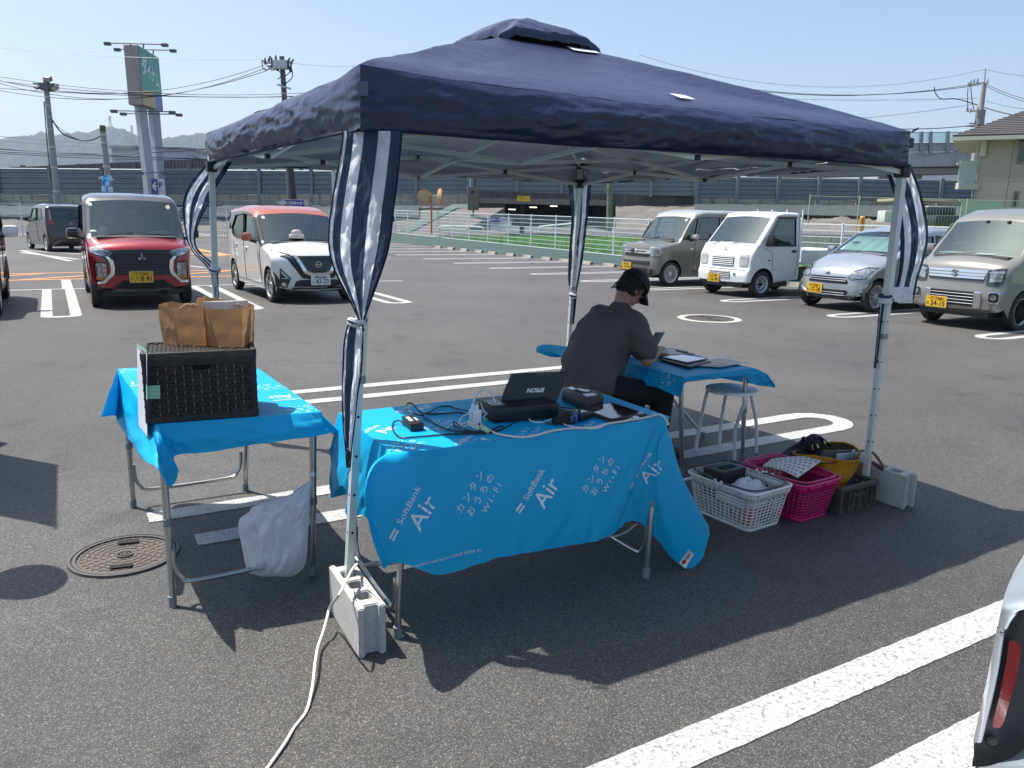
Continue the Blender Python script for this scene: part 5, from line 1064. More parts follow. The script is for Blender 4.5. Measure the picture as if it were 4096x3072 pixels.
c4.line([(.90, .34), (.95, .98), (1.26, 1.03)] if 0 else [(.96, .5), (1.02, .92), (1.24, 1.0)]); c4.line([(.26, .34), (.26, 1.64)]); c4.line([(.86, .33), (.26, .33)]); c4.line([(.30, 1.62), (.92, 1.61)])
c4.sidedecal('door_handle', rr(.38, .93, .13, .05, .015), blackp, off=.012); c4.sidedecal('side_lamp', rr(1.08, .75, .05, .035, .006), redl); c4.sidedecal('key_hole', rr(.34, .78, .02, .02, .009), silverp)
visor = m_('smoke_visor', (.06, .02, .018), .15, coat=.6)
for sg in (-1, 1):
    q = MB(); pts = [(1.20, 1.06), (1.09, 1.27), (.88, 1.60), (.36, 1.61)]
    for a, b in zip(pts[:-1], pts[1:]): q.bar((a[0], sg*(c4.wd(*a)+.016), a[1]), (b[0], sg*(c4.wd(*b)+.016), b[1]), .014, .06)
    q.build('window_visor', visor, r, True)
    q = MB(); q.box((1.20, sg*(.7375+.10), 1.16), (.05, .15, .22), bev=.02); h = q.build('wing_mirror', blackp, r, True); q = MB(); q.tube([(1.20, sg*.70, 1.06), (1.20, sg*.80, 1.10)], .014, 6); q.build('mirror_arm', blackp, h, True)
q = MB(); q.box((-.78, 0, .68), (1.78, 1.41, .05)); q.build('bed_floor', wt, r, True)
for sg in (-1, 1): q = MB(); q.box((-.78, sg*.715, .82), (1.78, .03, .27), bev=.01); [q.box((-.78+.4*k, sg*.733, .82), (.03, .012, .25)) for k in (-2, -1, 0, 1, 2)]; q.build('side_gate', wt, r, True)
q = MB(); q.box((-1.675, 0, .82), (.03, 1.40, .27), bev=.01); q.build('tailgate', wt, r, True)
q = MB(); q.box((.10, 0, 1.12), (.03, 1.3, .85)); 
q = MB(); [q.tube([(.08, y, .7), (.08, y, 1.78)], .016, 6) for y in (-.62, -.2, .2, .62)]; q.tube([(.08, -.62, 1.60), (.08, .62, 1.60)], .016, 6); q.tube([(.08, -.62, 1.2), (.08, .62, 1.2)], .016, 6); q.build('guard_frame', wt, r, True)
q = MB(); q.box((-.75, 0, .42), (1.9, .9, .22)); q.box((-.1, .45, .42), (.5, .3, .25)); q.build('chassis', blackp, r, True)
q = MB(); [q.box((-.68, sg*.66, .30), (.02, .2, .3)) for sg in (-1, 1)]
# ------------------------------------------------------------------ 5 silver hatchback
r = rightcar(9.40, 'silver hatchback with folded sunshade behind its windscreen, between truck and beige van', 1.22)
slv = carpaint('paint_silver', (.40, .43, .46), .55)
pf = [(1.60, .2, .05, .16, .12, 'b'), (1.69, .26, .10, .24, .16, 'b'), (1.70, .40, .13, .26, .17, 'b'), (1.675, .62, .12, .26, .17, 'b'), (1.62, .72, .09, .24, .15, 'b'), (1.35, .87, .07, .22, .11, 'b'), (.88, 1.00, .05, .18, .07, 'b'), (.84, 1.005, .04, .085, .08, 'ws'), (.16, 1.39, .05, .085, .07, 'b'), (0, 1.44, .07, .17, .04, 'b'), (-.45, 1.49, .08, .2, .02, 'b'), (-.9, 1.48, .08, .2, .02, 'b'), (-1.45, 1.40, .07, .18, .03, 'b'), (-1.50, 1.37, .04, .1, .04, 'rw'), (-1.64, 1.03, .05, .14, .05, 'b'), (-1.70, .70, .08, .16, .06, 'b'), (-1.68, .4, .08, .16, .05, 'b'), (-1.62, .22, .05, .1, .04, 'b')]
side = [([(.60, .99), (.26, 1.20), (-.02, 1.30), (-.26, 1.325), (-.26, .98)], sglass), ([(-.34, .98), (-.34, 1.33), (-.90, 1.29), (-1.14, 1.08), (-1.10, 1.0)], pglass)]
c5 = Car(r, 1.475, pf, (1.22, -1.235), .278, .96, .13, {'list': [slv, blackp]}, side, nose=(.4, .05), tail=(.35, .06), sill=.19)
c5.wheel('spoke10', m_('wheel_cover')); c5.interior(.62, 1.0, seatm); c5.mirrors(.48, 1.04, slv, (.12, .16, .11)); c5.wipers(.88, (.05, -.5), .45)
c5.decal('grille', [(-.36, .60), (.36, .60), (.42, .50), (.40, .48), (-.40, .48), (-.42, .50)], blackp, off=.006)
for z in (.53, .565): c5.line([(-.38, z), (.38, z)], .012, (1, 0, 0), silverp, 'grille_bar', False, .012)
c5.decal('lower_intake', [(-.36, .24), (.36, .24), (.44, .34), (.40, .37), (-.40, .37), (-.44, .34)], blackp, off=.006)
for z in (.28, .32): c5.line([(-.38, z), (.38, z)], .010, (1, 0, 0), silverp, 'intake_bar', False, .012)
c5.decal('headlight', [(-.70, .76), (-.66, .60), (-.46, .565), (-.40, .60), (-.46, .70), (-.58, .76)], lamp_, off=.010, mirror=True, step=.03); c5.decal('lamp_surround', [(-.71, .78), (-.67, .585), (-.46, .55), (-.385, .60), (-.45, .715), (-.58, .785)], lampb, off=.005, mirror=True, step=.03)  # dark outline set behind each headlight lens
c5.decal('bumper_corner', [(-.70, .40), (-.48, .30), (-.42, .22), (-.66, .22)], slv, off=.022, mirror=True); emblem(c5, 0, .665, 'D', .042, off=.016); c5.plate(.37, -.22, '倉敷581', '17-36', 'あ', True)
for x in (-.30, .62): c5.line([(x, .26), (x, .96)])
c5.line([(-1.0, .9), (-.93, .6)]); c5.line([(.66, .25), (-.9, .25)]); c5.sidedecal('door_handle', rr(-.14, .84, .16, .04, .015), slv, off=.018)
shade = m_('sunshade_foil', (.62, .66, .66), .28, .6, bump=(40, .6, .01))
q = MB(); q.grid(lambda u, v: V((lerp(.74, .25, v)-.05+.035*abs(((u*9) % 2)-1), lerp(-.52, .52, u), lerp(1.05, 1.30, v)-.01)), 36, 4, sm=False); q.build('sunshade', shade, r, True)
c5.decal('inspection_sticker', rr(.0, .0, .01, .01, .002), m_('sticker_white')) if 0 else None

# ------------------------------------------------------------------ 6 beige high roof van
r = rightcar(6.98, 'beige high roof kei van with chrome grille at the right edge', 1.02)
bei = carpaint('paint_beige', (.235, .23, .20), .3)
pf = [(1.56, .24, .05, .12, .06, 'b'), (1.66, .30, .08, .18, .09, 'b'), (1.68, .56, .09, .2, .10, 'b'), (1.65, .64, .08, .2, .10, 'b'), (1.62, .92, .08, .18, .10, 'b'), (1.52, 1.02, .06, .16, .08, 'b'), (1.28, 1.10, .05, .12, .06, 'b'), (1.25, 1.11, .04, .08, .06, 'ws'), (.76, 1.62, .05, .08, .06, 'b'), (.66, 1.70, .07, .14, .04, 'b'), (.35, 1.79, .10, .18, .02, 'b'), (-.2, 1.84, .11, .2, .02, 'b'), (-1.4, 1.84, .11, .2, .02, 'b'), (-1.62, 1.76, .08, .16, .02, 'b'), (-1.68, 1.5, .06, .12, .03, 'b'), (-1.69, .8, .07, .12, .03, 'b'), (-1.66, .28, .05, .1, .03, 'b')]
side = [([(1.12, 1.10), (.88, 1.38), (.74, 1.56), (.66, 1.57), (.70, 1.08)], sglass), ([(.62, 1.08), (.56, 1.58), (.0, 1.60), (.0, 1.06)], sglass), ([(-.09, 1.06), (-.09, 1.60), (-.92, 1.60), (-.92, 1.06)], pglass), ([(-1.0, 1.06), (-1.0, 1.60), (-1.52, 1.56), (-1.56, 1.08)], pglass)]
c6 = Car(r, 1.475, pf, (1.02, -1.41), .285, 1.02, .06, {'list': [bei, blackp]}, side, nose=(.3, .03), tail=(.2, .02))
c6.wheel('blackspoke'); c6.interior(1.12, 1.10, seatm); c6.mirrors(.92, 1.16, bei, (.12, .16, .15)); c6.wipers(1.30, (.1, -.5), .5)
c6.decal('grille', [(-.46, .89), (.46, .89), (.44, .83), (.42, .76), (-.42, .76), (-.44, .83)], chrome, off=.012)
for z in (.80, .845): c6.line([(-.43, z), (.43, z)], .014, (1, 0, 0), m_('chrome_shadow', (.12, .12, .12), .3, .6), 'grille_groove', False, .014)
c6.decal('grille_base', [(-.43, .76), (.43, .76), (.42, .73), (-.42, .73)], blackg, off=.012)
c6.decal('headlight', [(-.68, .93), (-.67, .70), (-.60, .665), (-.46, .68), (-.46, .885), (-.50, .92)], lampb, off=.008, mirror=True, step=.03); c6.decal('lamp_unit', [(-.66, .90), (-.65, .74), (-.50, .72), (-.50, .88)], lamp_, off=.013, mirror=True, step=.03); c6.decal('lamp_bar', [(-.67, .855), (-.48, .855), (-.48, .87), (-.52, .87), (-.52, .885), (-.67, .885)], silverp, off=.018, mirror=True, step=.03)
c6.decal('lower_intake', rr(0, .46, .70, .22, .02), blackp, off=.006)
for k in range(4): c6.line([(-.33, .39+.047*k), (.33, .39+.047*k)], .010, (1, 0, 0), silverp, 'intake_bar', False, .012)
c6.decal('intake_chrome', rr(-.385, .455, .10, .25, .03), chrome, off=.014, mirror=True); c6.decal('fog_surround', rr(-.595, .50, .14, .17, .03), chrome, off=.008, mirror=True, step=.03); c6.decal('fog_recess', rr(-.595, .505, .115, .14, .025), blackg, off=.012, mirror=True, step=.03)
c6.decal('fog_lamp', [(-.595+.04*cos(R(k*24)), .505+.04*sin(R(k*24))) for k in range(15)], lamp_, off=.018, mirror=True, step=.03); emblem(c6, 0, .83, 'S', .058, off=.03); c6.plate(.375, -.21, '倉敷583', '24-15', 'の', True)
for x in (-.05, .72): c6.line([(x, .3), (x, 1.04)])
c6.line([(-.05, 1.04), (-.05, 1.66)]); c6.line([(.66, .3), (-.95, .3)]); c6.sidedecal('door_handle', rr(.12, .88, .16, .045, .015), bei, off=.018)
for y in (-.1, .22): q = MB(); q.box((.78, y, 1.60), (.05, .05, .04), bev=.01); q.build('sensor', dashm, r, True)
q = MB(); q.box((1.05, -.45, 1.115), (.2, .3, .015), bev=.003); q.box((1.05, .1, 1.115), (.15, .25, .012), bev=.003); q.build('dash_papers', m_('sticker_white'), r, True)

# ------------------------------------------------------------------ 7 dark kei car far left, seen from behind
p = G(258, 544); r = thing('parked_car', 'dark brown kei car seen from behind at far left, near the side road', 'car', (-16.3, 28.4, 0), R(133), 'parked kei cars')
drk = carpaint('paint_dark_brown', (.014, .009, .009), 0, .35)
pf = [(1.62, .2, .05, .14, .10, 'b'), (1.70, .27, .10, .24, .14, 'b'), (1.71, .55, .14, .26, .16, 'b'), (1.68, .76, .12, .24, .15, 'b'), (1.58, .87, .08, .22, .12, 'b'), (.95, 1.02, .05, .16, .06, 'b'), (.90, 1.03, .04, .085, .07, 'ws'), (.36, 1.50, .05, .085, .06, 'b'), (.24, 1.565, .07, .16, .04, 'b'), (-.3, 1.62, .09, .2, .02, 'b'), (-1.1, 1.60, .08, .18, .02, 'b'), (-1.50, 1.54, .06, .16, .03, 'b'), (-1.56, 1.47, .05, .15, .03, 'rw'), (-1.63, 1.10, .07, .17, .04, 'b'), (-1.68, .72, .08, .18, .05, 'b'), (-1.70, .40, .08, .18, .05, 'b'), (-1.63, .24, .05, .1, .03, 'b')]
side = [([(.62, 1.06), (.22, 1.44), (-.27, 1.46), (-.27, 1.03)], sglass), ([(-.36, 1.03), (-.36, 1.46), (-1.0, 1.43), (-1.15, 1.10)], pglass)]
c7 = Car(r, 1.475, pf, (1.22, -1.21), .28, 1.0, .07, {'list': [drk]}, side, nose=(.4, .06), tail=(.25, .04))
c7.wheel('cover', m_('wheel_cover')); c7.mirrors(.60, 1.08, drk, (.12, .16, .13)); c7.interior(.75, 1.02)
for sg in (1, -1):
    poly = [(sg*.56, 1.44), (sg*.64, 1.44), (sg*.68, 1.0), (sg*.62, .92), (sg*.52, .93), (sg*.55, 1.1)]
    c7.decal('tail_lamp', poly, redl, (-1, 0, 0), .008, step=.04); c7.decal('clear_lamp', [(sg*.57, 1.40), (sg*.60, 1.40), (sg*.62, 1.12), (sg*.57, 1.08)], lamp_, (-1, 0, 0), .013, step=.04); c7.decal('reflector', rr(sg*.52, .52, .05, .05, .01), redl, (-1, 0, 0), .008)
c7.line([(-.60, .72), (.60, .72)], .01, (-1, 0, 0), gap, 'hatch_gap', False); c7.plate(.55, -.02, '岡山581', '11-05', 'め', True, front=False)
q = MB(); Rm = Matrix.Rotation(-pi/2, 3, 'Y'); cc = c7.pos(0, .97, (-1, 0, 0), .01); q.lathe([(.05, 0), (.05, .01), (.038, .01), (.038, 0)], cc, n=20, rot=Rm); q.box(cc, (.012, .12, .018)); q.build('emblem', chrome, r, True)
q = MB(); q.tube([V((-1.64, 0, 1.10)), V((-1.61, -.35, 1.20))], .012, 6); q.build('rear_wiper', blackp, r, True); c7.line([(-.32, .3), (-.32, 1.0)])

# ------------------------------------------------------------------ 8 two tone maroon crossover cut by the left edge
r = carroot('parked_car', 'mauve red kei crossover with white mirror cut off by the left edge', -1.42, 15.75, -90, x0=-1.2)
mau = carpaint('paint_mauve', (.27, .025, .04), .35)
pf = [(1.60, .28, .05, .12, .06, 'lo'), (1.69, .34, .10, .22, .10, 'lo'), (1.70, .62, .10, .2, .10, 'b'), (1.66, .92, .09, .2, .10, 'b'), (1.55, 1.02, .07, .2, .08, 'b'), (.85, 1.10, .05, .14, .06, 'b'), (.80, 1.11, .04, .09, .06, 'ws'), (.50, 1.58, .05, .09, .05, 'rf'), (.38, 1.65, .07, .16, .04, 'rf'), (-1.3, 1.66, .08, .18, .02, 'rf'), (-1.55, 1.60, .07, .16, .03, 'rf'), (-1.66, 1.05, .08, .14, .04, 'b'), (-1.68, .5, .08, .14, .04, 'b'), (-1.62, .28, .05, .1, .03, 'lo')]
side = [([(.66, 1.12), (.42, 1.50), (-.27, 1.52), (-.27, 1.10)], sglass), ([(-.36, 1.10), (-.36, 1.52), (-1.05, 1.50), (-1.2, 1.14)], pglass)]
c8 = Car(r, 1.475, pf, (1.22, -1.2), .30, 1.06, .06, {'list': [mau, wt, blackp], 'rf': 1, 'lo': 2}, side, arch=.04, nose=(.35, .03), tail=(.25, .03), sill=.26)
c8.wheel('spoke7'); c8.interior(.75, 1.1); c8.mirrors(.56, 1.16, wt, (.13, .2, .17)); 
for xw in (1.22, -1.2):
    for sg in (-1, 1):
        q = MB(); q.lathe([(.33, 0), (.345, .018), (.40, .018), (.41, 0)], (xw, sg*.722, .30), rot=Matrix.Rotation(-sg*pi/2, 3, 'X'), n=22, a0=(pi if sg > 0 else 0)-.0, a1=(2*pi if sg > 0 else pi)); q.build('arch_cladding', blackp, r, True)
c8.sidedecal('sill_cladding', [(.82, .27), (-.8, .27), (-.8, .36), (.82, .36)], blackp); c8.sidedecal('sill_strip', [(.82, .36), (-.8, .36), (-.8, .385), (.82, .385)], silverp)
for x in (-.31, .70): c8.line([(x, .4), (x, 1.06)])
c8.sidedecal('door_handle', rr(-.15, .95, .17, .045, .015), mau, off=.02)

c8.decal('grille', rr(0, .80, .74, .13, .03), blackp, off=.008); c8.decal('headlight', [(-.54+.10*cos(R(k*20)), .80+.10*sin(R(k*20))) for k in range(18)], lamp_, off=.012, mirror=True, step=.03); c8.decal('lower_intake', rr(0, .47, .8, .12, .02), gap, off=.008); c8.decal('fog_lamp', rr(-.56, .50, .10, .08, .03), lamp_, off=.010, mirror=True); c8.wipers(.86, (.05, -.5), .45)
# ================================================================== TENT
navy = fabric('canopy_navy', (.016, .024, .070), back=(.58, .58, .60), trl=.07, rough=.36, bump=(11, .42, .025), var=(3, .5, (.028, .034, .085)), spec=.6)
cnavy = fabric('curtain_navy', (.060, .082, .135), trl=.35, rough=.75, bump=(25, .3, .006), spec=.2); cwhite = fabric('curtain_white', (.93, .95, .98), trl=.5, rough=.8, bump=(25, .35, .006), spec=.15)
hemm = fabric('hem_navy', (.010, .014, .035), trl=.05)
steel = m_('painted_frame', (.62, .66, .62), .38, .25); brk = m_('bracket_black', (.012, .012, .013), .45)
tent = thing('pop_up_tent', 'navy pop up canopy tent on four legs with striped tied curtains', 'tent', (.015, 4.745, 0))
YAW = .5325; ex = V((cos(YAW), sin(YAW), 0)); ey = V((-sin(YAW), cos(YAW), 0)); CC = V((.015, 4.745, 0))
TOP = {(-1, -1): D(778, 141, 2.70), (1, -1): D(1967, 283, 4.215), (-1, 1): D(446, 287, 5.27), (1, 1): CC+(ex+ey)*1.49+V((0, 0, 2.02))}
BOT = {(-1, -1): D(778, 284, 2.70), (1, -1): D(1961, 361, 4.215), (-1, 1): D(450, 352, 5.27), (1, 1): CC+(ex+ey)*1.49+V((0, 0, 1.81))}
def bil(T, a, b): return (T[-1, -1]*(1-a)*(1-b)+T[1, -1]*(1+a)*(1-b)+T[-1, 1]*(1-a)*(1+b)+T[1, 1]*(1+a)*(1+b))/4
zc = D(978, 107, 4.745).z; zpk = D(1133, 40, 4.745).z
def roofp(a, b):
    p = bil(TOP, a, b); m = max(abs(a), abs(b)); k = min(1, (1-m)/.8); d = min(abs(abs(a)-abs(b)), .3)
    zt = lerp(p.z, zc-.015, k**.93)-.035*sin(pi*k)*min(1, d*6)
    e = max(0, (m-.9)/.1); zt -= .012*e*e*min(1, d*5)
    w = .008*fb(a*2.2+3, b*5, .3)*(1-k*.4)-.007*(abs(fb(a*5+b, b*3-a*2, 7, 2))-.12)*(1-k*.6)
    return V((p.x, p.y, zt+w*1.1))
q = MB()
edges = [((-1, -1), (1, -1), -ey), ((1, -1), (1, 1), ex), ((1, 1), (-1, 1), ey), ((-1, 1), (-1, -1), -ex)]
for k, (c0, c1_, nrm) in enumerate(edges):
    q.grid(lambda u, v, c0=c0, c1_=c1_: roofp(lerp(c0[0], c1_[0], u)*lerp(1, .16, v), lerp(c0[1], c1_[1], u)*lerp(1, .16, v)), 110, 60)
    def vf(u, v, c0=c0, c1_=c1_, nrm=nrm, k=k):
        a, b = lerp(c0[0], c1_[0], u), lerp(c0[1], c1_[1], u); t = roofp(a, b); bt = bil(BOT, a, b); p = t.lerp(bt, v)
        ed = sin(pi*u)**.5; bul = .05*sin(pi*min(1, v*1.1))**.8*ed; p += nrm*(bul+ed*v*(1-v)*.02)
        p += nrm*(.017*fb(u*6+k*5, v*2.5+u*4, k)-.030*(abs(fb(u*9-v*2.2, v*2.2+u*2, k+4, 2))-.12)+.018*(abs(fb(u*20+v*4, v*4-u*3, k+9, 2))-.12)+.004*fb(u*40, v*9-u*9, k+4))*sin(pi*min(1, v*.75+.08))*ed
        wr = max(0, 1-min(u, 1-u)*28); p += nrm*.005*wr*sin(v*38+k)*(1-abs(v-.5))
        p.z += .006*fb(u*5, k)*v
        return p
    q.grid(vf, 130, 22, flip=True)
canopy = q.build('canopy', navy, tent, ang=80)
for k, (c0, c1_, nrm) in enumerate(edges):
    q = MB(); q.tube([bil(BOT, lerp(c0[0], c1_[0], i/40), lerp(c0[1], c1_[1], i/40))+V((0, 0, .006*fb(i/40*5, k)+.004))+nrm*.006 for i in range(41)], .006, 5, 0, False); q.build('hem', hemm, canopy)
CH = .315
def capf(u, v):
    a, b = -1+2*u, -1+2*v; m = max(abs(a), abs(b)); p = CC+ex*a*CH+ey*b*CH; k = 1-m; d = min(abs(abs(a)-abs(b)), .35)
    z = lerp(zc, zpk, k**.85)+.028*sin(pi*k)*min(1, d*5); z += .045*(1-k)**3*min(1, d*4) if m > .2 else 0
    return V((p.x, p.y, z+.008*fb(a*3, b*3, 9)+.004*fb(a*9, b*9)))
q = MB(); q.grid(capf, 44, 44)
for (c0, c1_, nrm) in edges:
    q.grid(lambda u, v, c0=c0, c1_=c1_, nrm=nrm: capf((lerp(c0[0], c1_[0], u)+1)/2, (lerp(c0[1], c1_[1], u)+1)/2)+V((0, 0, -.045*v))+nrm*.012*sin(v*2), 30, 3, flip=True)
q.build('vent_cap', navy, tent, ang=80)
q = MB()
for (c0, c1_, nrm) in edges:
    q.grid(lambda u, v, c0=c0, c1_=c1_: (lambda a, b: V((*(CC+ex*a*.24+ey*b*.24).xy, lerp(zc-.08, zc+.05, v))))(lerp(c0[0], c1_[0], u), lerp(c0[1], c1_[1], u)), 6, 1)
q.build('vent_mesh', m_('vent_black', (.01, .01, .012), .8), tent)
patch = m_('patch_white', (.62, .66, .70), .5)
def cpatch(a, b, w, h, sk=0):
    q = MB(); q.grid(lambda u, v: roofp(a+(u-.5)*w+(v-.5)*sk, b+(v-.5)*h)+V((0, 0, .010)), 6, 6); q.build('loop_patch', patch, canopy)
cpatch(.03, -.90, .06, .05); cpatch(-.93, .28, .05, .10); cpatch(.13, -.235, .12, .05); cpatch(-.245, .14, .05, .12)
q = MB(); t0 = TOP[-1, -1]; q.box(t0+V((.012, -.025, -.075)), (.034, .006, .045)); q.build('corner_tab', m_('tab_grey', (.10, .11, .15), .6), canopy)
q = MB(); p = TOP[1, -1]; q.grid(lambda u, v: p+V((.0+.035*u, -.01, .0+.02*u-.012*v)), 4, 2); q.build('corner_tab', m_('tab_grey'), canopy)

FEET = {'FL': (V((-.625, 2.79, 0)), V((-.48, 2.77, 2.02))), 'FR': (V((2.0, 4.20, 0)), V((2.02, 4.25, 2.0))), 'RL': (G(881/K, 1744/K), V((-1.97, 5.24, 2.0))), 'RR': (G(2260/K, 1582/K), V((.53, 6.72, 2.0)))}
def sqtube(mb, a, b, w, mi=0): mb.bar(a, b, w, w, mi, up=ey)
for k, (f, t) in FEET.items():
    at = lambda z: f.lerp(t, z/2.0); q = MB(); sqtube(q, at(.93), at(1.98), .036); lg = q.build('leg', steel, tent); q = MB(); sqtube(q, at(.0), at(.95), .029); lo = q.build('lower_tube', steel, lg)
    q = MB(); sqtube(q, at(.925), at(.955), .039); q.build('joint_collar', m_('collar_grey', (.25, .27, .26), .5), lg)
    q = MB()
    for zz in (.35, .5, .65, .8, 1.02, 1.12):
        c = at(zz); w = .0152 if zz < .93 else .0186; q.lathe([(0, 0), (.0055, 0)], c+(-ey)*w, n=10, rot=V((0, 0, 1)).rotation_difference(-ey).to_matrix()); q.lathe([(0, 0), (.0055, 0)], c+(-ex)*w, n=10, rot=V((0, 0, 1)).rotation_difference(-ex).to_matrix())
    q.build('button_hole', m_('hole_black'), lg)
    q = MB(); q.box(at(1.81), (.062, .062, .07), 0, YAW, bev=.008); q.build('bracket', brk, lg); q = MB(); q.box(at(1.95), (.06, .06, .05), 0, YAW, bev=.008); q.build('bracket', brk, lg)
q = MB(); NODES = []
def X(A, B, zt=1.945, zb=1.80):
    def p(t, z): return V((lerp(A.x, B.x, t), lerp(A.y, B.y, t), z))
    for t0, t1 in ((0, .5), (.5, 1)):
        for za, zb_ in ((zt, zb), (zb, zt)):
            m = MB(); o = .009 if za == zt else -.009; n_ = (B-A).cross(V((0, 0, 1))).normalized()*o
            m.bar(p(t0, za)+n_, p(t1, zb_)+n_, .012, .024); m.build('truss_bar', steel, tent)
        m = MB(); m.box(p((t0+t1)/2, (zt+zb)/2), (.035, .035, .03), 0, YAW, bev=.004); m.build('pivot', brk, tent)
    m = MB(); m.box(p(.5, zt), (.035, .035, .03), 0, YAW, bev=.004); m.build('pivot', brk, tent); m = MB(); m.box(p(.5, zb), (.035, .035, .025), 0, YAW, bev=.004); m.build('pivot', brk, tent)
tt = {k: t for k, (f, t) in FEET.items()}
X(tt['FL'], tt['FR']); X(tt['FR'], tt['RR']); X(tt['RR'], tt['RL']); X(tt['RL'], tt['FL'])
pk = V((CC.x, CC.y, zc-.02))
for k in tt:
    m = MB(); m.bar(tt[k]+V((0, 0, -.06)), pk, .014, .02); m.build('roof_strut', steel, tent)
for a, b in (('FL', 'FR'), ('FR', 'RR'), ('RR', 'RL'), ('RL', 'FL')):
    md = (tt[a]+tt[b])/2; c = (tt['FL']+tt['RR'])/2
    m = MB(); m.bar(V((md.x, md.y, 1.945)), V((c.x, c.y, 1.84)), .012, .022); m.build('truss_bar', steel, tent); m = MB(); m.bar(V((md.x, md.y, 1.80)), V((c.x, c.y, 2.04)), .012, .022); m.build('truss_bar', steel, tent)
# curtains -----------------------------------------------------------
def ribbon(rows, Y, stripes, name='curtain', par=None, folds=3, depth=.028, seed=0, hem=True, drift=0):
    ys = [r[0] for r in rows]
    Lp = [V((r[1], r[0], 0)) for r in rows]; Rp = [V((r[2], r[0], 0)) for r in rows]; n = len(rows)-1
    def fn(u, v):
        a, b = cr(Lp, v*n), cr(Rp, v*n); p = a.lerp(b, u); w = (b.x-a.x)
        Yd = Y(v) if callable(Y) else Y
        Yd += depth*(.16*cos(u*folds*2*pi+seed)*(.25+v*.9)*min(1, w/60)+.9*(u-.5)**2+.35*fb(u*4+seed, v*5, seed)+.34*fb(u*9, v*13, seed+3))
        return D(p.x, p.y, Yd)
    def mi(u, v):
        for e, m in stripes:
            if u <= e: return m
        return stripes[-1][1]
    q = MB(); q.grid(fn, 48, max(16, n*8), mi); o = q.build(name, [cwhite, cnavy], par or tent, ang=80)
    if hem:
        for u in (0, 1): q = MB(); q.tube([fn(u, i/40) for i in range(41)], .0035, 5, 0, False); q.build('hem', hemm, o)
    return o, fn
ST = [(.07, 0), (.18, 1), (.36, 0), (.60, 1), (.82, 0), (1, 1)]
rows = [(283, 741, 868), (310, 739, 866), (350, 733, 862), (400, 724, 857), (450, 716, 850), (500, 711, 845), (540, 712, 838), (580, 722, 826), (620, 741, 812), (660, 762, 797), (692, 776, 786)]
cu, _ = ribbon(rows, 2.72, ST, seed=1)
tail = [(690, 766, 784), (702, 753, 783), (740, 744, 783), (800, 741, 780), (860, 740, 771), (920, 742, 765), (970, 747, 759), (1010, 750, 756)]
ribbon(tail, lambda v: 2.72+.03*v, [(.14, 0), (.58, 1), (1, 0)], 'curtain_tail', cu, 2, .03, 3)
def knot(px, py, Y, r, par, seed=0):
    q = MB()
    for k in range(3):
        c = D(px, py+(k-1)*4, Y); q.tube([c+V((r*cos(a)*1.0, r*sin(a)*.9, .006*sin(a*2+k)+.004*k)) for a in [2*pi*i/14 for i in range(15)]], r*.32, 7, k % 2, False)
    q.build('curtain_knot', [cwhite, cnavy], par)
knot(772, 697, 2.74, .028, cu)
q = MB(); p = D(752, 985, 2.74); q.box(p, (.018, .012, .035), bev=.002); q.tube([p+V((0, 0, .015)), p+V((.004, -.01, .03)), p+V((-.004, -.01, .03)), p+V((.0, 0, .015))], .0015, 4); q.tube([p+V((0, 0, -.015)), p+V((.008, -.01, -.05)), p+V((-.003, -.005, -.07))], .002, 4); q.build('binder_clip', brk, cu)
rows = [(350, 452, 500), (380, 425, 482), (410, 405, 463), (440, 396, 449), (480, 398, 430), (520, 405, 421), (545, 418, 432), (570, 442, 460), (590, 457, 466)]
cu, _ = ribbon(rows, lambda v: 5.25, [(.1, 1), (.33, 0), (.55, 1), (.8, 0), (1, 1)], seed=2, depth=.045)
ribbon([(588, 457, 470), (610, 459, 471), (640, 462, 472), (680, 463, 470)], 5.22, [(.5, 1), (1, 0)], 'curtain_tail', cu, 2, .03, 5); knot(464, 585, 5.23, .03, cu)
rows = [(393, 1227, 1277), (430, 1231, 1273), (470, 1235, 1269), (520, 1232, 1263), (560, 1229, 1258), (600, 1228, 1251), (636, 1232, 1244)]
cu, _ = ribbon(rows, 6.72, [(.2, 1), (.42, 0), (.62, 1), (.85, 0), (1, 1)], seed=4, depth=.045); knot(1238, 640, 6.7, .028, cu)
ribbon([(640, 1233, 1245), (665, 1234, 1243), (700, 1233, 1239)], 6.7, [(.5, 0), (1, 1)], 'curtain_tail', cu, 2, .03, 5)
rows = [(362, 1912, 1968), (400, 1926, 1983), (440, 1936, 1994), (490, 1944, 2003), (530, 1946, 2002), (570, 1945, 1992), (600, 1941, 1982), (625, 1934, 1977), (652, 1922, 1972)]
cu, _ = ribbon(rows, 4.32, [(.14, 1), (.40, 0), (.66, 1), (.92, 0), (1, 1)], seed=6, depth=.04)
ribbon([(620, 1925, 1966), (636, 1922, 1972), (655, 1940, 1972)], 4.27, [(1, 0)], 'curtain_flap', cu, 2, .02, 7, hem=False)
q = MB()
for k in range(4): c = D(1912, 640+k*4.5, 4.21); q.tube([c+V((.028*cos(a), .028*sin(a), .004*sin(a+k))) for a in [2*pi*i/14 for i in range(15)]], .009, 6, 0 if k else 1, False)
q.build('curtain_knot', [cwhite, cnavy], cu)
ribbon([(655, 1901, 1909), (700, 1897, 1903), (750, 1893, 1898), (795, 1888, 1891)], 4.19, [(.5, 0), (1, 1)], 'curtain_tail', cu, 2, .02, 5)

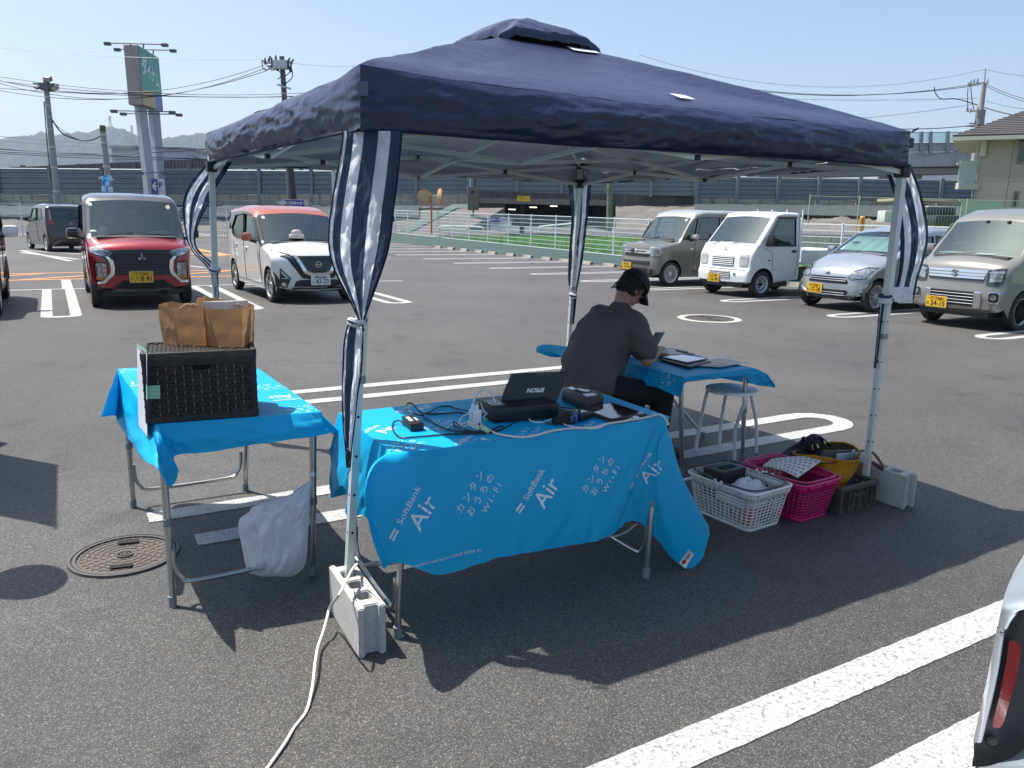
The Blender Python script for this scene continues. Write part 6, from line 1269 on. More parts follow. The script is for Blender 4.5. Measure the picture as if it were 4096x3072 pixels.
# concrete weights ---------------------------------------------------
blockm = m_('concrete_block', (.50, .49, .46), .95, var=(55, .8, (.40, .39, .37)), bump=(160, .8, .004), dirt=(9, .35, (.33, .32, .30)))
def cinder(x, y, yaw, label, Ln=.39, H=.19, T=.10):
    t = thing('concrete_block', label, 'concrete block', (x, y, 0), yaw)
    # plan: width along local x (0..T), length along local y (0..Ln)
    out = [(0, 0), (T*.22, 0), (T*.27, .022), (T*.73, .022), (T*.78, 0), (T, 0), (T, Ln), (T*.78, Ln), (T*.73, Ln-.022), (T*.27, Ln-.022), (T*.22, Ln), (0, Ln)]
    holes = [rr(T/2, .10+k*.095, T*.52, .062, .014) for k in range(3)]
    q = MB(); q.prism(out, lambda a, b: (a, b, 0), (0, 0, H), holes=holes)
    me = q.build('block', blockm, t, True)
    bm = bmesh.new(); bm.from_mesh(me.data); bmesh.ops.remove_doubles(bm, verts=bm.verts, dist=1e-5); bmesh.ops.recalc_face_normals(bm, faces=bm.faces)
    es = [e for e in bm.edges if len(e.link_faces) == 2 and e.calc_face_angle(0) > .5]; bmesh.ops.bevel(bm, geom=es, offset=.004, segments=2, affect='EDGES'); bm.to_mesh(me.data); bm.free()
    q = MB(); q.box((T/2, .006, H/2), (.001, .001, .001)) if 0 else None
    return t
cinder(-.517, 2.488, R(28), 'pale concrete block weighing down the front leg of the tent')
cinder(2.165, 4.075, R(30), 'pale concrete block standing by the yellow bag at the right tent leg')

# ================================================================== TABLES
alu = m_('table_aluminium', (.50, .50, .50), .28, .9, var=(2, .4, (.38, .38, .39), (1, 1, .2))); footg = m_('foot_grey', (.20, .23, .24), .6); topm = m_('tabletop_white', (.6, .6, .58), .5)
def table(label, cor, z, feet, pairs, collars=(.36,), ins=.06):
    c = sum(cor, V((0, 0, 0)))/4; t = thing('folding_table', label, 'folding table', (c.x, c.y, 0), 0, 'folding tables under blue cloths')
    q = MB(); q.prism([(p.x, p.y) for p in cor], lambda x, y: (x, y, z-.035), (0, 0, .033)); q.build('tabletop', topm, t)
    for i, f in enumerate(feet):
        tp = cor[i].lerp(c, ins); tp = V((tp.x, tp.y, z-.034)); f = V((f[0], f[1], 0)); q = MB(); q.tube([f+V((0, 0, .02)), f.lerp(tp, .5)], .0125, 14); q.tube([f.lerp(tp, .42), tp], .0145, 14); lg = q.build('leg', alu, t)
        q = MB(); q.tube([f+V((0, 0, .0)), f+V((0, 0, .045))], .016, 14); q.build('foot', footg, lg)
        for zc_ in collars: p = f.lerp(tp, zc_/z); q = MB(); q.tube([p-V((0, 0, .015)), p+V((0, 0, .015))], .0175, 14); q.build('collar', footg, lg)
    for i, j in pairs:
        A = V((*feet[i][:2], 0)); B = V((*feet[j][:2], 0)); d = (B-A).normalized(); pts = [A+V((0, 0, .235))+d*.016, A+V((0, 0, .17))+d*.018, A+d*.04+V((0, 0, .115)), A+d*.10+V((0, 0, .088)), B-d*.10+V((0, 0, .088)), B-d*.04+V((0, 0, .115)), B+V((0, 0, .17))-d*.018, B+V((0, 0, .235))-d*.016]
        q = MB(); q.tube(spline(pts, 6), .0095, 10); q.build('u_bar', alu, t)
    return t
FT = [V((-.397, 2.602, .72)), V((.662, 3.205, .72)), V((.344, 3.760, .72)), V((-.711, 3.155, .72))]
LT = [V((-1.339, 2.852, .74)), V((-.780, 3.09, .74)), V((-1.41, 4.11, .74)), V((-1.987, 3.865, .74))]
RT = [V((1.02, 4.57, .62)), V((1.53, 4.90, .62)), V((.895, 5.92, .62)), V((.385, 5.59, .62))]
table('folding table under the front blue cloth carrying the printer', FT, .72, [(-.405, 2.64), (.605, 3.180), (.33, 3.70), (-.66, 3.14)], [(0, 3), (1, 2)])
table('folding table at left carrying the wicker basket and paper bags', LT, .74, [(-1.324, 2.838), (-.846, 3.141), (-1.481, 4.159), (-1.973, 3.873)], [(0, 1), (3, 2)])
table('lower folding table at right where the man is writing', RT, .62, [(1.06, 4.62), (1.508, 4.88), (1.384, 5.443), (.45, 5.55)], [])
# ------------------------------------------------------------------ printed cloths
blue = fabric('cloth_blue', (.004, .43, .76), trl=.22, rough=.45, bump=(16, .3, .008), var=(2.5, .35, (.003, .39, .70)), spec=.35)
prnt = m_('print_white', (.62, .74, .80), .5); prnt2 = m_('print_pale', (.35, .62, .78), .5)
def cloth(name, label, cor, z, stations, seed=0, fold=.010):
    """stations: (edge position 0..4 around the table, hem point, outward bulge, optional middle point)"""
    zt = z+.003; C_ = sum(cor, V((0, 0, 0)))/4
    def edge(e):
        i = int(e) % 4; f = e-int(e); a, b = cor[i], cor[(i+1) % 4]; p = a.lerp(b, f); p = C_+(p-C_)*1.012; return V((p.x, p.y, zt))
    q = MB(); nt_ = 26; ns = 14; S_ = stations; n = len(S_)-1
    tops = [edge(s[0]) for s in S_]; hems = [V(s[1]) for s in S_]; mids = [V(s[3]) if len(s) > 3 and s[3] is not None else None for s in S_]
    for i in range(n+1):
        if mids[i] is None:
            o = (hems[i]-tops[i]); o.z = 0; m = tops[i].lerp(hems[i], .5); out = V((tops[i].x-C_.x, tops[i].y-C_.y, 0)).normalized(); mids[i] = m+out*S_[i][2]
    es = [s[0] for s in S_]
    def fn(u, v):
        x = u*n; i = min(int(x), n-1); f = x-i; T = edge(lerp(es[i], es[i+1], f)); Mi = cr(mids, x); H_ = cr(hems, x)
        p = T*((1-v)*(1-v))+(Mi*2-T*.5-H_*.5)*(2*v*(1-v))+H_*(v*v)
        out = V((T.x-C_.x, T.y-C_.y, 0)).normalized()
        p += out*(fold*1.4*fb(u*n*.9+seed, v*1.5, seed)+fold*.7*fb(u*n*3, v*4, seed+2)-fold*.9*(abs(fb(u*n*1.6+v, v*3+u*n*.5, seed+5, 2))-.1))*min(1, v*2.2)
        return p
    q.grid(fn, n*10, ns)
    def tf(u, v):
        p = (cor[0]*(1-u)*(1-v)+cor[1]*u*(1-v)+cor[2]*u*v+cor[3]*(1-u)*v); p = C_+(p-C_)*1.012; e = min(u, 1-u, v, 1-v)*12
        return V((p.x, p.y, zt+(.0022*fb(u*6+seed, v*4, seed)-.004*(abs(fb(u*5, v*4+seed, 3, 2))-.12)+.0018)*min(1, e)))
    q.grid(tf, 40, 24)
    o = q.build(name, blue, ang=75); tag(o, label, 'tablecloth', 'bright blue printed tablecloths')
    bv = BVHTree.FromPolygons([tuple(v) for v in q.v], q.f)
    return o, bv
def onc(bv, p, d, off=.0018):
    d = V(d).normalized(); h = bv.ray_cast(p-d*.4, d)
    return None if h[0] is None or (d.z < -.9 and abs(h[0].z-p.z) > .006) else h[0]-d*off
def cprint(o, bv, txt, c, ax, ay, size, d, mat=None, bold=.0, name='printed_lettering', sx=1.):
    vs, fs = textpoly(txt, size, bold); P = [onc(bv, c+ax*(x*sx)+ay*y, d) for x, y in vs]; ok = [f for f in fs if all(P[i] is not None for i in f)]
    ok = [f for f in ok if max((P[f[i]]-P[f[i-1]]).length for i in range(len(f))) < size*.9]
    if not ok: return
    q = MB(); q.v = [(p if p is not None else V((0, 0, 0))) for p in P]; used = sorted({i for f in ok for i in f}); mp = {b: a for a, b in enumerate(used)}; q.v = [q.v[i] for i in used]; q.f = [tuple(mp[i] for i in f) for f in ok]; q.m = [0]*len(ok); q.s = [False]*len(ok)
    # into the frame of the cloth object
    q.v = [v-o.location for v in q.v]; q.build(name, mat or prnt, o, local=True)
def logo(o, bv, c, ang, ax, ay, d, s=1.):
    A = ax*cos(ang)+ay*sin(ang); B = -ax*sin(ang)+ay*cos(ang)
    cprint(o, bv, 'Air', c-B*.020*s, A, B, .090*s, d, bold=.004); cprint(o, bv, 'SoftBank', c+B*.045*s-A*.005*s, A, B, .038*s, d); 
    cprint(o, bv, '=', c+B*.040*s-A*.108*s, A, B, .07*s, d, bold=.02)
def slogan(o, bv, c, ang, ax, ay, d, s=1.):
    A = ax*cos(ang)+ay*sin(ang); B = -ax*sin(ang)+ay*cos(ang)
    for k, t in enumerate(('カ ン タ ン', 'お う ち の', 'W i - F i')): cprint(o, bv, t, c+B*(.042-.042*k)*s+A*(.012*k)*s, A, B, .034*s, d, prnt)
def hp(px, A, B, off):                                        # hem point on the vertical plane beside edge A-B
    d = (B-A).normalized(); n = V((d.y, -d.x, 0)); return PLN(px[0], px[1], A+n*off, n)
v5 = lambda x, y: ((1200+x*.7685)/K, (1450+y*.7685)/K)
v3 = lambda x, y: ((350+x*.5125)/K, (1150+y*.5125)/K)
v7 = lambda x, y: ((2100+x*.5426)/K, (1000+y*.5426)/K)
a, b, c, d_ = FT
e1 = (b-a).normalized(); e2 = (d_-a).normalized(); n1 = V((e1.y, -e1.x, 0))
S = [(-1.0, d_+V((-.05, .02, -.38)), .02), (-.6, hp(v5(235, 640), d_, a, .05), .02), (-.35, hp(v5(255, 800), d_, a, .05), .015), (-.12, hp(v5(350, 802), d_, a, .03), .01),
     (-.02, hp(v5(428, 1050), a, b, .09), .0, hp(v5(340, 640), a, b, .10)), (.03, hp(v5(470, 1048), a, b, .09), .0, hp(v5(385, 700), a, b, .10)), (.08, hp(v5(560, 1050), a, b, .07), .02), (.14, hp(v5(690, 1100), a, b, .07), .015), (.22, hp(v5(790, 1094), a, b, .06), .01), (.38, hp(v5(1000, 1030), a, b, .06), .01),
     (.55, hp(v5(1200, 990), a, b, .06), .01), (.70, hp(v5(1400, 953), a, b, .05), .01), (.84, hp(v5(1560, 925), a, b, .05), .01), (.93, hp(v5(1650, 880), a, b, .03), .0), (.965, hp(v5(1695, 830), a, b, .0), -.01), (1.0, hp(v5(1800, 850), a, b, -.02), -.02, hp(v5(1830, 560), a, b, .0)),
     (1.02, hp(v5(2000, 1073), a, b, .02), .0, hp(v5(1880, 620), a, b, .02)), (1.06, hp(v5(2122, 940), a, b, -.03), .0, hp(v5(1990, 600), a, b, -.02)), (1.3, hp(v5(2080, 800), a, b, -.22), .0), (1.6, c.lerp(b, .4)+V((.12, .05, -.35)), .03), (2.0, c+V((.12, .05, -.33)), .02), (2.5, (c+d_)/2+n1*-.06+V((0, 0, -.33)), .01), (3.0, d_+V((-.05, .02, -.38)), .02)]
S = [(s[0]+4 if s[0] < 0 else s[0]+4,)+tuple(s[1:]) for s in S]
cl, bv = cloth('tablecloth', 'bright blue cloth with white lettering hanging low on the front table', FT, .72, S, 1)
UP = V((0, 0, 1)); nd = -n1
def fp(x, y, off=.06): return PLN(*v5(x, y), a+n1*off, n1)
for x, y, s in ((628, 775, 1.05), (1280, 672, 1.0)): logo(cl, bv, fp(x, y), R(50), e1, UP, nd, s)
logo(cl, bv, fp(1838, 565, .03), R(50), e1, UP, nd, .95)
for x, y in ((948, 715), (1590, 620)): slogan(cl, bv, fp(x, y), R(52), e1, UP, nd, 1.05)
cprint(cl, bv, '©2017 Pokémon. ©1995-2017 Nintendo/Creatures Inc./GAME FREAK inc.', fp(615, 1047), e1, UP, .017, nd, bold=.0)
dn = V((0, 0, -1))
def tp(x, y): return G(*v5(x, y), .723)
for x, y, an in ((425, 350, 45), (915, 412, 42), (625, 235, 40), (1555, 335, 40)): logo(cl, bv, tp(x, y), R(an), e1, e2, dn, .95)
for x, y, an in ((545, 440, 45), (740, 330, 45), (1215, 375, 45), (1835, 290, 45)): slogan(cl, bv, tp(x, y), R(an), e1, e2, dn, .95)
q = MB(); cc = fp(2010, 1020, .02); A_ = V((cos(R(45))*e1.x, cos(R(45))*e1.y, sin(R(45)))); B_ = V((-sin(R(45))*e1.x, -sin(R(45))*e1.y, cos(R(45))))
gp = lambda x, y, o_=.012: (onc(bv, cc+A_*x+B_*y, nd, o_/6) or cc+A_*x+B_*y+n1*.01)-cl.location
q.prism(rr(0, 0, .075, .045, .002), lambda x, y: gp(x, y), n1*.001); lb = q.build('sewn_label', m_('label_white', (.72, .72, .66), .5), cl, local=True)
q = MB(); q.prism([(-.02+.013*cos(R(k*30)), .002+.013*sin(R(k*30))) for k in range(12)], lambda x, y: gp(x, y)+n1*.0012, n1*.0004, 0); text(q, '防炎', lambda x, y: gp(-.02+x, -.017+y)+n1*.0016, .008, .02, 1)
for k in range(3): text(q, '防炎製品番号'[:6-k], lambda x, y, k=k: gp(.014+x, .012-.009*k+y)+n1*.0016, .0075, .01, 1)
q.build('label_print', [m_('label_red', (.5, .02, .02), .5), ink], lb, local=True)
# left cloth
a, b, c, d_ = LT; e1L = (b-a).normalized(); e2L = (d_-a).normalized(); n1L = V((e1L.y, -e1L.x, 0))
S = [(3.0, hp(v3(105, 1015), d_, a, .16), .0, hp(v3(175, 800), d_, a, .10)), (3.05, hp(v3(222, 1000), d_, a, .08), .0), (3.12, hp(v3(232, 1035), d_, a, .06), .01), (3.4, hp(v3(290, 1140), d_, a, .06), .01), (3.7, hp(v3(400, 1305), d_, a, .06), .01), (3.93, hp(v3(550, 1418), d_, a, .04), .0),
     (3.99, hp(v3(640, 1560), a, b, .08), .0, hp(v3(545, 1340), a, b, .09)), (4.02, hp(v3(712, 1440), a, b, .06), .0, hp(v3(600, 1250), a, b, .07)), (4.06, hp(v3(690, 1310), a, b, .03), .0), (4.25, hp(v3(980, 1282), a, b, .05), .01), (4.6, hp(v3(1500, 1198), a, b, .05), .01), (4.92, hp(v3(1850, 1150), a, b, .04), .005), (5.0, hp(v3(1905, 1120), a, b, .02), .0), (5.06, b.lerp(c, .08)+V((.10, .02, -.13)), .0), (5.5, b.lerp(c, .5)+V((.04, .03, -.16)), .0), (6.0, c+V((.03, .04, -.2)), .0), (6.5, (c+d_)/2+V((0, .05, -.2)), 0), (6.97, d_+V((-.02, .08, -.2)), 0), (7.0, hp(v3(105, 1015), d_, a, .16), .0, hp(v3(175, 800), d_, a, .10))]
cl2, bv2 = cloth('tablecloth', 'bright blue cloth under the wicker basket on the left table', LT, .74, S, 5)
def tl(x, y): return G(*v3(x, y), .743)
logo(cl2, bv2, tl(1520, 865), R(190), e1L, e2L, dn, 1.); logo(cl2, bv2, tl(300, 760), R(200), e1L, e2L, dn, 1.)
slogan(cl2, bv2, tl(1400, 780), R(190), e1L, e2L, dn, 1.); slogan(cl2, bv2, tl(1720, 945), R(190), e1L, e2L, dn, 1.); slogan(cl2, bv2, tl(285, 650), R(190), e1L, e2L, dn, .9)
# right cloth
a, b, c, d_ = RT; e1R = (b-a).normalized(); e2R = (d_-a).normalized()
S = [(3.0, hp(v7(85, 752), d_, a, .08), .0, hp(v7(120, 700), d_, a, .06)), (3.06, hp(v7(180, 745), d_, a, .05), 0), (3.12, hp(v7(250, 775), d_, a, .05), .01), (3.4, hp(v7(500, 900), d_, a, .05), .01), (3.7, hp(v7(800, 985), d_, a, .05), .01), (3.85, hp(v7(960, 1010), d_, a, .05), .0), (3.96, hp(v7(1095, 1068), d_, a, .05), .0),
     (4.0, hp(v7(1150, 1082), a, b, .04), .0, hp(v7(1165, 1000), a, b, .05)), (4.03, hp(v7(1165, 1000), a, b, .03), .0), (4.08, hp(v7(1215, 965), a, b, .03), .0), (4.3, hp(v7(1400, 952), a, b, .03), .01), (4.6, hp(v7(1600, 932), a, b, .03), .01), (4.85, hp(v7(1690, 990), a, b, .03), .0), (4.98, hp(v7(1780, 1005), a, b, .05), .0, hp(v7(1792, 930), a, b, .05)), (5.03, b+V((.14, .06, -.13)), .0), (5.5, b.lerp(c, .5)+V((.10, .06, -.15)), .0), (6.0, c+V((.08, .12, -.12)), .0), (6.5, (c+d_)/2+V((0, .14, -.1)), 0), (6.97, d_+V((-.06, .12, -.1)), 0), (7.0, hp(v7(85, 752), d_, a, .08), .0, hp(v7(120, 700), d_, a, .06))]
cl3, bv3 = cloth('tablecloth', 'bright blue cloth on the low right table with the tablet and papers', RT, .62, S, 8)
def trr(x, y): return G(*v7(x, y), .623)
logo(cl3, bv3, trr(1310, 775), R(20), e1R, e2R, dn, .8); slogan(cl3, bv3, trr(240, 660), R(30), e1R, e2R, dn, .9)
nL = V((-(a-d_).normalized().y*-1, 0, 0)); dd = (a-d_).normalized(); nn = V((dd.y, -dd.x, 0))
slogan(cl3, bv3, PLN(*v7(1010, 900), d_+nn*.05, nn), R(-60), dd, UP, -nn, 1.)
# ================================================================== THINGS ON AND AROUND THE TABLES
def pbox(q, pts, zt, h, mi=0, bev=.003):                      # pts: pixel corners of the top face at height zt
    P = [G(*p, zt) for p in pts]; bm = bmesh.new(); vs = [bm.verts.new(p) for p in P]+[bm.verts.new(p-V((0, 0, h))) for p in P]; n = len(P)
    bm.faces.new(vs[:n]); bm.faces.new(vs[n:][::-1])
    for i in range(n): bm.faces.new((vs[i], vs[i+n], vs[(i+1) % n+n], vs[(i+1) % n]))
    bmesh.ops.recalc_face_normals(bm, faces=bm.faces)
    if bev: bmesh.ops.bevel(bm, geom=bm.edges[:], offset=bev, segments=2, affect='EDGES', profile=.6)
    bm.verts.index_update(); q.add([v.co.copy() for v in bm.verts], [tuple(v.index for v in f.verts) for f in bm.faces], mi, True); bm.free(); return q
v6 = lambda x, y: ((1500+x*.5425)/K, (1480+y*.5425)/K)
v8 = lambda x, y: ((2700+x*.4521)/K, (1650+y*.4521)/K)
v44 = lambda x, y: ((200+x*.5425)/K, (1700+y*.5425)/K)
ZT = .726
bp_ = m_('device_black', (.012, .012, .013), .42, bump=(400, .1, .0005)); bg_ = m_('device_gloss', (.006, .006, .007), .05, coat=.5); wp_ = m_('device_white', (.72, .73, .75), .4); gl_ = m_('device_label', (.5, .5, .5), .5)
# printer
A0, B0 = G(*v6(872, 396), ZT), G(*v6(1362, 352), ZT); ax = (B0-A0).normalized(); ay = V((-ax.y, ax.x, 0)); W_ = (B0-A0).length; Hp = .062; Dp = .20
t = thing('printer', 'small black portable printer with its paper support lid standing open', 'printer', A0)
q = MB(); pp = lambda u, v, z: A0+ax*(u*W_)+ay*(v*Dp)+V((0, 0, z)); c = pp(.5, .5, Hp/2); q.box(c, (W_, Dp, Hp), rz=atan2(ax.y, ax.x), bev=.008); bo = q.build('body', bp_, t)
q = MB(); q.box(pp(.5, .0, Hp*.62)-ay*.001, (W_*.9, .004, .0025), rz=atan2(ax.y, ax.x)); q.build('tray_gap', m_('hole_black'), t)
q = MB(); q.box(pp(.13, .45, Hp+.001), (W_*.2, Dp*.5, .003), rz=atan2(ax.y, ax.x)); q.build('control_panel', m_('panel_grey', (.12, .125, .13), .3), t)
l0 = pp(.13, .55, Hp); l1 = pp(.95, .55, Hp)
lt0, lt1 = PLN(*v6(1003, 25), l0+ay*.03, ay), PLN(*v6(1430, 8), l0+ay*.03, ay); lb0, lb1 = PLN(*v6(915, 272), l0, ay), PLN(*v6(1330, 258), l0, ay)
nrm = (lb1-lb0).cross(lt0-lb0).normalized(); nrm = nrm if nrm.y < 0 else -nrm
q = MB(); S4 = lambda u, v: lb0.lerp(lb1, u).lerp(lt0.lerp(lt1, u), v)
q.prism([(0, 0), (1, 0), (1, .70), (.985, .70), (.985, 1), (.015, 1), (.015, .70), (0, .70)], lambda x, y: S4(x, y), -nrm*.012, 0); ld = q.build('lid', bp_, t)
q = MB(); q.prism([(.42, .90), (.70, .90), (.70, .96), (.42, .96)], lambda x, y: S4(x, y)+nrm*.001, nrm*.001); q.prism([(.02, .695), (.98, .695), (.98, .70), (.02, .70)], lambda x, y: S4(x, y)+nrm*.0015, nrm*.001); q.build('lid_tab', bg_, ld)
q = MB(); Lw = (lb1-lb0).length; Lh = (lt0-lb0).length
text(q, 'EPSON', lambda x, y: S4(.53-x/Lw, .47-y/Lh)+nrm*.0015, .026, .03); q.build('lettering', m_('sign_white'), ld)
q = MB(); sp_ = lambda x, z: A0-ax*.001+ay*(x*Dp)+V((0, 0, z)); q.prism([(.3, .02), (.62, .02), (.62, .032), (.3, .032)], sp_, -ax*.0005); q.build('sticker', gl_, t)
# adapter
t = thing('power_adapter', 'black power adapter brick with two white stickers on the front table', 'power adapter', G(*v6(280, 440), ZT)); q = MB(); pbox(q, [v6(195, 335), v6(262, 398), v6(362, 388), v6(285, 328)], ZT+.031, .030, 0, .004); q.build('brick', bp_, t)
q = MB(); pbox(q, [v6(222, 346), v6(258, 376), v6(285, 372), v6(248, 342)], ZT+.0318, .0005, 0, 0); pbox(q, [v6(280, 350), v6(308, 371), v6(322, 369), v6(295, 348)], ZT+.0318, .0005, 0, 0); q.build('sticker', gl_, t)
# power strip with chargers
t = thing('power_strip', 'cream power strip with white chargers plugged in beside the printer', 'power strip', G(*v6(740, 400), ZT)); q = MB(); pbox(q, [v6(678, 372), v6(758, 412), v6(800, 398), v6(722, 358)], ZT+.02, .02, 0, .004); q.build('strip', m_('strip_cream', (.62, .62, .55), .45), t)
q = MB(); pbox(q, [v6(758, 412), v6(835, 452), v6(850, 436), v6(800, 398)], ZT+.013, .012, 0, .004); q.build('strain_relief', m_('relief_green', (.45, .60, .42), .4), t)
def charger(x0, y0, x1, y1, Y, d, label):
    a, b = D(*v6(x0, y1), Y), D(*v6(x1, y0), Y); t = thing('usb_charger', label, 'charger', (a.x, a.y, a.z), 0, 'white chargers on the power strip'); q = MB(); q.box((a+b)/2, (b.x-a.x, d, b.z-a.z), bev=.004); q.build('case', wp_, t); return t
Yc = G(*v6(740, 390), ZT+.02).y
c1_ = charger(693, 292, 722, 360, Yc+.02, .03, 'left taller white charger block beside the printer'); c2_ = charger(722, 298, 785, 392, Yc-.005, .03, 'front white charger block with fine print label')
q = MB(); a = D(*v6(753, 318), Yc-.021)
for k in range(6): text(q, '-'*14, lambda x, y, k=k: a+V((x, 0, y-.005*k)), .006, .01)
q.build('label_print', gl_, c2_)
for x, y in ((721, 258), (752, 262)): q = MB(); b_ = D(*v6(x, y+28), Yc); q.box(b_+V((0, 0, .006)), (.013, .010, .024), bev=.002); q.build('usb_plug', wp_, c2_)
# handheld terminal, card terminal, tablet, tape dispenser
t = thing('handheld_terminal', 'thick black payment terminal with screen lying at the back of the table', 'terminal', G(*v6(1530, 240), ZT)); q = MB(); pbox(q, [v6(1376, 150), v6(1545, 228), v6(1690, 185), v6(1668, 158), v6(1495, 108), v6(1385, 122)], ZT+.048, .045, 0, .010); q.build('case', bp_, t)
q = MB(); pbox(q, [v6(1415, 133), v6(1530, 172), v6(1590, 152), v6(1480, 115)], ZT+.0505, .003, 0, .0008); q.build('screen', bg_, t); q = MB(); pbox(q, [v6(1530, 176), v6(1560, 192), v6(1640, 180), v6(1600, 168)], ZT+.0505, .003, 0, .0008); q.build('label_plate', wp_, t)
t = thing('tablet_computer', 'black tablet with charging cable plugged in on the front table', 'tablet', G(*v6(1750, 340), ZT)); q = MB(); pbox(q, [v6(1495, 278), v6(1745, 372), v6(2010, 322), v6(1752, 236)], ZT+.014, .010, 0, .003); q.build('case', bp_, t); q = MB(); pbox(q, [v6(1520, 276), v6(1742, 358), v6(1985, 315), v6(1750, 243)], ZT+.0147, .001, 0, 0); q.build('screen', bg_, t)
q = MB(); pbox(q, [v6(1610, 335), v6(1738, 380), v6(1760, 374), v6(1640, 330)], ZT+.006, .004, 0, .001); q.build('leather_cover', m_('leather_tan', (.30, .14, .06), .6), t); q = MB(); q.tube([G(*v6(1945, 352), ZT+.012), G(*v6(1905, 346), ZT+.012)], .005, 8); q.build('cable_plug', wp_, t)
t = thing('card_reader', 'small black card reader beside the tablet', 'card reader', G(*v6(1500, 340), ZT)); q = MB(); pbox(q, [v6(1390, 300), v6(1515, 335), v6(1610, 305), v6(1480, 282)], ZT+.028, .026, 0, .005); q.build('case', bp_, t); q = MB(); pbox(q, [v6(1440, 300), v6(1505, 318), v6(1570, 302), v6(1500, 289)], ZT+.0287, .001, 0, 0); q.build('screen', bg_, t)
t = thing('tape_dispenser', 'black tape dispenser with blue roll lying near the printer', 'tape dispenser', G(*v6(1415, 400), ZT)); q = MB(); c = G(*v6(1405, 402), ZT); q.prism([(-.045, 0), (.045, 0), (.05, .02), (.02, .055), (-.005, .06), (-.02, .035), (-.045, .02)], lambda x, y: c+ax*x+V((0, 0, y))+ay*.0, ay*.035); q.build('body', bp_, t)
q = MB(); c = G(*v6(1470, 388), ZT)+V((0, 0, .022)); q.lathe([(.021, -.03), (.021, .005), (.012, .005), (.012, -.03)], c, n=18, rot=V((0, 0, 1)).rotation_difference(ax).to_matrix()); q.build('blue_roll', m_('blue_plastic', (.02, .10, .42), .4), t)
q = MB(); q.tube(spline([G(*v6(1430, 340), ZT+.01), G(*v6(1445, 330), ZT+.06), G(*v6(1480, 350), ZT+.04), G(*v6(1440, 380), ZT+.02)], 6), .006, 6, flat=.4); q.build('strap', bp_, t)
# cables
cb = m_('cable_black', (.012, .012, .012), .5); cwh = m_('cable_white', (.68, .69, .70), .45); cwg = m_('cable_cream', (.58, .58, .52), .5)
def cable(pts, r, mat, label, nm='cable', f=None):
    P = [G(x, y, ZT+(h if h else 0)+r) for x, y, h in [(*((f or v6)(p[0], p[1])), p[2] if len(p) > 2 else 0) for p in pts]]
    q = MB(); q.tube(spline(P, 6), r, 7); return tag(q.build(nm, mat), label, 'cable', 'cables on the front table')
cable([(330, 335, .012), (400, 310), (430, 292, .004), (480, 270), (560, 268), (600, 285), (680, 300, .01)], .0030, cb, 'black cable running from the adapter towards the chargers', )
cable([(360, 338), (300, 325, .03), (245, 300, .04), (228, 275, .05), (240, 248, .05), (268, 246, .045), (300, 275, .03), (340, 315, .012), (420, 325), (520, 320), (620, 315), (700, 335), (760, 375, .02), (770, 405, .02)], .0032, cb, 'black cable standing up in a loop behind the adapter')
cable([(360, 350), (400, 370), (440, 395), (500, 425), (560, 445), (650, 455), (760, 458), (850, 445), (920, 415), (950, 420), (930, 440), (850, 462), (740, 470), (640, 468), (520, 475), (400, 485), (280, 495), (200, 500), (150, 470), (128, 420), (140, 385), (180, 372, .01), (210, 400), (260, 430), (330, 420), (345, 405)], .0032, cb, 'long tangled black cable winding in front of the adapter')
cable([(580, 378, .02), (590, 410), (640, 440), (700, 452), (600, 470), (585, 420, .01), (582, 380, .02), (640, 420), (720, 450), (840, 455), (960, 425), (1020, 390), (1120, 325), (1200, 345), (1270, 390), (1350, 405)], .0022, cb, 'thin black cable crossing from the tangle past the printer')
cable([(1365, 275, .03), (1440, 282, .012), (1480, 288, .02)], .003, cb, 'short black cable between printer and card reader')
cable([(725, 258, .05), (740, 190, .085), (790, 148, .10), (840, 155, .10), (870, 200, .075), (910, 285, .045), (970, 312, .03), (1030, 270, .035), (1075, 262, .035), (1110, 300, .02), (1150, 375), (1240, 385), (1320, 362), (1420, 410), (1520, 425), (1640, 428), (1740, 385), (1850, 370), (1905, 347, .008)], .0030, cwh, 'white cable arching over the printer to the tablet')
cable([(755, 262, .04), (765, 228, .05), (780, 240, .05), (800, 290, .03), (840, 298, .02), (865, 320, .015), (855, 350), (820, 365), (805, 340, .01), (830, 320, .02), (800, 315, .03), (700, 320, .05), (640, 350, .02), (622, 400), (650, 420), (690, 412)], .0028, cwh, 'white cable coiled in small loops at the chargers')
cable([(520, 430), (545, 418), (570, 405), (640, 400), (680, 385, .01)], .0028, cwh, 'short white cable with plug lying left of the power strip')
cable([(845, 445), (900, 470), (990, 488), (1100, 495), (1200, 478), (1330, 445), (1460, 430), (1600, 425), (1700, 400), (1850, 375), (2000, 350), (2080, 332), (2130, 345), (2165, 400)], .0042, cwg, 'thick cream extension cable along the front edge of the table')
# extension cord from the leg to the bottom of the frame
z1 = lambda x, y: ((1200+x*.3617)/K, (2150+y*.3617)/K)
z4 = lambda x, y: ((0+x*.6329)/K, (2200+y*.6329)/K)
P = [D(*z1(610, 215), 2.86), D(*z1(640, 260), 2.80), D(*z1(625, 300), 2.74), D(*z1(575, 355), 2.66), D(*z1(500, 500), 2.56), D(*z1(420, 650), 2.46), G(*z1(330, 770), .10), G(*z1(296, 900), .07), G(*z1(250, 1060), .04), G(*z1(200, 1200), .03), G(*z1(165, 1400), .035), G(*z4(1985, 780), .03), G(*z4(1970, 890), .016), G(*z4(1935, 1020), .006), G(*z4(1860, 1120), .006), G(*z4(1800, 1220), .01), G(*z4(1690, 1378), .006), G(*z4(1600, 1500), .006)]
q = MB(); q.tube(spline(P, 8), .0052, 8, flat=.7); tag(q.build('extension_cord', cwg), 'flat white extension cord running from the front tent leg to bottom of the picture', 'cord')
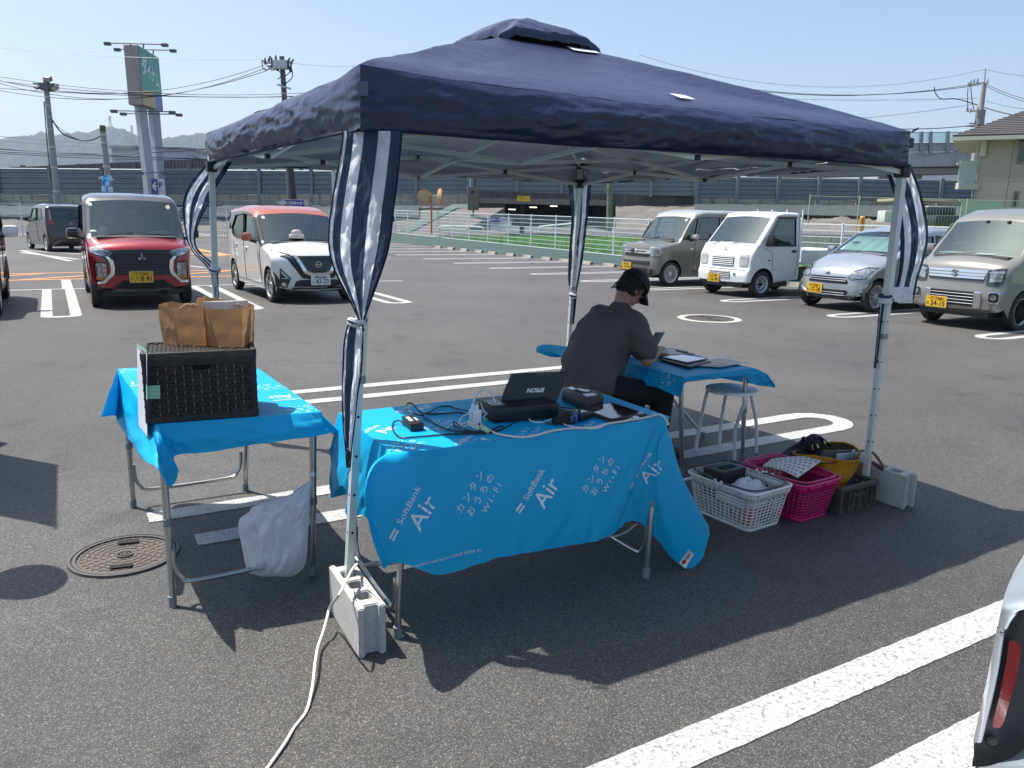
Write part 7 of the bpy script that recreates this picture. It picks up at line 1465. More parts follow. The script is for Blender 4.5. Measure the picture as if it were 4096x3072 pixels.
P = [D(*z1(690, 312), 3.0), D(*z1(780, 290), 3.02), D(*z1(870, 265), 3.05), D(*v5(330, 1057), 3.05), D(*v5(500, 1045), 3.1)]; q = MB(); q.tube(spline(P, 5), .005, 6); tag(q.build('extension_cord', cwg), 'short stretch of cream cord passing behind the front table leg', 'cord')
P = [D(*v5(1755, 838), 3.25), D(*v5(1700, 880), 3.25), D(*v5(1640, 905), 3.2), D(*v5(1590, 900), 3.2)]; q = MB(); q.tube(spline(P, 6), .004, 6); tag(q.build('cable', cwg), 'cream cable sagging under the front table by the right legs', 'cable', 'cables on the front table')

# wicker basket -----------------------------------------------------
F0, F1 = G(*v3(472, 1062), .745), G(*v3(1322, 1000), .745); bx = (F1-F0).normalized(); by = V((-bx.y, bx.x, 0)); BW = (F1-F0).length; BH = PLN(*v3(452, 517), F0, by).z-.745; BD = .27
t = thing('wicker_basket', 'dark woven lidded basket standing on left table', 'basket', F0); wk = m_('wicker_dark', (.016, .013, .011), .55, var=(25, .7, (.035, .028, .022), (1, 1, 8)), bump=(180, .7, .003, (1, 1, 12))); wk2 = m_('wicker_top', (.045, .038, .032), .5, var=(40, .8, (.02, .017, .014)), bump=(180, .6, .003)); stk = m_('wicker_stake', (.20, .12, .055), .6)
bpn = lambda u, v, z: F0+bx*(u*BW)+by*(v*BD)+V((0, 0, z)); rzb = atan2(bx.y, bx.x)
q = MB(); q.box(bpn(.5, .5, BH*.5), (BW-.02, BD-.02, BH-.03), rz=rzb); q.build('inner_box', m_('hole_black'), t)
def weave(o, du, dn, L_, H_, z0, nc, nr, hole=False):
    q = MB(); s2 = MB()
    for r in range(nr):
        zc_ = z0+H_*(r+.5)/nr
        def f(u, v): 
            return o+du*(u*L_)+V((0, 0, zc_+H_/nr*(.46)*(2*v-1)+.0012*fb(u*30, r)))+dn*(.0035+.0038*cos(pi*(u*nc+(r % 2)))+.0015*(1-(2*v-1)**2))
        if hole and r >= nr-2: 
            q.grid(lambda u, v: f(u*.42, v), nc*2, 2); q.grid(lambda u, v: f(.60+u*.40, v), nc*2, 2)
        else: q.grid(f, nc*5, 2)
        for c_ in range(1, nc):
            if (c_+r) % 2 and not (hole and r >= nr-2 and .42 < c_/nc < .6): s2.box(o+du*(L_*c_/nc)+V((0, 0, zc_))+dn*.002, (.004, .006, H_/nr*1.1), rz=rzb)
    return q, s2
q, s2 = weave(bpn(0.04, 0, 0), bx, -by, BW*.92, BH*.78, .022, 12, 13, True); fp_ = q.build('woven_front', wk, t); s2.build('stakes', stk, fp_)
q, s2 = weave(bpn(0, .04, 0), by, -bx, BD*.92, BH*.78, .022, 8, 13); fp_ = q.build('woven_side', wk, t)
q, s2 = weave(bpn(1, .04, 0), by, bx, BD*.92, BH*.78, .022, 8, 13); fp_ = q.build('woven_side', wk, t)
q = MB()
for z0, hh in ((.012, .024), (BH*.86, .026)):
    q.box(bpn(.5, 0, z0), (BW, .016, hh), rz=rzb, bev=.003); q.box(bpn(.5, 1, z0), (BW, .016, hh), rz=rzb, bev=.003); q.box(bpn(0, .5, z0), (.016, BD, hh), rz=rzb, bev=.003); q.box(bpn(1, .5, z0), (.016, BD, hh), rz=rzb, bev=.003)
for u in (0.015, .985):
    for v in (.02, .98): q.box(bpn(u, v, BH*.45), (.024, .024, BH*.86), rz=rzb, bev=.003)
q.build('rim', wk, t)
q = MB(); q.box(bpn(.5, 0, BH-.013), (BW*1.01, .02, .028), rz=rzb, bev=.003); q.box(bpn(.5, 1, BH-.013), (BW*1.01, .02, .028), rz=rzb, bev=.003); q.box(bpn(0, .5, BH-.013), (.02, BD, .028), rz=rzb, bev=.003); q.box(bpn(1, .5, BH-.013), (.02, BD, .028), rz=rzb, bev=.003)
for r in range(11):
    def f(u, v, r=r): return bpn(.02+.96*u, (r+.5+.46*(2*v-1))/11*.94+.03, BH-.006+.004*cos(pi*(u*24+(r % 2))))
    q.grid(f, 110, 2)
q.build('lid', wk2, t)
grn = m_('green_tape', (.28, .52, .38), .5)
q = MB(); pf = lambda px, py: PLN(*v3(px, py), F0-by*.012, by); q.grid(lambda u, v: pf(lerp(458, lerp(566, 568, v), u), lerp(lerp(768, 762, u), lerp(872, 866, u), v)), 4, 4); q.build('green_tape', grn, t)
pap = m_('paper_sheet', (.62, .64, .68), .7, var=(4, .4, (.52, .56, .62))); q = MB()
sx_ = lambda px, py, o=.014: PLN(*v3(px, py), F0-bx*o, bx)
cr_ = [(385, 445), (463, 505), (400, 1078), (466, 1165)]
pg = lambda x, y, u, o=0: D(*v3(x, y), F0.y-.014-o+.20*(1-u))
q.grid(lambda u, v: pg(lerp(lerp(385, 464, u), lerp(399, 466, u), v), lerp(lerp(445, 503, u), lerp(1075, 1165, u), v), u, .006*sin(v*5+u)), 6, 14)
ps = q.build('paper_sheet', pap, t); q = MB(); q.grid(lambda u, v: pg(lerp(385, 462, u), lerp(lerp(436, 488, u), lerp(462, 508, u), v), u, .012), 3, 2); q.grid(lambda u, v: pg(lerp(447, 466, u), lerp(752, 868, v)+8*u, lerp(.82, 1, u), .012), 2, 4); q.build('green_tape', grn, ps)
# paper bags
kraft = m_('kraft_paper', (.36, .20, .095), .75, var=(5, .6, (.27, .145, .07)), bump=(35, .5, .006), back=(.40, .24, .12)) if 0 else fabric('kraft_paper', (.46, .25, .115), trl=.38, rough=.75, var=(5, .6, (.34, .17, .08)), bump=(22, .5, .006), back=(.46, .28, .14))
YB_ = F0.y+.20
def pbag(pts_top, pts_bot, Y, dY, label, seed, content):
    a, b = D(*v3(*pts_top[0]), Y+dY*.35), D(*v3(*pts_top[1]), Y); c, d = D(*v3(*pts_bot[0]), Y+dY*.3), D(*v3(*pts_bot[1]), Y)
    fl = D(*v3(*pts_top[2]), Y); bl = D(*v3(*pts_bot[2]), Y)
    t = thing('paper_bag', label, 'paper bag', (bl.x, Y, .74), 0, 'brown paper bags behind the basket'); dn_ = V((b-fl).cross(V((0, 0, 1)))).normalized()*-1; dn_ = dn_ if dn_.y > 0 else -dn_
    top = [fl, b, b+dn_*dY, a+dn_*dY*.7, a]; bot = [bl, d, d+dn_*dY, c+dn_*dY*.7, c]; bot = [p-V((0, 0, max(0, p.z-.745))) if 0 else p for p in bot]
    n = len(top); q = MB()
    def f(u, v):
        x = (u*n) % n; i = int(x) % n; fr = x-int(x); T = top[i].lerp(top[(i+1) % n], fr); Bt = bot[i].lerp(bot[(i+1) % n], fr); p = T.lerp(Bt, min(1, v/.6))
        if v > .6: p.z = lerp(Bt.z, .745, (v-.6)/.4)
        jag = (.008*fb(u*22, seed)+.010*fb(u*60, seed))*(1-v)**6
        k = (.004*fb(u*7+seed, v*5, seed)+.002*fb(u*20, v*15, seed))*(1 if v < .6 else 0); ctr = sum(top, V((0, 0, 0)))/n; o = (p-ctr); o.z = 0; o.normalize(); p += o*k+V((0, 0, jag)); return p
    q.grid(f, 60, 18, closeu=True, flip=False); q.build('bag', kraft, t, ang=25)
    if content:
        for k in range(5): q = MB(); p = fl.lerp(b, .12+.12*k)+dn_*(dY*.35+.008*k); q.box(p+V((0, 0, -.04)), (.10, .004, .13), rz=atan2((b-fl).y, (b-fl).x)+.1*k, rot=None); q.build('flyer', m_('flyer_white', (.62, .60, .56), .6), t)
    for k in range(3): q = MB(); p = fl.lerp(b, .3+.2*k)+dn_*dY*.5; q.tube(spline([p+V((-.05, 0, -.02)), p+V((0, 0, .012)), p+V((.05, .01, -.02))], 5), .003, 5); q.build('paper_handle', m_('cord_kraft', (.42, .28, .15), .8), t)
pbag([(546, 133), (892, 166), (668, 166)], [(588, 432), (915, 440), (692, 440)], YB_+.02, .13, 'left crumpled brown paper bag behind the wicker basket', 1, False)
pbag([(846, 86), (1210, 166), (930, 172)], [(905, 440), (1208, 440), (990, 440)], YB_+.01, .14, 'right brown paper bag holding flyers behind the wicker basket', 5, True)
# the bags reach down to the table behind the basket
# plastic carrier bag hanging on the left table leg
film = fabric('plastic_film', (.93, .94, .96), trl=.55, rough=.35, bump=(10, .5, .02), spec=.5)
Yp = 3.06
rows = [(lambda r: r)(r) for r in ((365, 1918, 1932), (420, 1900, 1930), (480, 1800, 1926), (500, 1790, 1922), (545, 1690, 1918), (600, 1500, 1915), (640, 1468, 1912), (690, 1400, 1908), (760, 1388, 1905), (850, 1405, 1900), (950, 1425, 1895), (1030, 1440, 1880), (1090, 1465, 1830), (1118, 1560, 1780))]
Lp = [V((r[1], r[0], 0)) for r in rows]; Rp = [V((r[2], r[0], 0)) for r in rows]; nb = len(rows)-1
def bagf(sg):
    def f(u, v):
        a, b = cr(Lp, v*nb), cr(Rp, v*nb); p = a.lerp(b, u); w = min(1, (b.x-a.x)/300)
        y = Yp+sg*.075*w*sin(pi*u)**.7*sin(pi*min(1, v*1.02))**.5+.028*w*fb(u*5+sg, v*4, 3)+.010*w*fb(u*14, v*12, sg)-.05*w*(abs(fb(u*4, v*3.5+u*2, sg+4, 2))-.12)+.02*sin(u*9-v*7)*w*.5
        return D(*v44(p.x, p.y), y)
    return f
t = thing('plastic_bag', 'white plastic carrier bag hanging from the left table leg', 'plastic bag', D(*v44(1650, 1118), Yp)); q = MB(); q.grid(bagf(-1), 44, 44, flip=True); q.grid(bagf(1), 30, 30); q.build('film', film, t, ang=60)
q = MB(); q.ell(D(*v44(1560, 740), Yp-.05), (.03, .02, .05)); q.build('wadded_content', m_('wad_white', (.6, .62, .63), .6), t)
q = MB(); q.tube([D(*v44(1935+8*cos(a), 372+14*sin(a)), Yp-.02+.02*sin(a)) for a in [2*pi*k/12 for k in range(13)]], .007, 6); q.build('handle_loop', film, t)

# stool -------------------------------------------------------------
stw = m_('stool_white', (.84, .85, .85), .35)
t = thing('round_stool', 'white round metal stool with perforated seat under the right table', 'stool', (1.44, 5.02, 0), 0, 'round stools'); q = MB(); sc_ = V((1.44, 5.02, .455))
hol = [[(.085*cos(2*pi*k/8)+.014*cos(2*pi*j/10), .085*sin(2*pi*k/8)+.014*sin(2*pi*j/10)) for j in range(10)] for k in range(8)]
q.prism([(.16*cos(2*pi*k/40), .16*sin(2*pi*k/40)) for k in range(40)], lambda x, y: sc_+V((x, y, 0)), (0, 0, .006), holes=hol); q.lathe([(.155, -.012), (.165, -.012), (.165, .006), (.16, .008)], sc_, n=40); q.build('seat', stw, t)
for (fx, fy) in ((1.257, 5.118), (1.471, 4.921), (1.667, 5.10), (1.465, 5.295)):
    f = V((fx, fy, 0)); d = (f-V((1.44, 5.02, 0))); dn_ = d.normalized(); q = MB(); q.tube(spline([sc_+dn_*.06-V((0, 0, .012)), sc_+dn_*.13-V((0, 0, .014)), sc_+dn_*.158-V((0, 0, .05)), f+V((0, 0, .2))-dn_*.02, f], 6), .0115, 10); q.build('leg', stw, t)
# papers, clipboard and tablet on the right table
ZR = .632
t = thing('tablet_computer', 'tablet with bright screen in black folio case on the right table', 'tablet', G(*v7(1190, 800), ZR)); q = MB(); pbox(q, [v7(995, 800), v7(1210, 862), v7(1375, 822), v7(1160, 772)], ZR+.012, .012, 0, .003); q.build('folio', bp_, t); q = MB(); pbox(q, [v7(1000, 785), v7(1195, 832), v7(1350, 800), v7(1165, 768)], ZR+.020, .007, 0, .002); q.build('case', bp_, t); q = MB(); pbox(q, [v7(1012, 784), v7(1194, 826), v7(1338, 799), v7(1166, 771)], ZR+.0207, .0006, 0, 0); q.build('screen', m_('screen_glare', (.60, .63, .63), .08, coat=.5), t)
t = thing('clipboard', 'clipboard with printed forms beside the writing man', 'clipboard', G(*v7(1100, 750), ZR)); q = MB(); pbox(q, [v7(960, 710), v7(985, 780), v7(1255, 765), v7(1110, 728)], ZR+.006, .005, 0, .001); q.build('board', m_('board_dark', (.05, .06, .08), .5), t); q = MB(); pbox(q, [v7(972, 716), v7(995, 772), v7(1235, 762), v7(1100, 732)], ZR+.0075, .001, 0, 0); q.build('paper', m_('flyer_white'), t); q = MB(); pbox(q, [v7(1110, 735), v7(1180, 752), v7(1205, 748), v7(1130, 730)], ZR+.016, .009, 0, .002); q.build('clip', bp_, t); q = MB(); pbox(q, [v7(975, 725), v7(985, 770), v7(1050, 765), v7(1060, 740), v7(1010, 715)], ZR+.0085, .0008, 0, 0); q.build('photo_sheet', m_('sheet_greenish', (.16, .24, .21), .5, var=(14, .8, (.5, .5, .48))), t)
t = thing('document_folder', 'clear folder with pale orange form at the right end of the table', 'document', G(*v7(1450, 820), ZR)); q = MB(); pbox(q, [v7(1250, 850), v7(1440, 862), v7(1640, 826), v7(1450, 786), v7(1340, 800)], ZR+.005, .0035, 0, .001); q.build('folder', m_('folder_clear', (.34, .36, .36), .2), t); q = MB(); pbox(q, [v7(1270, 846), v7(1430, 852), v7(1610, 824), v7(1450, 792), v7(1360, 804)], ZR+.0062, .001, 0, 0); q.build('form', m_('form_orange', (.55, .42, .32), .5, var=(16, .7, (.62, .58, .52))), t)

# ------------------------------------------------------------------ baskets
def shop_basket(label, mat, hmat, cb_, rzb_, L_, W2, H_, taper, top=1.0, plain=None, handles=True, seed=0):
    """cb_: centre of the bottom; L_/W2 size of the bottom"""
    t = thing('shopping_basket', label, 'basket', cb_, rzb_, 'plastic shopping baskets'); hl, hw = L_/2, W2/2; r = .035
    def ringp(s, f, off=0):                                    # rounded rectangle perimeter point, f = height 0..1
        a, b = hl+taper*f+off, hw+taper*f+off; rr_ = r+.01*f; per = 4*(a+b-2*rr_)+2*pi*rr_; d = s*per
        segs = [(2*(a-rr_), (-(a-rr_), -b), (1, 0)), (pi*rr_/2, (a-rr_, -b+rr_), -pi/2), (2*(b-rr_), (a, -(b-rr_)), (0, 1)), (pi*rr_/2, (a-rr_, b-rr_), 0), (2*(a-rr_), (a-rr_, b), (-1, 0)), (pi*rr_/2, (-(a-rr_), b-rr_), pi/2), (2*(b-rr_), (-a, b-rr_), (0, -1)), (pi*rr_/2, (-(a-rr_), -(b-rr_)), pi)]
        for l, p, q_ in segs:
            if d <= l+1e-9:
                if isinstance(q_, tuple): return V((p[0]+q_[0]*d, p[1]+q_[1]*d, f*H_))
                an = q_+d/rr_; return V((p[0]+rr_*cos(an), p[1]+rr_*sin(an), f*H_))
            d -= l
        return V((-(a-rr_), -b, f*H_))
    nc, nr = 46, 9; z0, z1_ = .07, .80; q = MB(); Rs = {}
    def quad(s0, s1, f0, f1, k=1):
        for j in range(k): a_, b_ = lerp(s0, s1, j/k), lerp(s0, s1, (j+1)/k); q.add([ringp(a_, f0), ringp(b_, f0), ringp(b_, f1), ringp(a_, f1)], [(0, 1, 2, 3)], 0, True)
    quad(0, 1, 0, z0, 80); quad(0, 1, z1_, .97, 80)
    for i in range(nc):
        for j in range(nr):
            s0, s1 = i/nc, (i+1)/nc; f0, f1 = lerp(z0, z1_, j/nr), lerp(z0, z1_, (j+1)/nr); sm_ = (s0+s1)/2; fm = (f0+f1)/2
            if plain and plain(sm_, fm): quad(s0, s1, f0, f1); continue
            ws, hs = (s1-s0)*.40, (f1-f0)*.36
            hx = [(sm_-ws, fm-hs*.4), (sm_-ws*.6, fm-hs), (sm_+ws*.6, fm-hs), (sm_+ws, fm-hs*.4), (sm_+ws, fm+hs*.4), (sm_+ws*.6, fm+hs), (sm_-ws*.6, fm+hs), (sm_-ws, fm+hs*.4)]
            o_ = [(s0, f0), (s1, f0), (s1, f1), (s0, f1)]; pts = [ringp(*p) for p in hx+o_]
            q.add(pts, [(8, 9, 2, 1), (9, 3, 2), (9, 10, 4, 3), (10, 5, 4), (10, 11, 6, 5), (11, 7, 6), (11, 8, 0, 7), (8, 1, 0)], 0, True)
    bt = [ringp(k/40, 0) for k in range(40)]; q.add(bt, [tuple(range(40))[::-1]]); o = q.build('basket', mat, t, True, 50)
    sd = o.modifiers.new('s', 'SOLIDIFY'); sd.thickness = .0028; sd.offset = 0
    q = MB(); q.tube([ringp(k/80, 1.0, .004) for k in range(81)], .0075, 8, 0, False, .8); q.build('rim', mat, t, True)
    q = MB(); 
    for k in range(12): s_ = (k+.5)/12; a_ = ringp(s_, .97, .006); b_ = ringp(s_, .84, .003); q.bar(a_, b_, .004, .008)
    q.build('rib', mat, t, True)
    if handles:
        for sg, zz in ((1, .012), (-1, .02)):
            hl2, hw2 = hl+taper, hw+taper; x0_ = sg*.02; x1_ = sg*(.055) ; pts = [V((x0_, -hw2-.002, H_+.006)), V((x0_+sg*.05, -hw2+.0, H_+zz)), V((sg*(hl2-.05), -hw2+.015, H_+zz)), V((sg*(hl2-.012), -hw2+.06, H_+zz)), V((sg*(hl2-.008), 0, H_+zz)), V((sg*(hl2-.012), hw2-.06, H_+zz)), V((sg*(hl2-.05), hw2-.015, H_+zz)), V((x0_+sg*.05, hw2, H_+zz)), V((x0_, hw2+.002, H_+.006))]
            if handles == 'up' and sg == 1: pass
            q = MB(); q.tube(spline(pts, 5), .0065, 8, flat=.75); q.build('handle', hmat, t, True)
            q = MB(); [q.ell(V((x0_, s2*(hw2+.004), H_+.008)), (.011, .009, .012)) for s2 in (-1, 1)]; q.build('hinge', m_('hinge_white', (.6, .6, .58), .4), t, True)
    return t, ringp
wb = m_('basket_white', (.76, .76, .71), .45, dirt=(12, .3, (.45, .44, .40))); pk_ = m_('basket_pink', (.58, .010, .14), .4); hdk = m_('handle_dark', (.035, .028, .028), .4)
# white basket: near corner G(v8(680,1070)), far-left corner G(v8(225,880)), right corner G(v8(910,1000))
nc_, lc_, rc_ = V((1.215, 3.69, 0)), V((.99, 4.02, 0)), V((1.42, 3.83, 0))
def frame_of(nc_, lc_, rc_): u = (nc_-lc_); l = u.length; u.normalize(); w = (rc_-nc_).length; v = V((-u.y, u.x, 0)); return (nc_+lc_)/2+v*w/2, atan2(u.y, u.x), l, w
cbw, rzw, lw_, ww_ = frame_of(nc_, lc_, rc_)
shop_basket('white plastic shopping basket with dark handles, nearest the front table', wb, hdk, cbw, rzw, .37, .25, .215, .035, plain=lambda s, f: .10 < s < .24 and f > .52)
t = thing('black_case', 'black plastic box inside the white basket', 'box', cbw+V((0, 0, .1))); q = MB(); ux, uy = V((cos(rzw), sin(rzw), 0)), V((-sin(rzw), cos(rzw), 0)); q.box(cbw-ux*.10+V((0, 0, .175)), (.13, .19, .15), rz=rzw, bev=.006); q.build('case', bp_, t); q = MB(); q.box(cbw-ux*.085+V((0, 0, .252)), (.04, .10, .004), rz=rzw); q.build('grip', bg_, t)
tis = m_('tissue_paper', (.62, .65, .70), .8, bump=(30, .6, .01)); q = MB(); cc = cbw+ux*.06+V((0, 0, .135)); q.grid(lambda u, v: cc+V((.105*cos(2*pi*u)*sin(pi*v)*(1+.25*fb(u*5, v*4, 2)), .09*sin(2*pi*u)*sin(pi*v)*(1+.25*fb(u*5, v*5)), -.09*cos(pi*v)*(1+.35*fb(u*4, v*4, 6)))), 40, 24, closeu=True); tag(q.build('crumpled_paper', tis, ang=20), 'crumpled white tissue paper inside the white basket', 'paper')
for k, (dx, dy, c_, nm) in enumerate(((-.02, .05, (.02, .16, .05), 'green'), (.10, -.04, (.45, .10, .03), 'orange'), (.12, .05, (.03, .03, .12), 'navy'), (-.10, -.06, (.3, .31, .33), 'grey'))): q = MB(); q.box(cbw+ux*dx+uy*dy+V((0, 0, .05)), (.10, .08, .09), rz=rzw+.3*k, bev=.01); tag(q.build('small_packet', m_('packet_'+nm, c_, .5)), nm+' packet seen through holes of the white basket', 'packet', 'packets in the white basket')
# pink basket
cpk = V((1.515, 4.065, 0)); rzp = R(-57)
shop_basket('bright pink plastic shopping basket holding a patterned paper', pk_, m_('handle_pink', (.50, .008, .12), .4), cpk, rzp, .36, .24, .215, .038)
q = MB(); pw_ = [v8(862, 412), v8(1325, 412), v8(1085, 580), v8(772, 478)]
PP = [G(*p, z) for p, z in zip(pw_, (.245, .255, .235, .225))]; bilp = lambda u, v: PP[0].lerp(PP[1], u).lerp(PP[3].lerp(PP[2], u), v)
q.grid(lambda u, v: bilp(u, v)+V((0, 0, .012*sin(pi*u)+.004)), 12, 6); t = thing('patterned_paper', 'white sheet with grey dashes lying on the pink basket', 'paper', (PP[0]+PP[2])/2); q.grid(lambda u, v: bilp(u, v)+V((0, 0, .012*sin(pi*u)+.0005)), 12, 6); q.build('sheet', m_('flyer_white'), t)
q = MB()
for i in range(9):
    for j in range(7): u0, v0 = (i+.25+.4*(j % 2))/9.6, (j+.38)/7; f = lambda u, v: bilp(u, v)+V((0, 0, .012*sin(pi*u)+.0052)); q.add([f(u0, v0), f(u0+.06, v0), f(u0+.06, v0+.055), f(u0, v0+.055)], [(0, 1, 2, 3)])
q.build('dash_print', m_('dash_grey', (.10, .10, .12), .5), t)
q = MB(); q.box(cpk+V((.03, -.03, .09)), (.2, .16, .14), rz=rzp, bev=.02); tag(q.build('dark_pouch', m_('pouch_dark', (.03, .03, .035), .7)), 'dark pouch under the patterned paper inside the pink basket', 'pouch')
# olive crate
olv = m_('crate_olive', (.055, .058, .045), .55, bump=(60, .2, .002)); n0, r0 = G(*v8(1460, 905)), G(*v8(1785, 822)); ux2 = (r0-n0).normalized(); uy2 = V((-ux2.y, ux2.x, 0)); rz2 = atan2(ux2.y, ux2.x)
t = thing('plastic_crate', 'dark olive plastic crate holding the yellow bag', 'crate', n0+ux2*.13+uy2*.19, rz2); Lc, Wc, Hc = .30, .38, .155; q = MB(); inv = lambda a, b, z: V((a*Lc/2, b*Wc/2, z))
for (cx, cy, sx, sy) in ((0, -1, Lc, .012), (0, 1, Lc, .012), (-1, 0, .012, Wc), (1, 0, .012, Wc)):
    q.box((cx*(Lc/2-.006), cy*(Wc/2-.006), Hc*.36), (sx, sy, Hc*.72)); 
    q.box((cx*(Lc/2+.001), cy*(Wc/2+.001), Hc*.92), (sx+.014 if sx > .1 else .026, sy+.014 if sy > .1 else .026, Hc*.16), bev=.003)
    for k in range(5):
        o = -.5+k/4; q.box((cx*(Lc/2+.002) if cx else o*Lc*.96, cy*(Wc/2+.002) if cy else o*Wc*.96, Hc*.46), (.012, .012, Hc*.9))
q.box((0, 0, .006), (Lc-.01, Wc-.01, .012)); q.build('shell', olv, t, True); q = MB(); q.box((0, -Wc/2-.006, Hc*.62), (.10, .014, .014), bev=.003); q.box((-.052, -Wc/2-.006, Hc*.45), (.008, .012, .06)); q.box((.052, -Wc/2-.006, Hc*.45), (.008, .012, .06)); q.build('grip', olv, t, True)
q = MB(); [q.box((-.10+.2*s_, -Wc/2-.002, .03+.011*k), (.022, .004, .005)) for s_ in (0, 1) for k in range(8)]; q.build('side_ribs', m_('hole_black'), t, True)
# yellow tote
yel = fabric('tote_yellow', (.46, .22, .012), back=(.05, .045, .03), trl=.05, rough=.85, bump=(120, .3, .002)); cY = n0+ux2*.175+uy2*.24; zb_ = .03
t = thing('yellow_tote_bag', 'open mustard yellow tote bag with brown leather handles in the olive crate', 'bag', cY)
def tote(u, v): a = 2*pi*u; k = 1+.06*sin(3*a+1)+.09*fb(cos(a)*1.5+3, sin(a)*1.5, v*2.5)+.05*fb(cos(a)*4, sin(a)*4, v*7); x, y = .180*cos(a)*k, .125*sin(a)*k; sq_ = .92; f = lerp(.86, 1.04, v); return cY+ux2*(x*f*1.1)+uy2*(y*f*1.15)+V((0, 0, lerp(zb_, .262+.016*sin(2*a+.6), v)+.006*fb(cos(a)*3, sin(a)*3)*v))
q = MB(); q.grid(tote, 56, 16, closeu=True); q.build('fabric_body', yel, t, ang=60); q = MB(); q.tube([tote(k/48, .995) for k in range(49)], .005, 6, 0, False); q.build('top_hem', yel, t)
lth = m_('leather_brown', (.085, .03, .015), .5)
def strap(P, nm='leather_handle', w=.011): q = MB(); q.tube(spline(P, 8), w, 8, flat=.3); q.build(nm, lth, t)
strap([G(*v8(1270, 448), .23), G(*v8(1330, 452), .25), G(*v8(1420, 440), .255), G(*v8(1505, 432), .235), G(*v8(1508, 470), .19), G(*v8(1505, 512), .15)])
strap([G(*v8(1700, 345), .27), G(*v8(1745, 350), .29), G(*v8(1790, 400), .27), G(*v8(1830, 460), .235), G(*v8(1842, 500), .20), G(*v8(1790, 470), .2), G(*v8(1745, 440), .2)])
q = MB(); [q.ell(G(*v8(1510, y), z)+V((-.004, -.012, 0)), (.005, .005, .005)) for y, z in ((468, .185), (495, .165))]; q.build('rivet', m_('rivet_dark', (.05, .03, .02), .3, .8), t)
q = MB(); q.box(G(*v8(1480, 370), .24), (.012, .26, .05), rz=rz2+1.15); q.build('inner_divider', m_('felt_grey', (.12, .12, .10), .9), t)
q = MB(); q.box(G(*v8(1570, 400), .225), (.22, .012, .06), rz=rz2-.25, bev=.004); tag(q.build('document_wallet', m_('wallet_white', (.5, .54, .6), .5)), 'white document wallet sticking out of the yellow tote bag', 'document'); q = MB(); q.box(G(*v8(1575, 375), .25), (.08, .012, .05), rz=rz2+.5, bev=.004); tag(q.build('grey_tablet', m_('tablet_grey', (.25, .28, .27), .4)), 'grey corner of a tablet inside the yellow tote bag', 'tablet')
q = MB(); cbp = G(*v8(1510, 600), .13)+V((.0, .01, -.0)); q.grid(lambda u, v: cbp+ux2*(.075*(2*u-1))-uy2*(.035*sin(pi*u)*sin(pi*v)**.5+.0*v)+V((0, 0, .055*(2*v-1)+.008*fb(u*5, v*5))), 14, 10, flip=False); q.grid(lambda u, v: cbp+ux2*(.075*(2*u-1))+uy2*(.02*sin(pi*u)*sin(pi*v)**.5)+V((0, 0, .055*(2*v-1)+.008*fb(u*5, v*5))), 14, 10, flip=True); tag(q.build('blue_pouch', m_('denim_navy', (.02, .035, .07), .9, bump=(200, .5, .002)), ang=60), 'dark blue cloth pouch in the olive crate before the yellow bag', 'pouch')
# black shoulder bag
bkf = m_('bag_black', (.010, .011, .014), .75, bump=(40, .6, .008)); t = thing('shoulder_bag', 'black shoulder bag with navy strap lying between pink basket and yellow tote', 'bag', G(*v8(1150, 390), .1))
cs = G(*v8(1130, 330), .25); q = MB(); q.grid(lambda u, v: cs+V((0, .03, -.07))+ux2*(.15*cos(2*pi*u)*sin(pi*v)*(1+.2*fb(u*4, v*3, 8)))+uy2*(.085*sin(2*pi*u)*sin(pi*v))+V((0, 0, (.10+.03*cos(2*pi*u))*-cos(pi*v)*(1+.15*fb(u*5, v*5, 4)))), 44, 24, closeu=True); q.build('body', bkf, t)
q = MB(); q.ell(G(*v8(1230, 270), .30), (.06, .05, .055), rot=Matrix.Rotation(.4, 3, 'Z')); q.build('flap', bkf, t)
q = MB(); q.tube(spline([G(*v8(1235, 225), .34), G(*v8(1275, 210), .35), G(*v8(1320, 240), .33), G(*v8(1360, 275), .30), G(*v8(1368, 300), .27)], 8), .016, 8, flat=.25); q.tube(spline([G(*v8(1160, 235), .31), G(*v8(1175, 225), .33), G(*v8(1190, 245), .32)], 6), .012, 8, flat=.3); q.build('strap', m_('strap_navy', (.012, .022, .05), .7), t)
brs = m_('brass', (.55, .42, .18), .3, 1.); q = MB(); q.tube([G(*v8(1196, 272), .315)+V((0, -.03, 0)), G(*v8(1200, 318), .285)+V((0, -.03, 0))], .004, 6); q.tube([G(*v8(1235, 268), .315)+V((0, -.03, 0)), G(*v8(1250, 300), .295)+V((0, -.03, 0))], .006, 6); q.build('zip_pull', brs, t)
# white bar poking out behind white basket (tube on the ground)
q = MB(); q.tube([D(*v8(60, 600), 4.15), D(*v8(185, 575), 4.1)], .008, 8); tag(q.build('white_rod', stw), 'thin white rod behind the white basket', 'rod')

# ------------------------------------------------------------------ white car corner at lower right
t = thing('parked_car', 'white car rear bumper corner with long red reflector at the lower right edge', 'car', (1.72, 1.30, 0), 0)
wr = m_('bumper_white_paint', (.40, .44, .48), .3, coat=1.); gy = m_('bumper_grey_plastic', (.045, .046, .048), .5, bump=(400, .1, .0005)); Zc = lambda x, y: ((3700+x*.5554)/K, (2150+y*.5554)/K)
def bp3(x, y, Y): return D(*Zc(x, y), Y)
Yk = 1.52
def shellp(rows, Yf, nm, mat, m=10):
    Lp = [V((r[1], r[0], 0)) for r in rows]; Rp = [V((r[2], r[0], 0)) for r in rows]; n = len(rows)-1; q = MB(); q.grid(lambda u, v: (lambda a, b: bp3(lerp(a.x, b.x, u), lerp(a.y, b.y, u), Yf(u, v)))(cr(Lp, v*n), cr(Rp, v*n)), m, n*5); return q.build(nm, mat, t, ang=60)
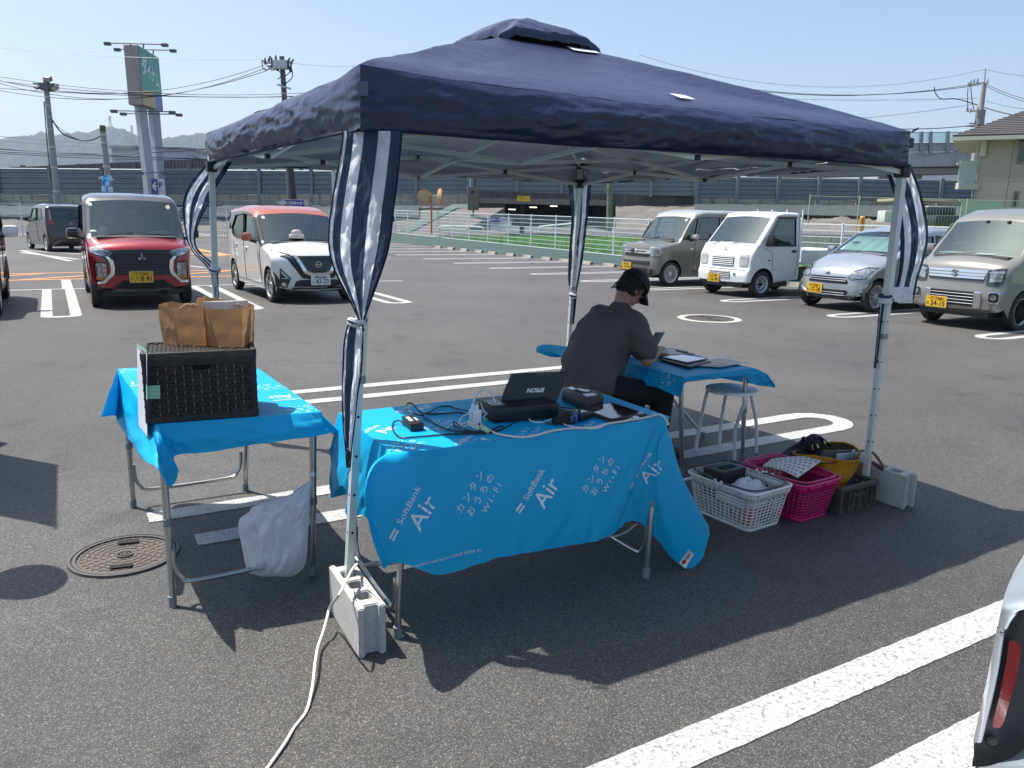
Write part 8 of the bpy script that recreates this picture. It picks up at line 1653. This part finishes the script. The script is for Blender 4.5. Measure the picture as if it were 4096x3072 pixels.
rnd = lambda u: .22*(1-min(1, u*1.0))**2
shellp([(120, 716, 980), (220, 655, 980), (300, 618, 980), (380, 585, 980), (480, 556, 960), (520, 548, 700), (560, 540, 655), (600, 532, 622), (660, 520, 590)], lambda u, v: Yk+.12*(1-u)**2, 'rear_fender', wr, 24)
shellp([(655, 518, 575), (760, 497, 560), (900, 470, 540), (1050, 440, 512), (1200, 405, 478), (1330, 378, 445), (1440, 352, 418), (1478, 347, 405)], lambda u, v: Yk+.02+.07*(1-u)**2, 'bumper_edge', wr, 10)
shellp([(505, 690, 980), (530, 665, 980), (600, 620, 980), (680, 580, 980), (800, 556, 980), (1000, 515, 980), (1200, 474, 980), (1400, 425, 980), (1480, 398, 980), (1500, 372, 980), (1600, 345, 780), (1650, 338, 640)], lambda u, v: Yk+.04+.10*max(0, u-.2), 'bumper_insert', gy, 26)
shellp([(1480, 760, 990), (1530, 700, 990), (1590, 620, 990), (1640, 480, 990), (1680, 330, 990), (1760, 330, 990)], lambda u, v: Yk-.03-.12*v+.1*(1-u), 'bumper_lower', wr, 12)
shellp([(742, 612, 650), (775, 602, 680), (800, 600, 690), (900, 585, 678), (1000, 565, 660), (1150, 535, 620), (1250, 510, 590), (1320, 493, 570), (1360, 490, 550), (1372, 502, 535)], lambda u, v: Yk+.022, 'reflector', m_('reflector_red', (.42, .006, .01), .15, coat=1., bump=(160, .5, .002)), 6)
shellp([(515, 700, 990), (600, 990, 990) if 0 else (600, 700, 990), (900, 700, 990), (1300, 690, 990), (1500, 640, 990)], lambda u, v: Yk+.02+.05*u if 0 else Yk+.10+.05*u, 'bumper_recess', m_('recess_dark2', (.012, .012, .012), .6), 6)
q = MB(); c = bp3(487, 1470, Yk+.028); Rm = V((0, 0, 1)).rotation_difference(V((-.35, -1, .15)).normalized()).to_matrix(); q.lathe([(0, .003), (.007, .003), (.008, .0005), (.0105, .0005), (.012, .003), (.014, 0)], c, n=26, rot=Rm); q.build('parking_sensor', m_('sensor_black', (.022, .023, .024), .35), t)
q = MB(); q.add([bp3(518, 640, Yk+.11), bp3(545, 678, Yk+.03), bp3(580, 682, Yk-.01), bp3(578, 690, Yk-.01), bp3(542, 686, Yk+.03), bp3(515, 648, Yk+.11)], [(0, 5, 4, 1), (1, 4, 3, 2)]); q.build('panel_gap', gap, t)
q = MB(); q.box((2.6, 2.2, .55), (1.6, 1.2, .5), rz=-.3) if 0 else None

dE = V((.75, .66, 0)).normalized()*1.8; PE = [bp3(*xy, Yk+.13) for xy in ((722, 110), (658, 220), (622, 300), (590, 380), (562, 480), (552, 540))]+[bp3(*xy, Yk+.10) for xy in ((520, 680), (472, 900), (442, 1050), (408, 1200), (382, 1330), (356, 1440), (351, 1480))]+[bp3(352, 1640, Yk+.1)]
q = MB(); q.grid(lambda u, v: PE[round(v*(len(PE)-1))]+dE*u+V((.0, 0, .05*u*(1-v))), 8, len(PE)-1); q.build('quarter_panel', wr, t, ang=60)
# unseen cloth panel, added outside the left edge to cast shade into the picture
d_ = (G(118, 1140)-G(120, 1005)); d_.z = 0; bb = G(120, 1005)-V((SUN.x, SUN.y, 0))*(-1.9/SUN.z)*1.0; bb.z = 0
t = thing('shade_panel', 'tall narrow advertising banner on a pole standing outside the left edge', 'banner', bb); q = MB(); q.grid(lambda u, v: bb+d_*u+V((.012*sin(v*9), 0, lerp(1.9, .35, v))), 8, 20); q.build('cloth', blue, t); q = MB(); q.tube([bb, bb+V((0, 0, 1.95))], .012, 8); q.tube([bb+V((0, 0, 1.92)), bb+d_*1.02+V((0, 0, 1.92))], .006, 6); q.build('pole', alu, t); q = MB(); q.box(bb+V((0, 0, .10)), (.38, .30, .20), bev=.05); q.build('panel_base', wp_, t)

bb2 = G(60, 1256)-V((SUN.x, SUN.y, 0))*(-1.3/SUN.z); t = thing('shade_disc_stand', 'round sign on a pole standing outside the left edge', 'sign', V((bb2.x, bb2.y, 0))); q = MB(); Rm = V((0, 0, 1)).rotation_difference((SUN+V((.5, .4, 0))).normalized()).to_matrix(); q.lathe([(0, .004), (.17, .004), (.17, -.004), (0, -.004)], V((bb2.x, bb2.y, 1.3)), n=24, rot=Rm); q.build('shade_disc', wp_, t); q = MB(); q.tube([V((bb2.x, bb2.y, 0)), V((bb2.x, bb2.y, 1.3))], .012, 8); q.lathe([(.16, 0), (.15, .03), (0, .03)], V((bb2.x, bb2.y, 0)), n=20); q.build('pole', alu, t)  # unseen disc added only to drop a second dark patch on the asphalt
# ================================================================== THE SEATED MAN
f_ = V((.85, .53, 0)); r_ = V((.53, -.85, 0)); up = V((0, 0, 1))
skin = M('skin', (.44, .24, .16), .5, var=(30, .3, (.30, .15, .095))); shirtm = M('shirt_charcoal', (.115, .098, .092), .9, bump=(9, .5, .02), var=(5, .5, (.10, .085, .078))); pantm = m_('trousers_black', (.008, .008, .009), .85, bump=(10, .4, .015)); hairm = M('hair_black', (.005, .0045, .0045), .7, bump=(160, .8, .004, (1, 1, .25))); capm = m_('cap_black', (.010, .010, .011), .75, bump=(300, .3, .001))
pel = D(*v7(455, 1010), 4.80); pel.z = .54
man = thing('person', 'seated man in charcoal t-shirt and black cap bent over right table holding phone', 'person', (pel.x, pel.y, 0))
nb = D(*v7(705, 430), 4.97); ch_ = D(*v7(575, 640), 4.88); wa = D(*v7(480, 850), 4.82)
sR = D(*v7(815, 545), 4.80); sL = D(*v7(560, 500), 5.12)
elR = G(*v7(905, 815), .67); wrR = D(*v7(978, 745), elR.y+.10); elL = sL+f_*.20-up*.22; elL.z = .68; wrL = elL+f_*.14+r_*.16-up*.02
hc = D(*v7(785, 285), 5.00); hu = (f_*.74+up*.67+r_*.04).normalized(); hf_ = (f_*.60-up*.80); hf_ = (hf_-hu*hf_.dot(hu)).normalized(); hr = r_
def hp_(a, b, c): return hc+hr*a+hf_*b+hu*c
HR = Matrix((hr, hf_, hu)).transposed()
# body (skin): head, neck, arms, hands, hidden trunk core
q = MB(); q.ell(hp_(0, -.005, .015), (.072, .092, .095), rot=HR); q.ell(hp_(0, .035, -.045), (.052, .058, .062), rot=HR); q.cap(hp_(0, -.02, -.05), nb-up*.01, .055, .058); q.cap(nb-up*.03, ch_, .066, .11)
q.ell(hp_(0, .098, -.015), (.012, .018, .022), rot=HR); q.ell(hp_(0, .075, -.065), (.024, .018, .010), rot=HR)
for s in (-1, 1): q.ell(hp_(s*.074, -.002, -.012), (.010, .019, .030), rot=HR); q.ell(hp_(s*.03, .083, .012), (.014, .01, .008), rot=HR)
q.cap(nb.lerp(sR, .5)-up*.05, sR-up*.01, .05, .05); q.cap(sR, elR, .052, .042); q.cap(elR, wrR, .043, .028)
q.cap(nb.lerp(sL, .5)-up*.05, sL-up*.01, .05, .05); q.cap(sL, elL, .052, .042); q.cap(elL, wrL, .043, .028)
def hand(w, d, side, hold):
    d = d.normalized(); nrm = up; lat = d.cross(nrm).normalized()*side; nrm = lat.cross(d)*side
    for k in range(5): q.cap(w, w+d*.085+lat*(-.032+.016*k), .021, .0125)
    for k, l in enumerate((.068, .078, .072, .055)):
        b0 = w+d*.085+lat*(-.030+.020*k); c1x = .35 if not hold else .8
        b1 = b0+(d*cos(.3)-up*sin(.3)*.6)*l*.45; b2 = b1+(d*cos(c1x)-up*sin(c1x))*l*.35; b3 = b2+(d*cos(c1x+.5)-up*sin(c1x+.5))*l*.25
        q.cap(b0, b1, .0095, .009); q.cap(b1, b2, .009, .0082); q.cap(b2, b3, .0082, .007)
    t0 = w+d*.03-lat*.025; q.cap(t0, t0-lat*.022+d*.03, .013, .011); q.cap(t0-lat*.022+d*.03, t0-lat*.020+d*.058-up*.008, .0105, .009)
hand(wrR, (f_*.55-r_*.75+up*.12), -1, True); hand(wrL, (f_*.8+r_*.4-up*.1), 1, False)
bd_ = q.build('body', skin, man); fuse(bd_, .0062, 3, .5)
# eyes and brows are hidden by the cap brim from most sides but are there
q = MB(); [q.ell(hp_(s*.030, .089, .012), (.010, .006, .005), rot=HR, n=10) for s in (-1, 1)]; q.build('eyes', m_('eye_dark', (.02, .015, .012), .2), man)
q = MB(); [q.ell(hp_(s*.031, .091, .030), (.018, .004, .004), rot=HR, n=8) for s in (-1, 1)]; q.build('eyebrows', hairm, man)
# shirt
q = MB(); q.cap(pel-up*.04+f_*.02, wa, .180, .185); q.cap(pel-up*.05+f_*.06, wa+f_*.04, .165, .17); q.cap(wa, ch_, .185, .185); q.cap(ch_, nb-up*.10, .185, .125); q.cap(ch_+f_*.05-up*.02, wa+f_*.08, .15, .16)
q.cap(nb-up*.085+r_*.04, sR-up*.01, .092, .088); q.cap(nb-up*.085-r_*.04, sL-up*.01, .092, .088); q.cap(ch_, sR, .15, .085); q.cap(ch_, sL, .15, .085)
q.cap(nb-up*.09, nb-up*.012, .115, .074); q.cap(nb-up*.07+r_*.02, sR-up*.0, .085, .086); q.cap(nb-up*.07-r_*.02, sL, .085, .086)
for s_, e_, rr0 in ((sR, elR, .088), (sL, elL, .088)): 
    m_pt = s_.lerp(e_, .70); q.cap(s_, m_pt, rr0, .082); q.cap(s_-up*.05, m_pt-up*.012, .06, .07)
q.cap(pel+r_*.09+up*.0, wa+r_*.04, .13, .15); q.cap(pel-r_*.09, wa-r_*.04, .13, .15)
sh = q.build('t_shirt', shirtm, man); fuse(sh, .013, 9, .55)
me = sh.data; nrs = [v.normal.copy() for v in me.vertices]
axd = (nb-pel).normalized()
for v, n_ in zip(me.vertices, nrs):
    p = v.co; k = noise.noise(V((p.x*7, p.y*7, p.z*3.2)))*.012-abs(noise.noise(V((p.x*5+p.z*4, p.y*5, p.z*6-p.x*3))))*.020+.005+noise.noise(V((p.x*16+p.z*9, p.y*16, p.z*7+4)))*.007
    dA = (p+V((man.location.x, man.location.y, 0))-sR.lerp(elR, .5)).length; k += .006*sin((p.z*60+p.x*25))*max(0, 1-dA/.2)
    v.co = p+n_*k
# flat cut hems
def cut(ob, co, no):
    bm = bmesh.new(); bm.from_mesh(ob.data); bmesh.ops.bisect_plane(bm, geom=bm.verts[:]+bm.edges[:]+bm.faces[:], plane_co=co-ob.location-man.location, plane_no=no, clear_outer=True); bm.to_mesh(ob.data); bm.free()
cut(sh, pel+up*-.085, -up+f_*.05)
# trousers
knR = D(*v7(1010, 1115), 4.86); knR.z = .445; knL = knR-r_*.30+f_*.02; ftR = V((knR.x, knR.y, .07))-f_*.02; ftL = V((knL.x, knL.y, .07))+f_*.05
q = MB(); q.cap(pel+r_*.06-up*.04, pel-r_*.06-up*.04, .125, .125)
for s, kn, ft in ((1, knR, ftR), (-1, knL, ftL)): q.cap(pel+r_*.09*s-up*.03, kn, .105, .072); q.cap(kn, ft+up*.02, .078, .058); q.cap(kn-up*.06-f_*.02, ft+up*.1, .06, .06)
tr = q.build('trousers', pantm, man); fuse(tr, .014, 6, .5)
q = MB()
for ft in (ftR, ftL): q.cap(V((ft.x, ft.y, .045))-f_*.05, V((ft.x, ft.y, .04))+f_*.16, .045, .04); q.box(V((ft.x, ft.y, .012))+f_*.055, (.29, .09, .024), rz=atan2(f_.y, f_.x), bev=.01)
q.build('shoes', m_('shoe_dark', (.02, .02, .022), .6), man)
# hair
q = MB(); q.ell(hp_(0, -.022, .012), (.081, .088, .10), rot=HR); q.ell(hp_(0, -.055, -.03), (.062, .040, .055), rot=HR); q.ell(hp_(.058, -.03, -.018), (.020, .038, .045), rot=HR); q.ell(hp_(-.058, -.03, -.018), (.020, .038, .045), rot=HR)
hq = q.build('hair', hairm, man); fuse(hq, .009, 3, .4)
for v in hq.data.vertices:
    n_ = v.normal; p = v.co; v.co = p+n_*(.006*noise.noise(V((p.x*60, p.y*60, p.z*25)))+.004*noise.noise(V((p.x*150, p.y*150, p.z*60))))
random.seed(3); q = MB()
for k in range(260):
    s = random.choice((-1, 1)); a = random.uniform(-1, 1); 
    if random.random() < .6: p0 = hp_(a*.075, -.075+.02*abs(a)-.01, random.uniform(-.075, .01)); dr = (-hf_*.5-hu*.9+hr*a*.4)
    else: p0 = hp_(s*.083, random.uniform(-.05, .03), random.uniform(-.02, .02)); dr = (-hu*.9+hr*s*.25+hf_*random.uniform(-.2, .4))
    l = random.uniform(.012, .028); w = hr.cross(dr).normalized()*.0022 if random.random() < .5 else hf_*.0022; q.add([p0-w, p0+w, p0+dr*l], [(0, 1, 2)])
q.build('hair_ends', hairm, hq)
# cap
def capf2(u, v):
    a = 2*pi*u; b = v*pi/2; s = sin(b); k = .007*abs(cos(3*a)); return hp_((.093-k*.2)*cos(a)*s, -.004+(.108)*sin(a)*s, .038+.092*cos(b)+.0)
q = MB(); q.grid(capf2, 48, 14, closeu=True, flip=True); q.ell(hp_(0, -.004, .131), (.008, .008, .005), rot=HR); q.lathe([(.001, 0), (.001, .001)], hp_(0, 0, .1))
cp = q.build('cap', capm, man); q = MB()
def brim(u, v):
    a = lerp(.12, .88, u)*pi; x = cos(a); L2 = .075*sin(a)**.8; bx_ = .088*x; by_ = .100*sin(a)-.004; return hp_(bx_*(1+.0*v), by_+v*L2, .036-.020*v*v-.030*x*x*(.4+v*.6)+.006)
q.grid(brim, 24, 8); q.grid(lambda u, v: brim(u, v)-hu*.003, 24, 8, flip=True); q.build('brim', capm, cp)
q = MB(); [q.tube([capf2((k+.0)/6, j/8) for j in range(1, 9)], .0012, 4) for k in range(6)]; q.build('seams', m_('cap_seam', (.02, .02, .022), .7), cp)
# phone in the right hand
t = thing('mobile_phone', 'dark mobile phone held in the hand of the seated man', 'phone', D(*v7(960, 665), wrR.y+.1)); pc = D(*v7(962, 668), wrR.y+.11); q = MB(); Rm = Matrix.Rotation(.45, 3, 'Z') @ Matrix.Rotation(-.95, 3, 'X'); q.box(pc, (.072, .15, .008), rot=Rm, bev=.003); q.build('case', m_('phone_edge', (.25, .26, .27), .3, .6), t); q = MB(); q.box(pc+Rm @ V((0, 0, .0045)), (.066, .142, .001), rot=Rm); q.build('screen', bg_, t)
st2 = copy_tree(bpy.data.objects['round_stool']); st2.location = (pel.x, pel.y, 0); st2['label'] = 'white round stool hidden under the seated man'
# ------------------------------------------------------------------ haze
hz = MB(); hz.box((0, 1300, 165), (5200, 3200, 332))
hm = bpy.data.materials.new('haze_air'); hm.use_nodes = True; hn = hm.node_tree; hn.nodes.remove(hn.nodes['Principled BSDF'])
pv = hn.nodes.new('ShaderNodeVolumePrincipled'); pv.inputs['Color'].default_value = (.70, .84, 1, 1); pv.inputs['Density'].default_value = .00019; pv.inputs['Anisotropy'].default_value = .2
hn.links.new(pv.outputs[0], hn.nodes['Material Output'].inputs['Volume'])
ho_ = tag(hz.build('haze', hm), 'thin pale summer haze over the car park and hills', 'haze', kind='stuff')
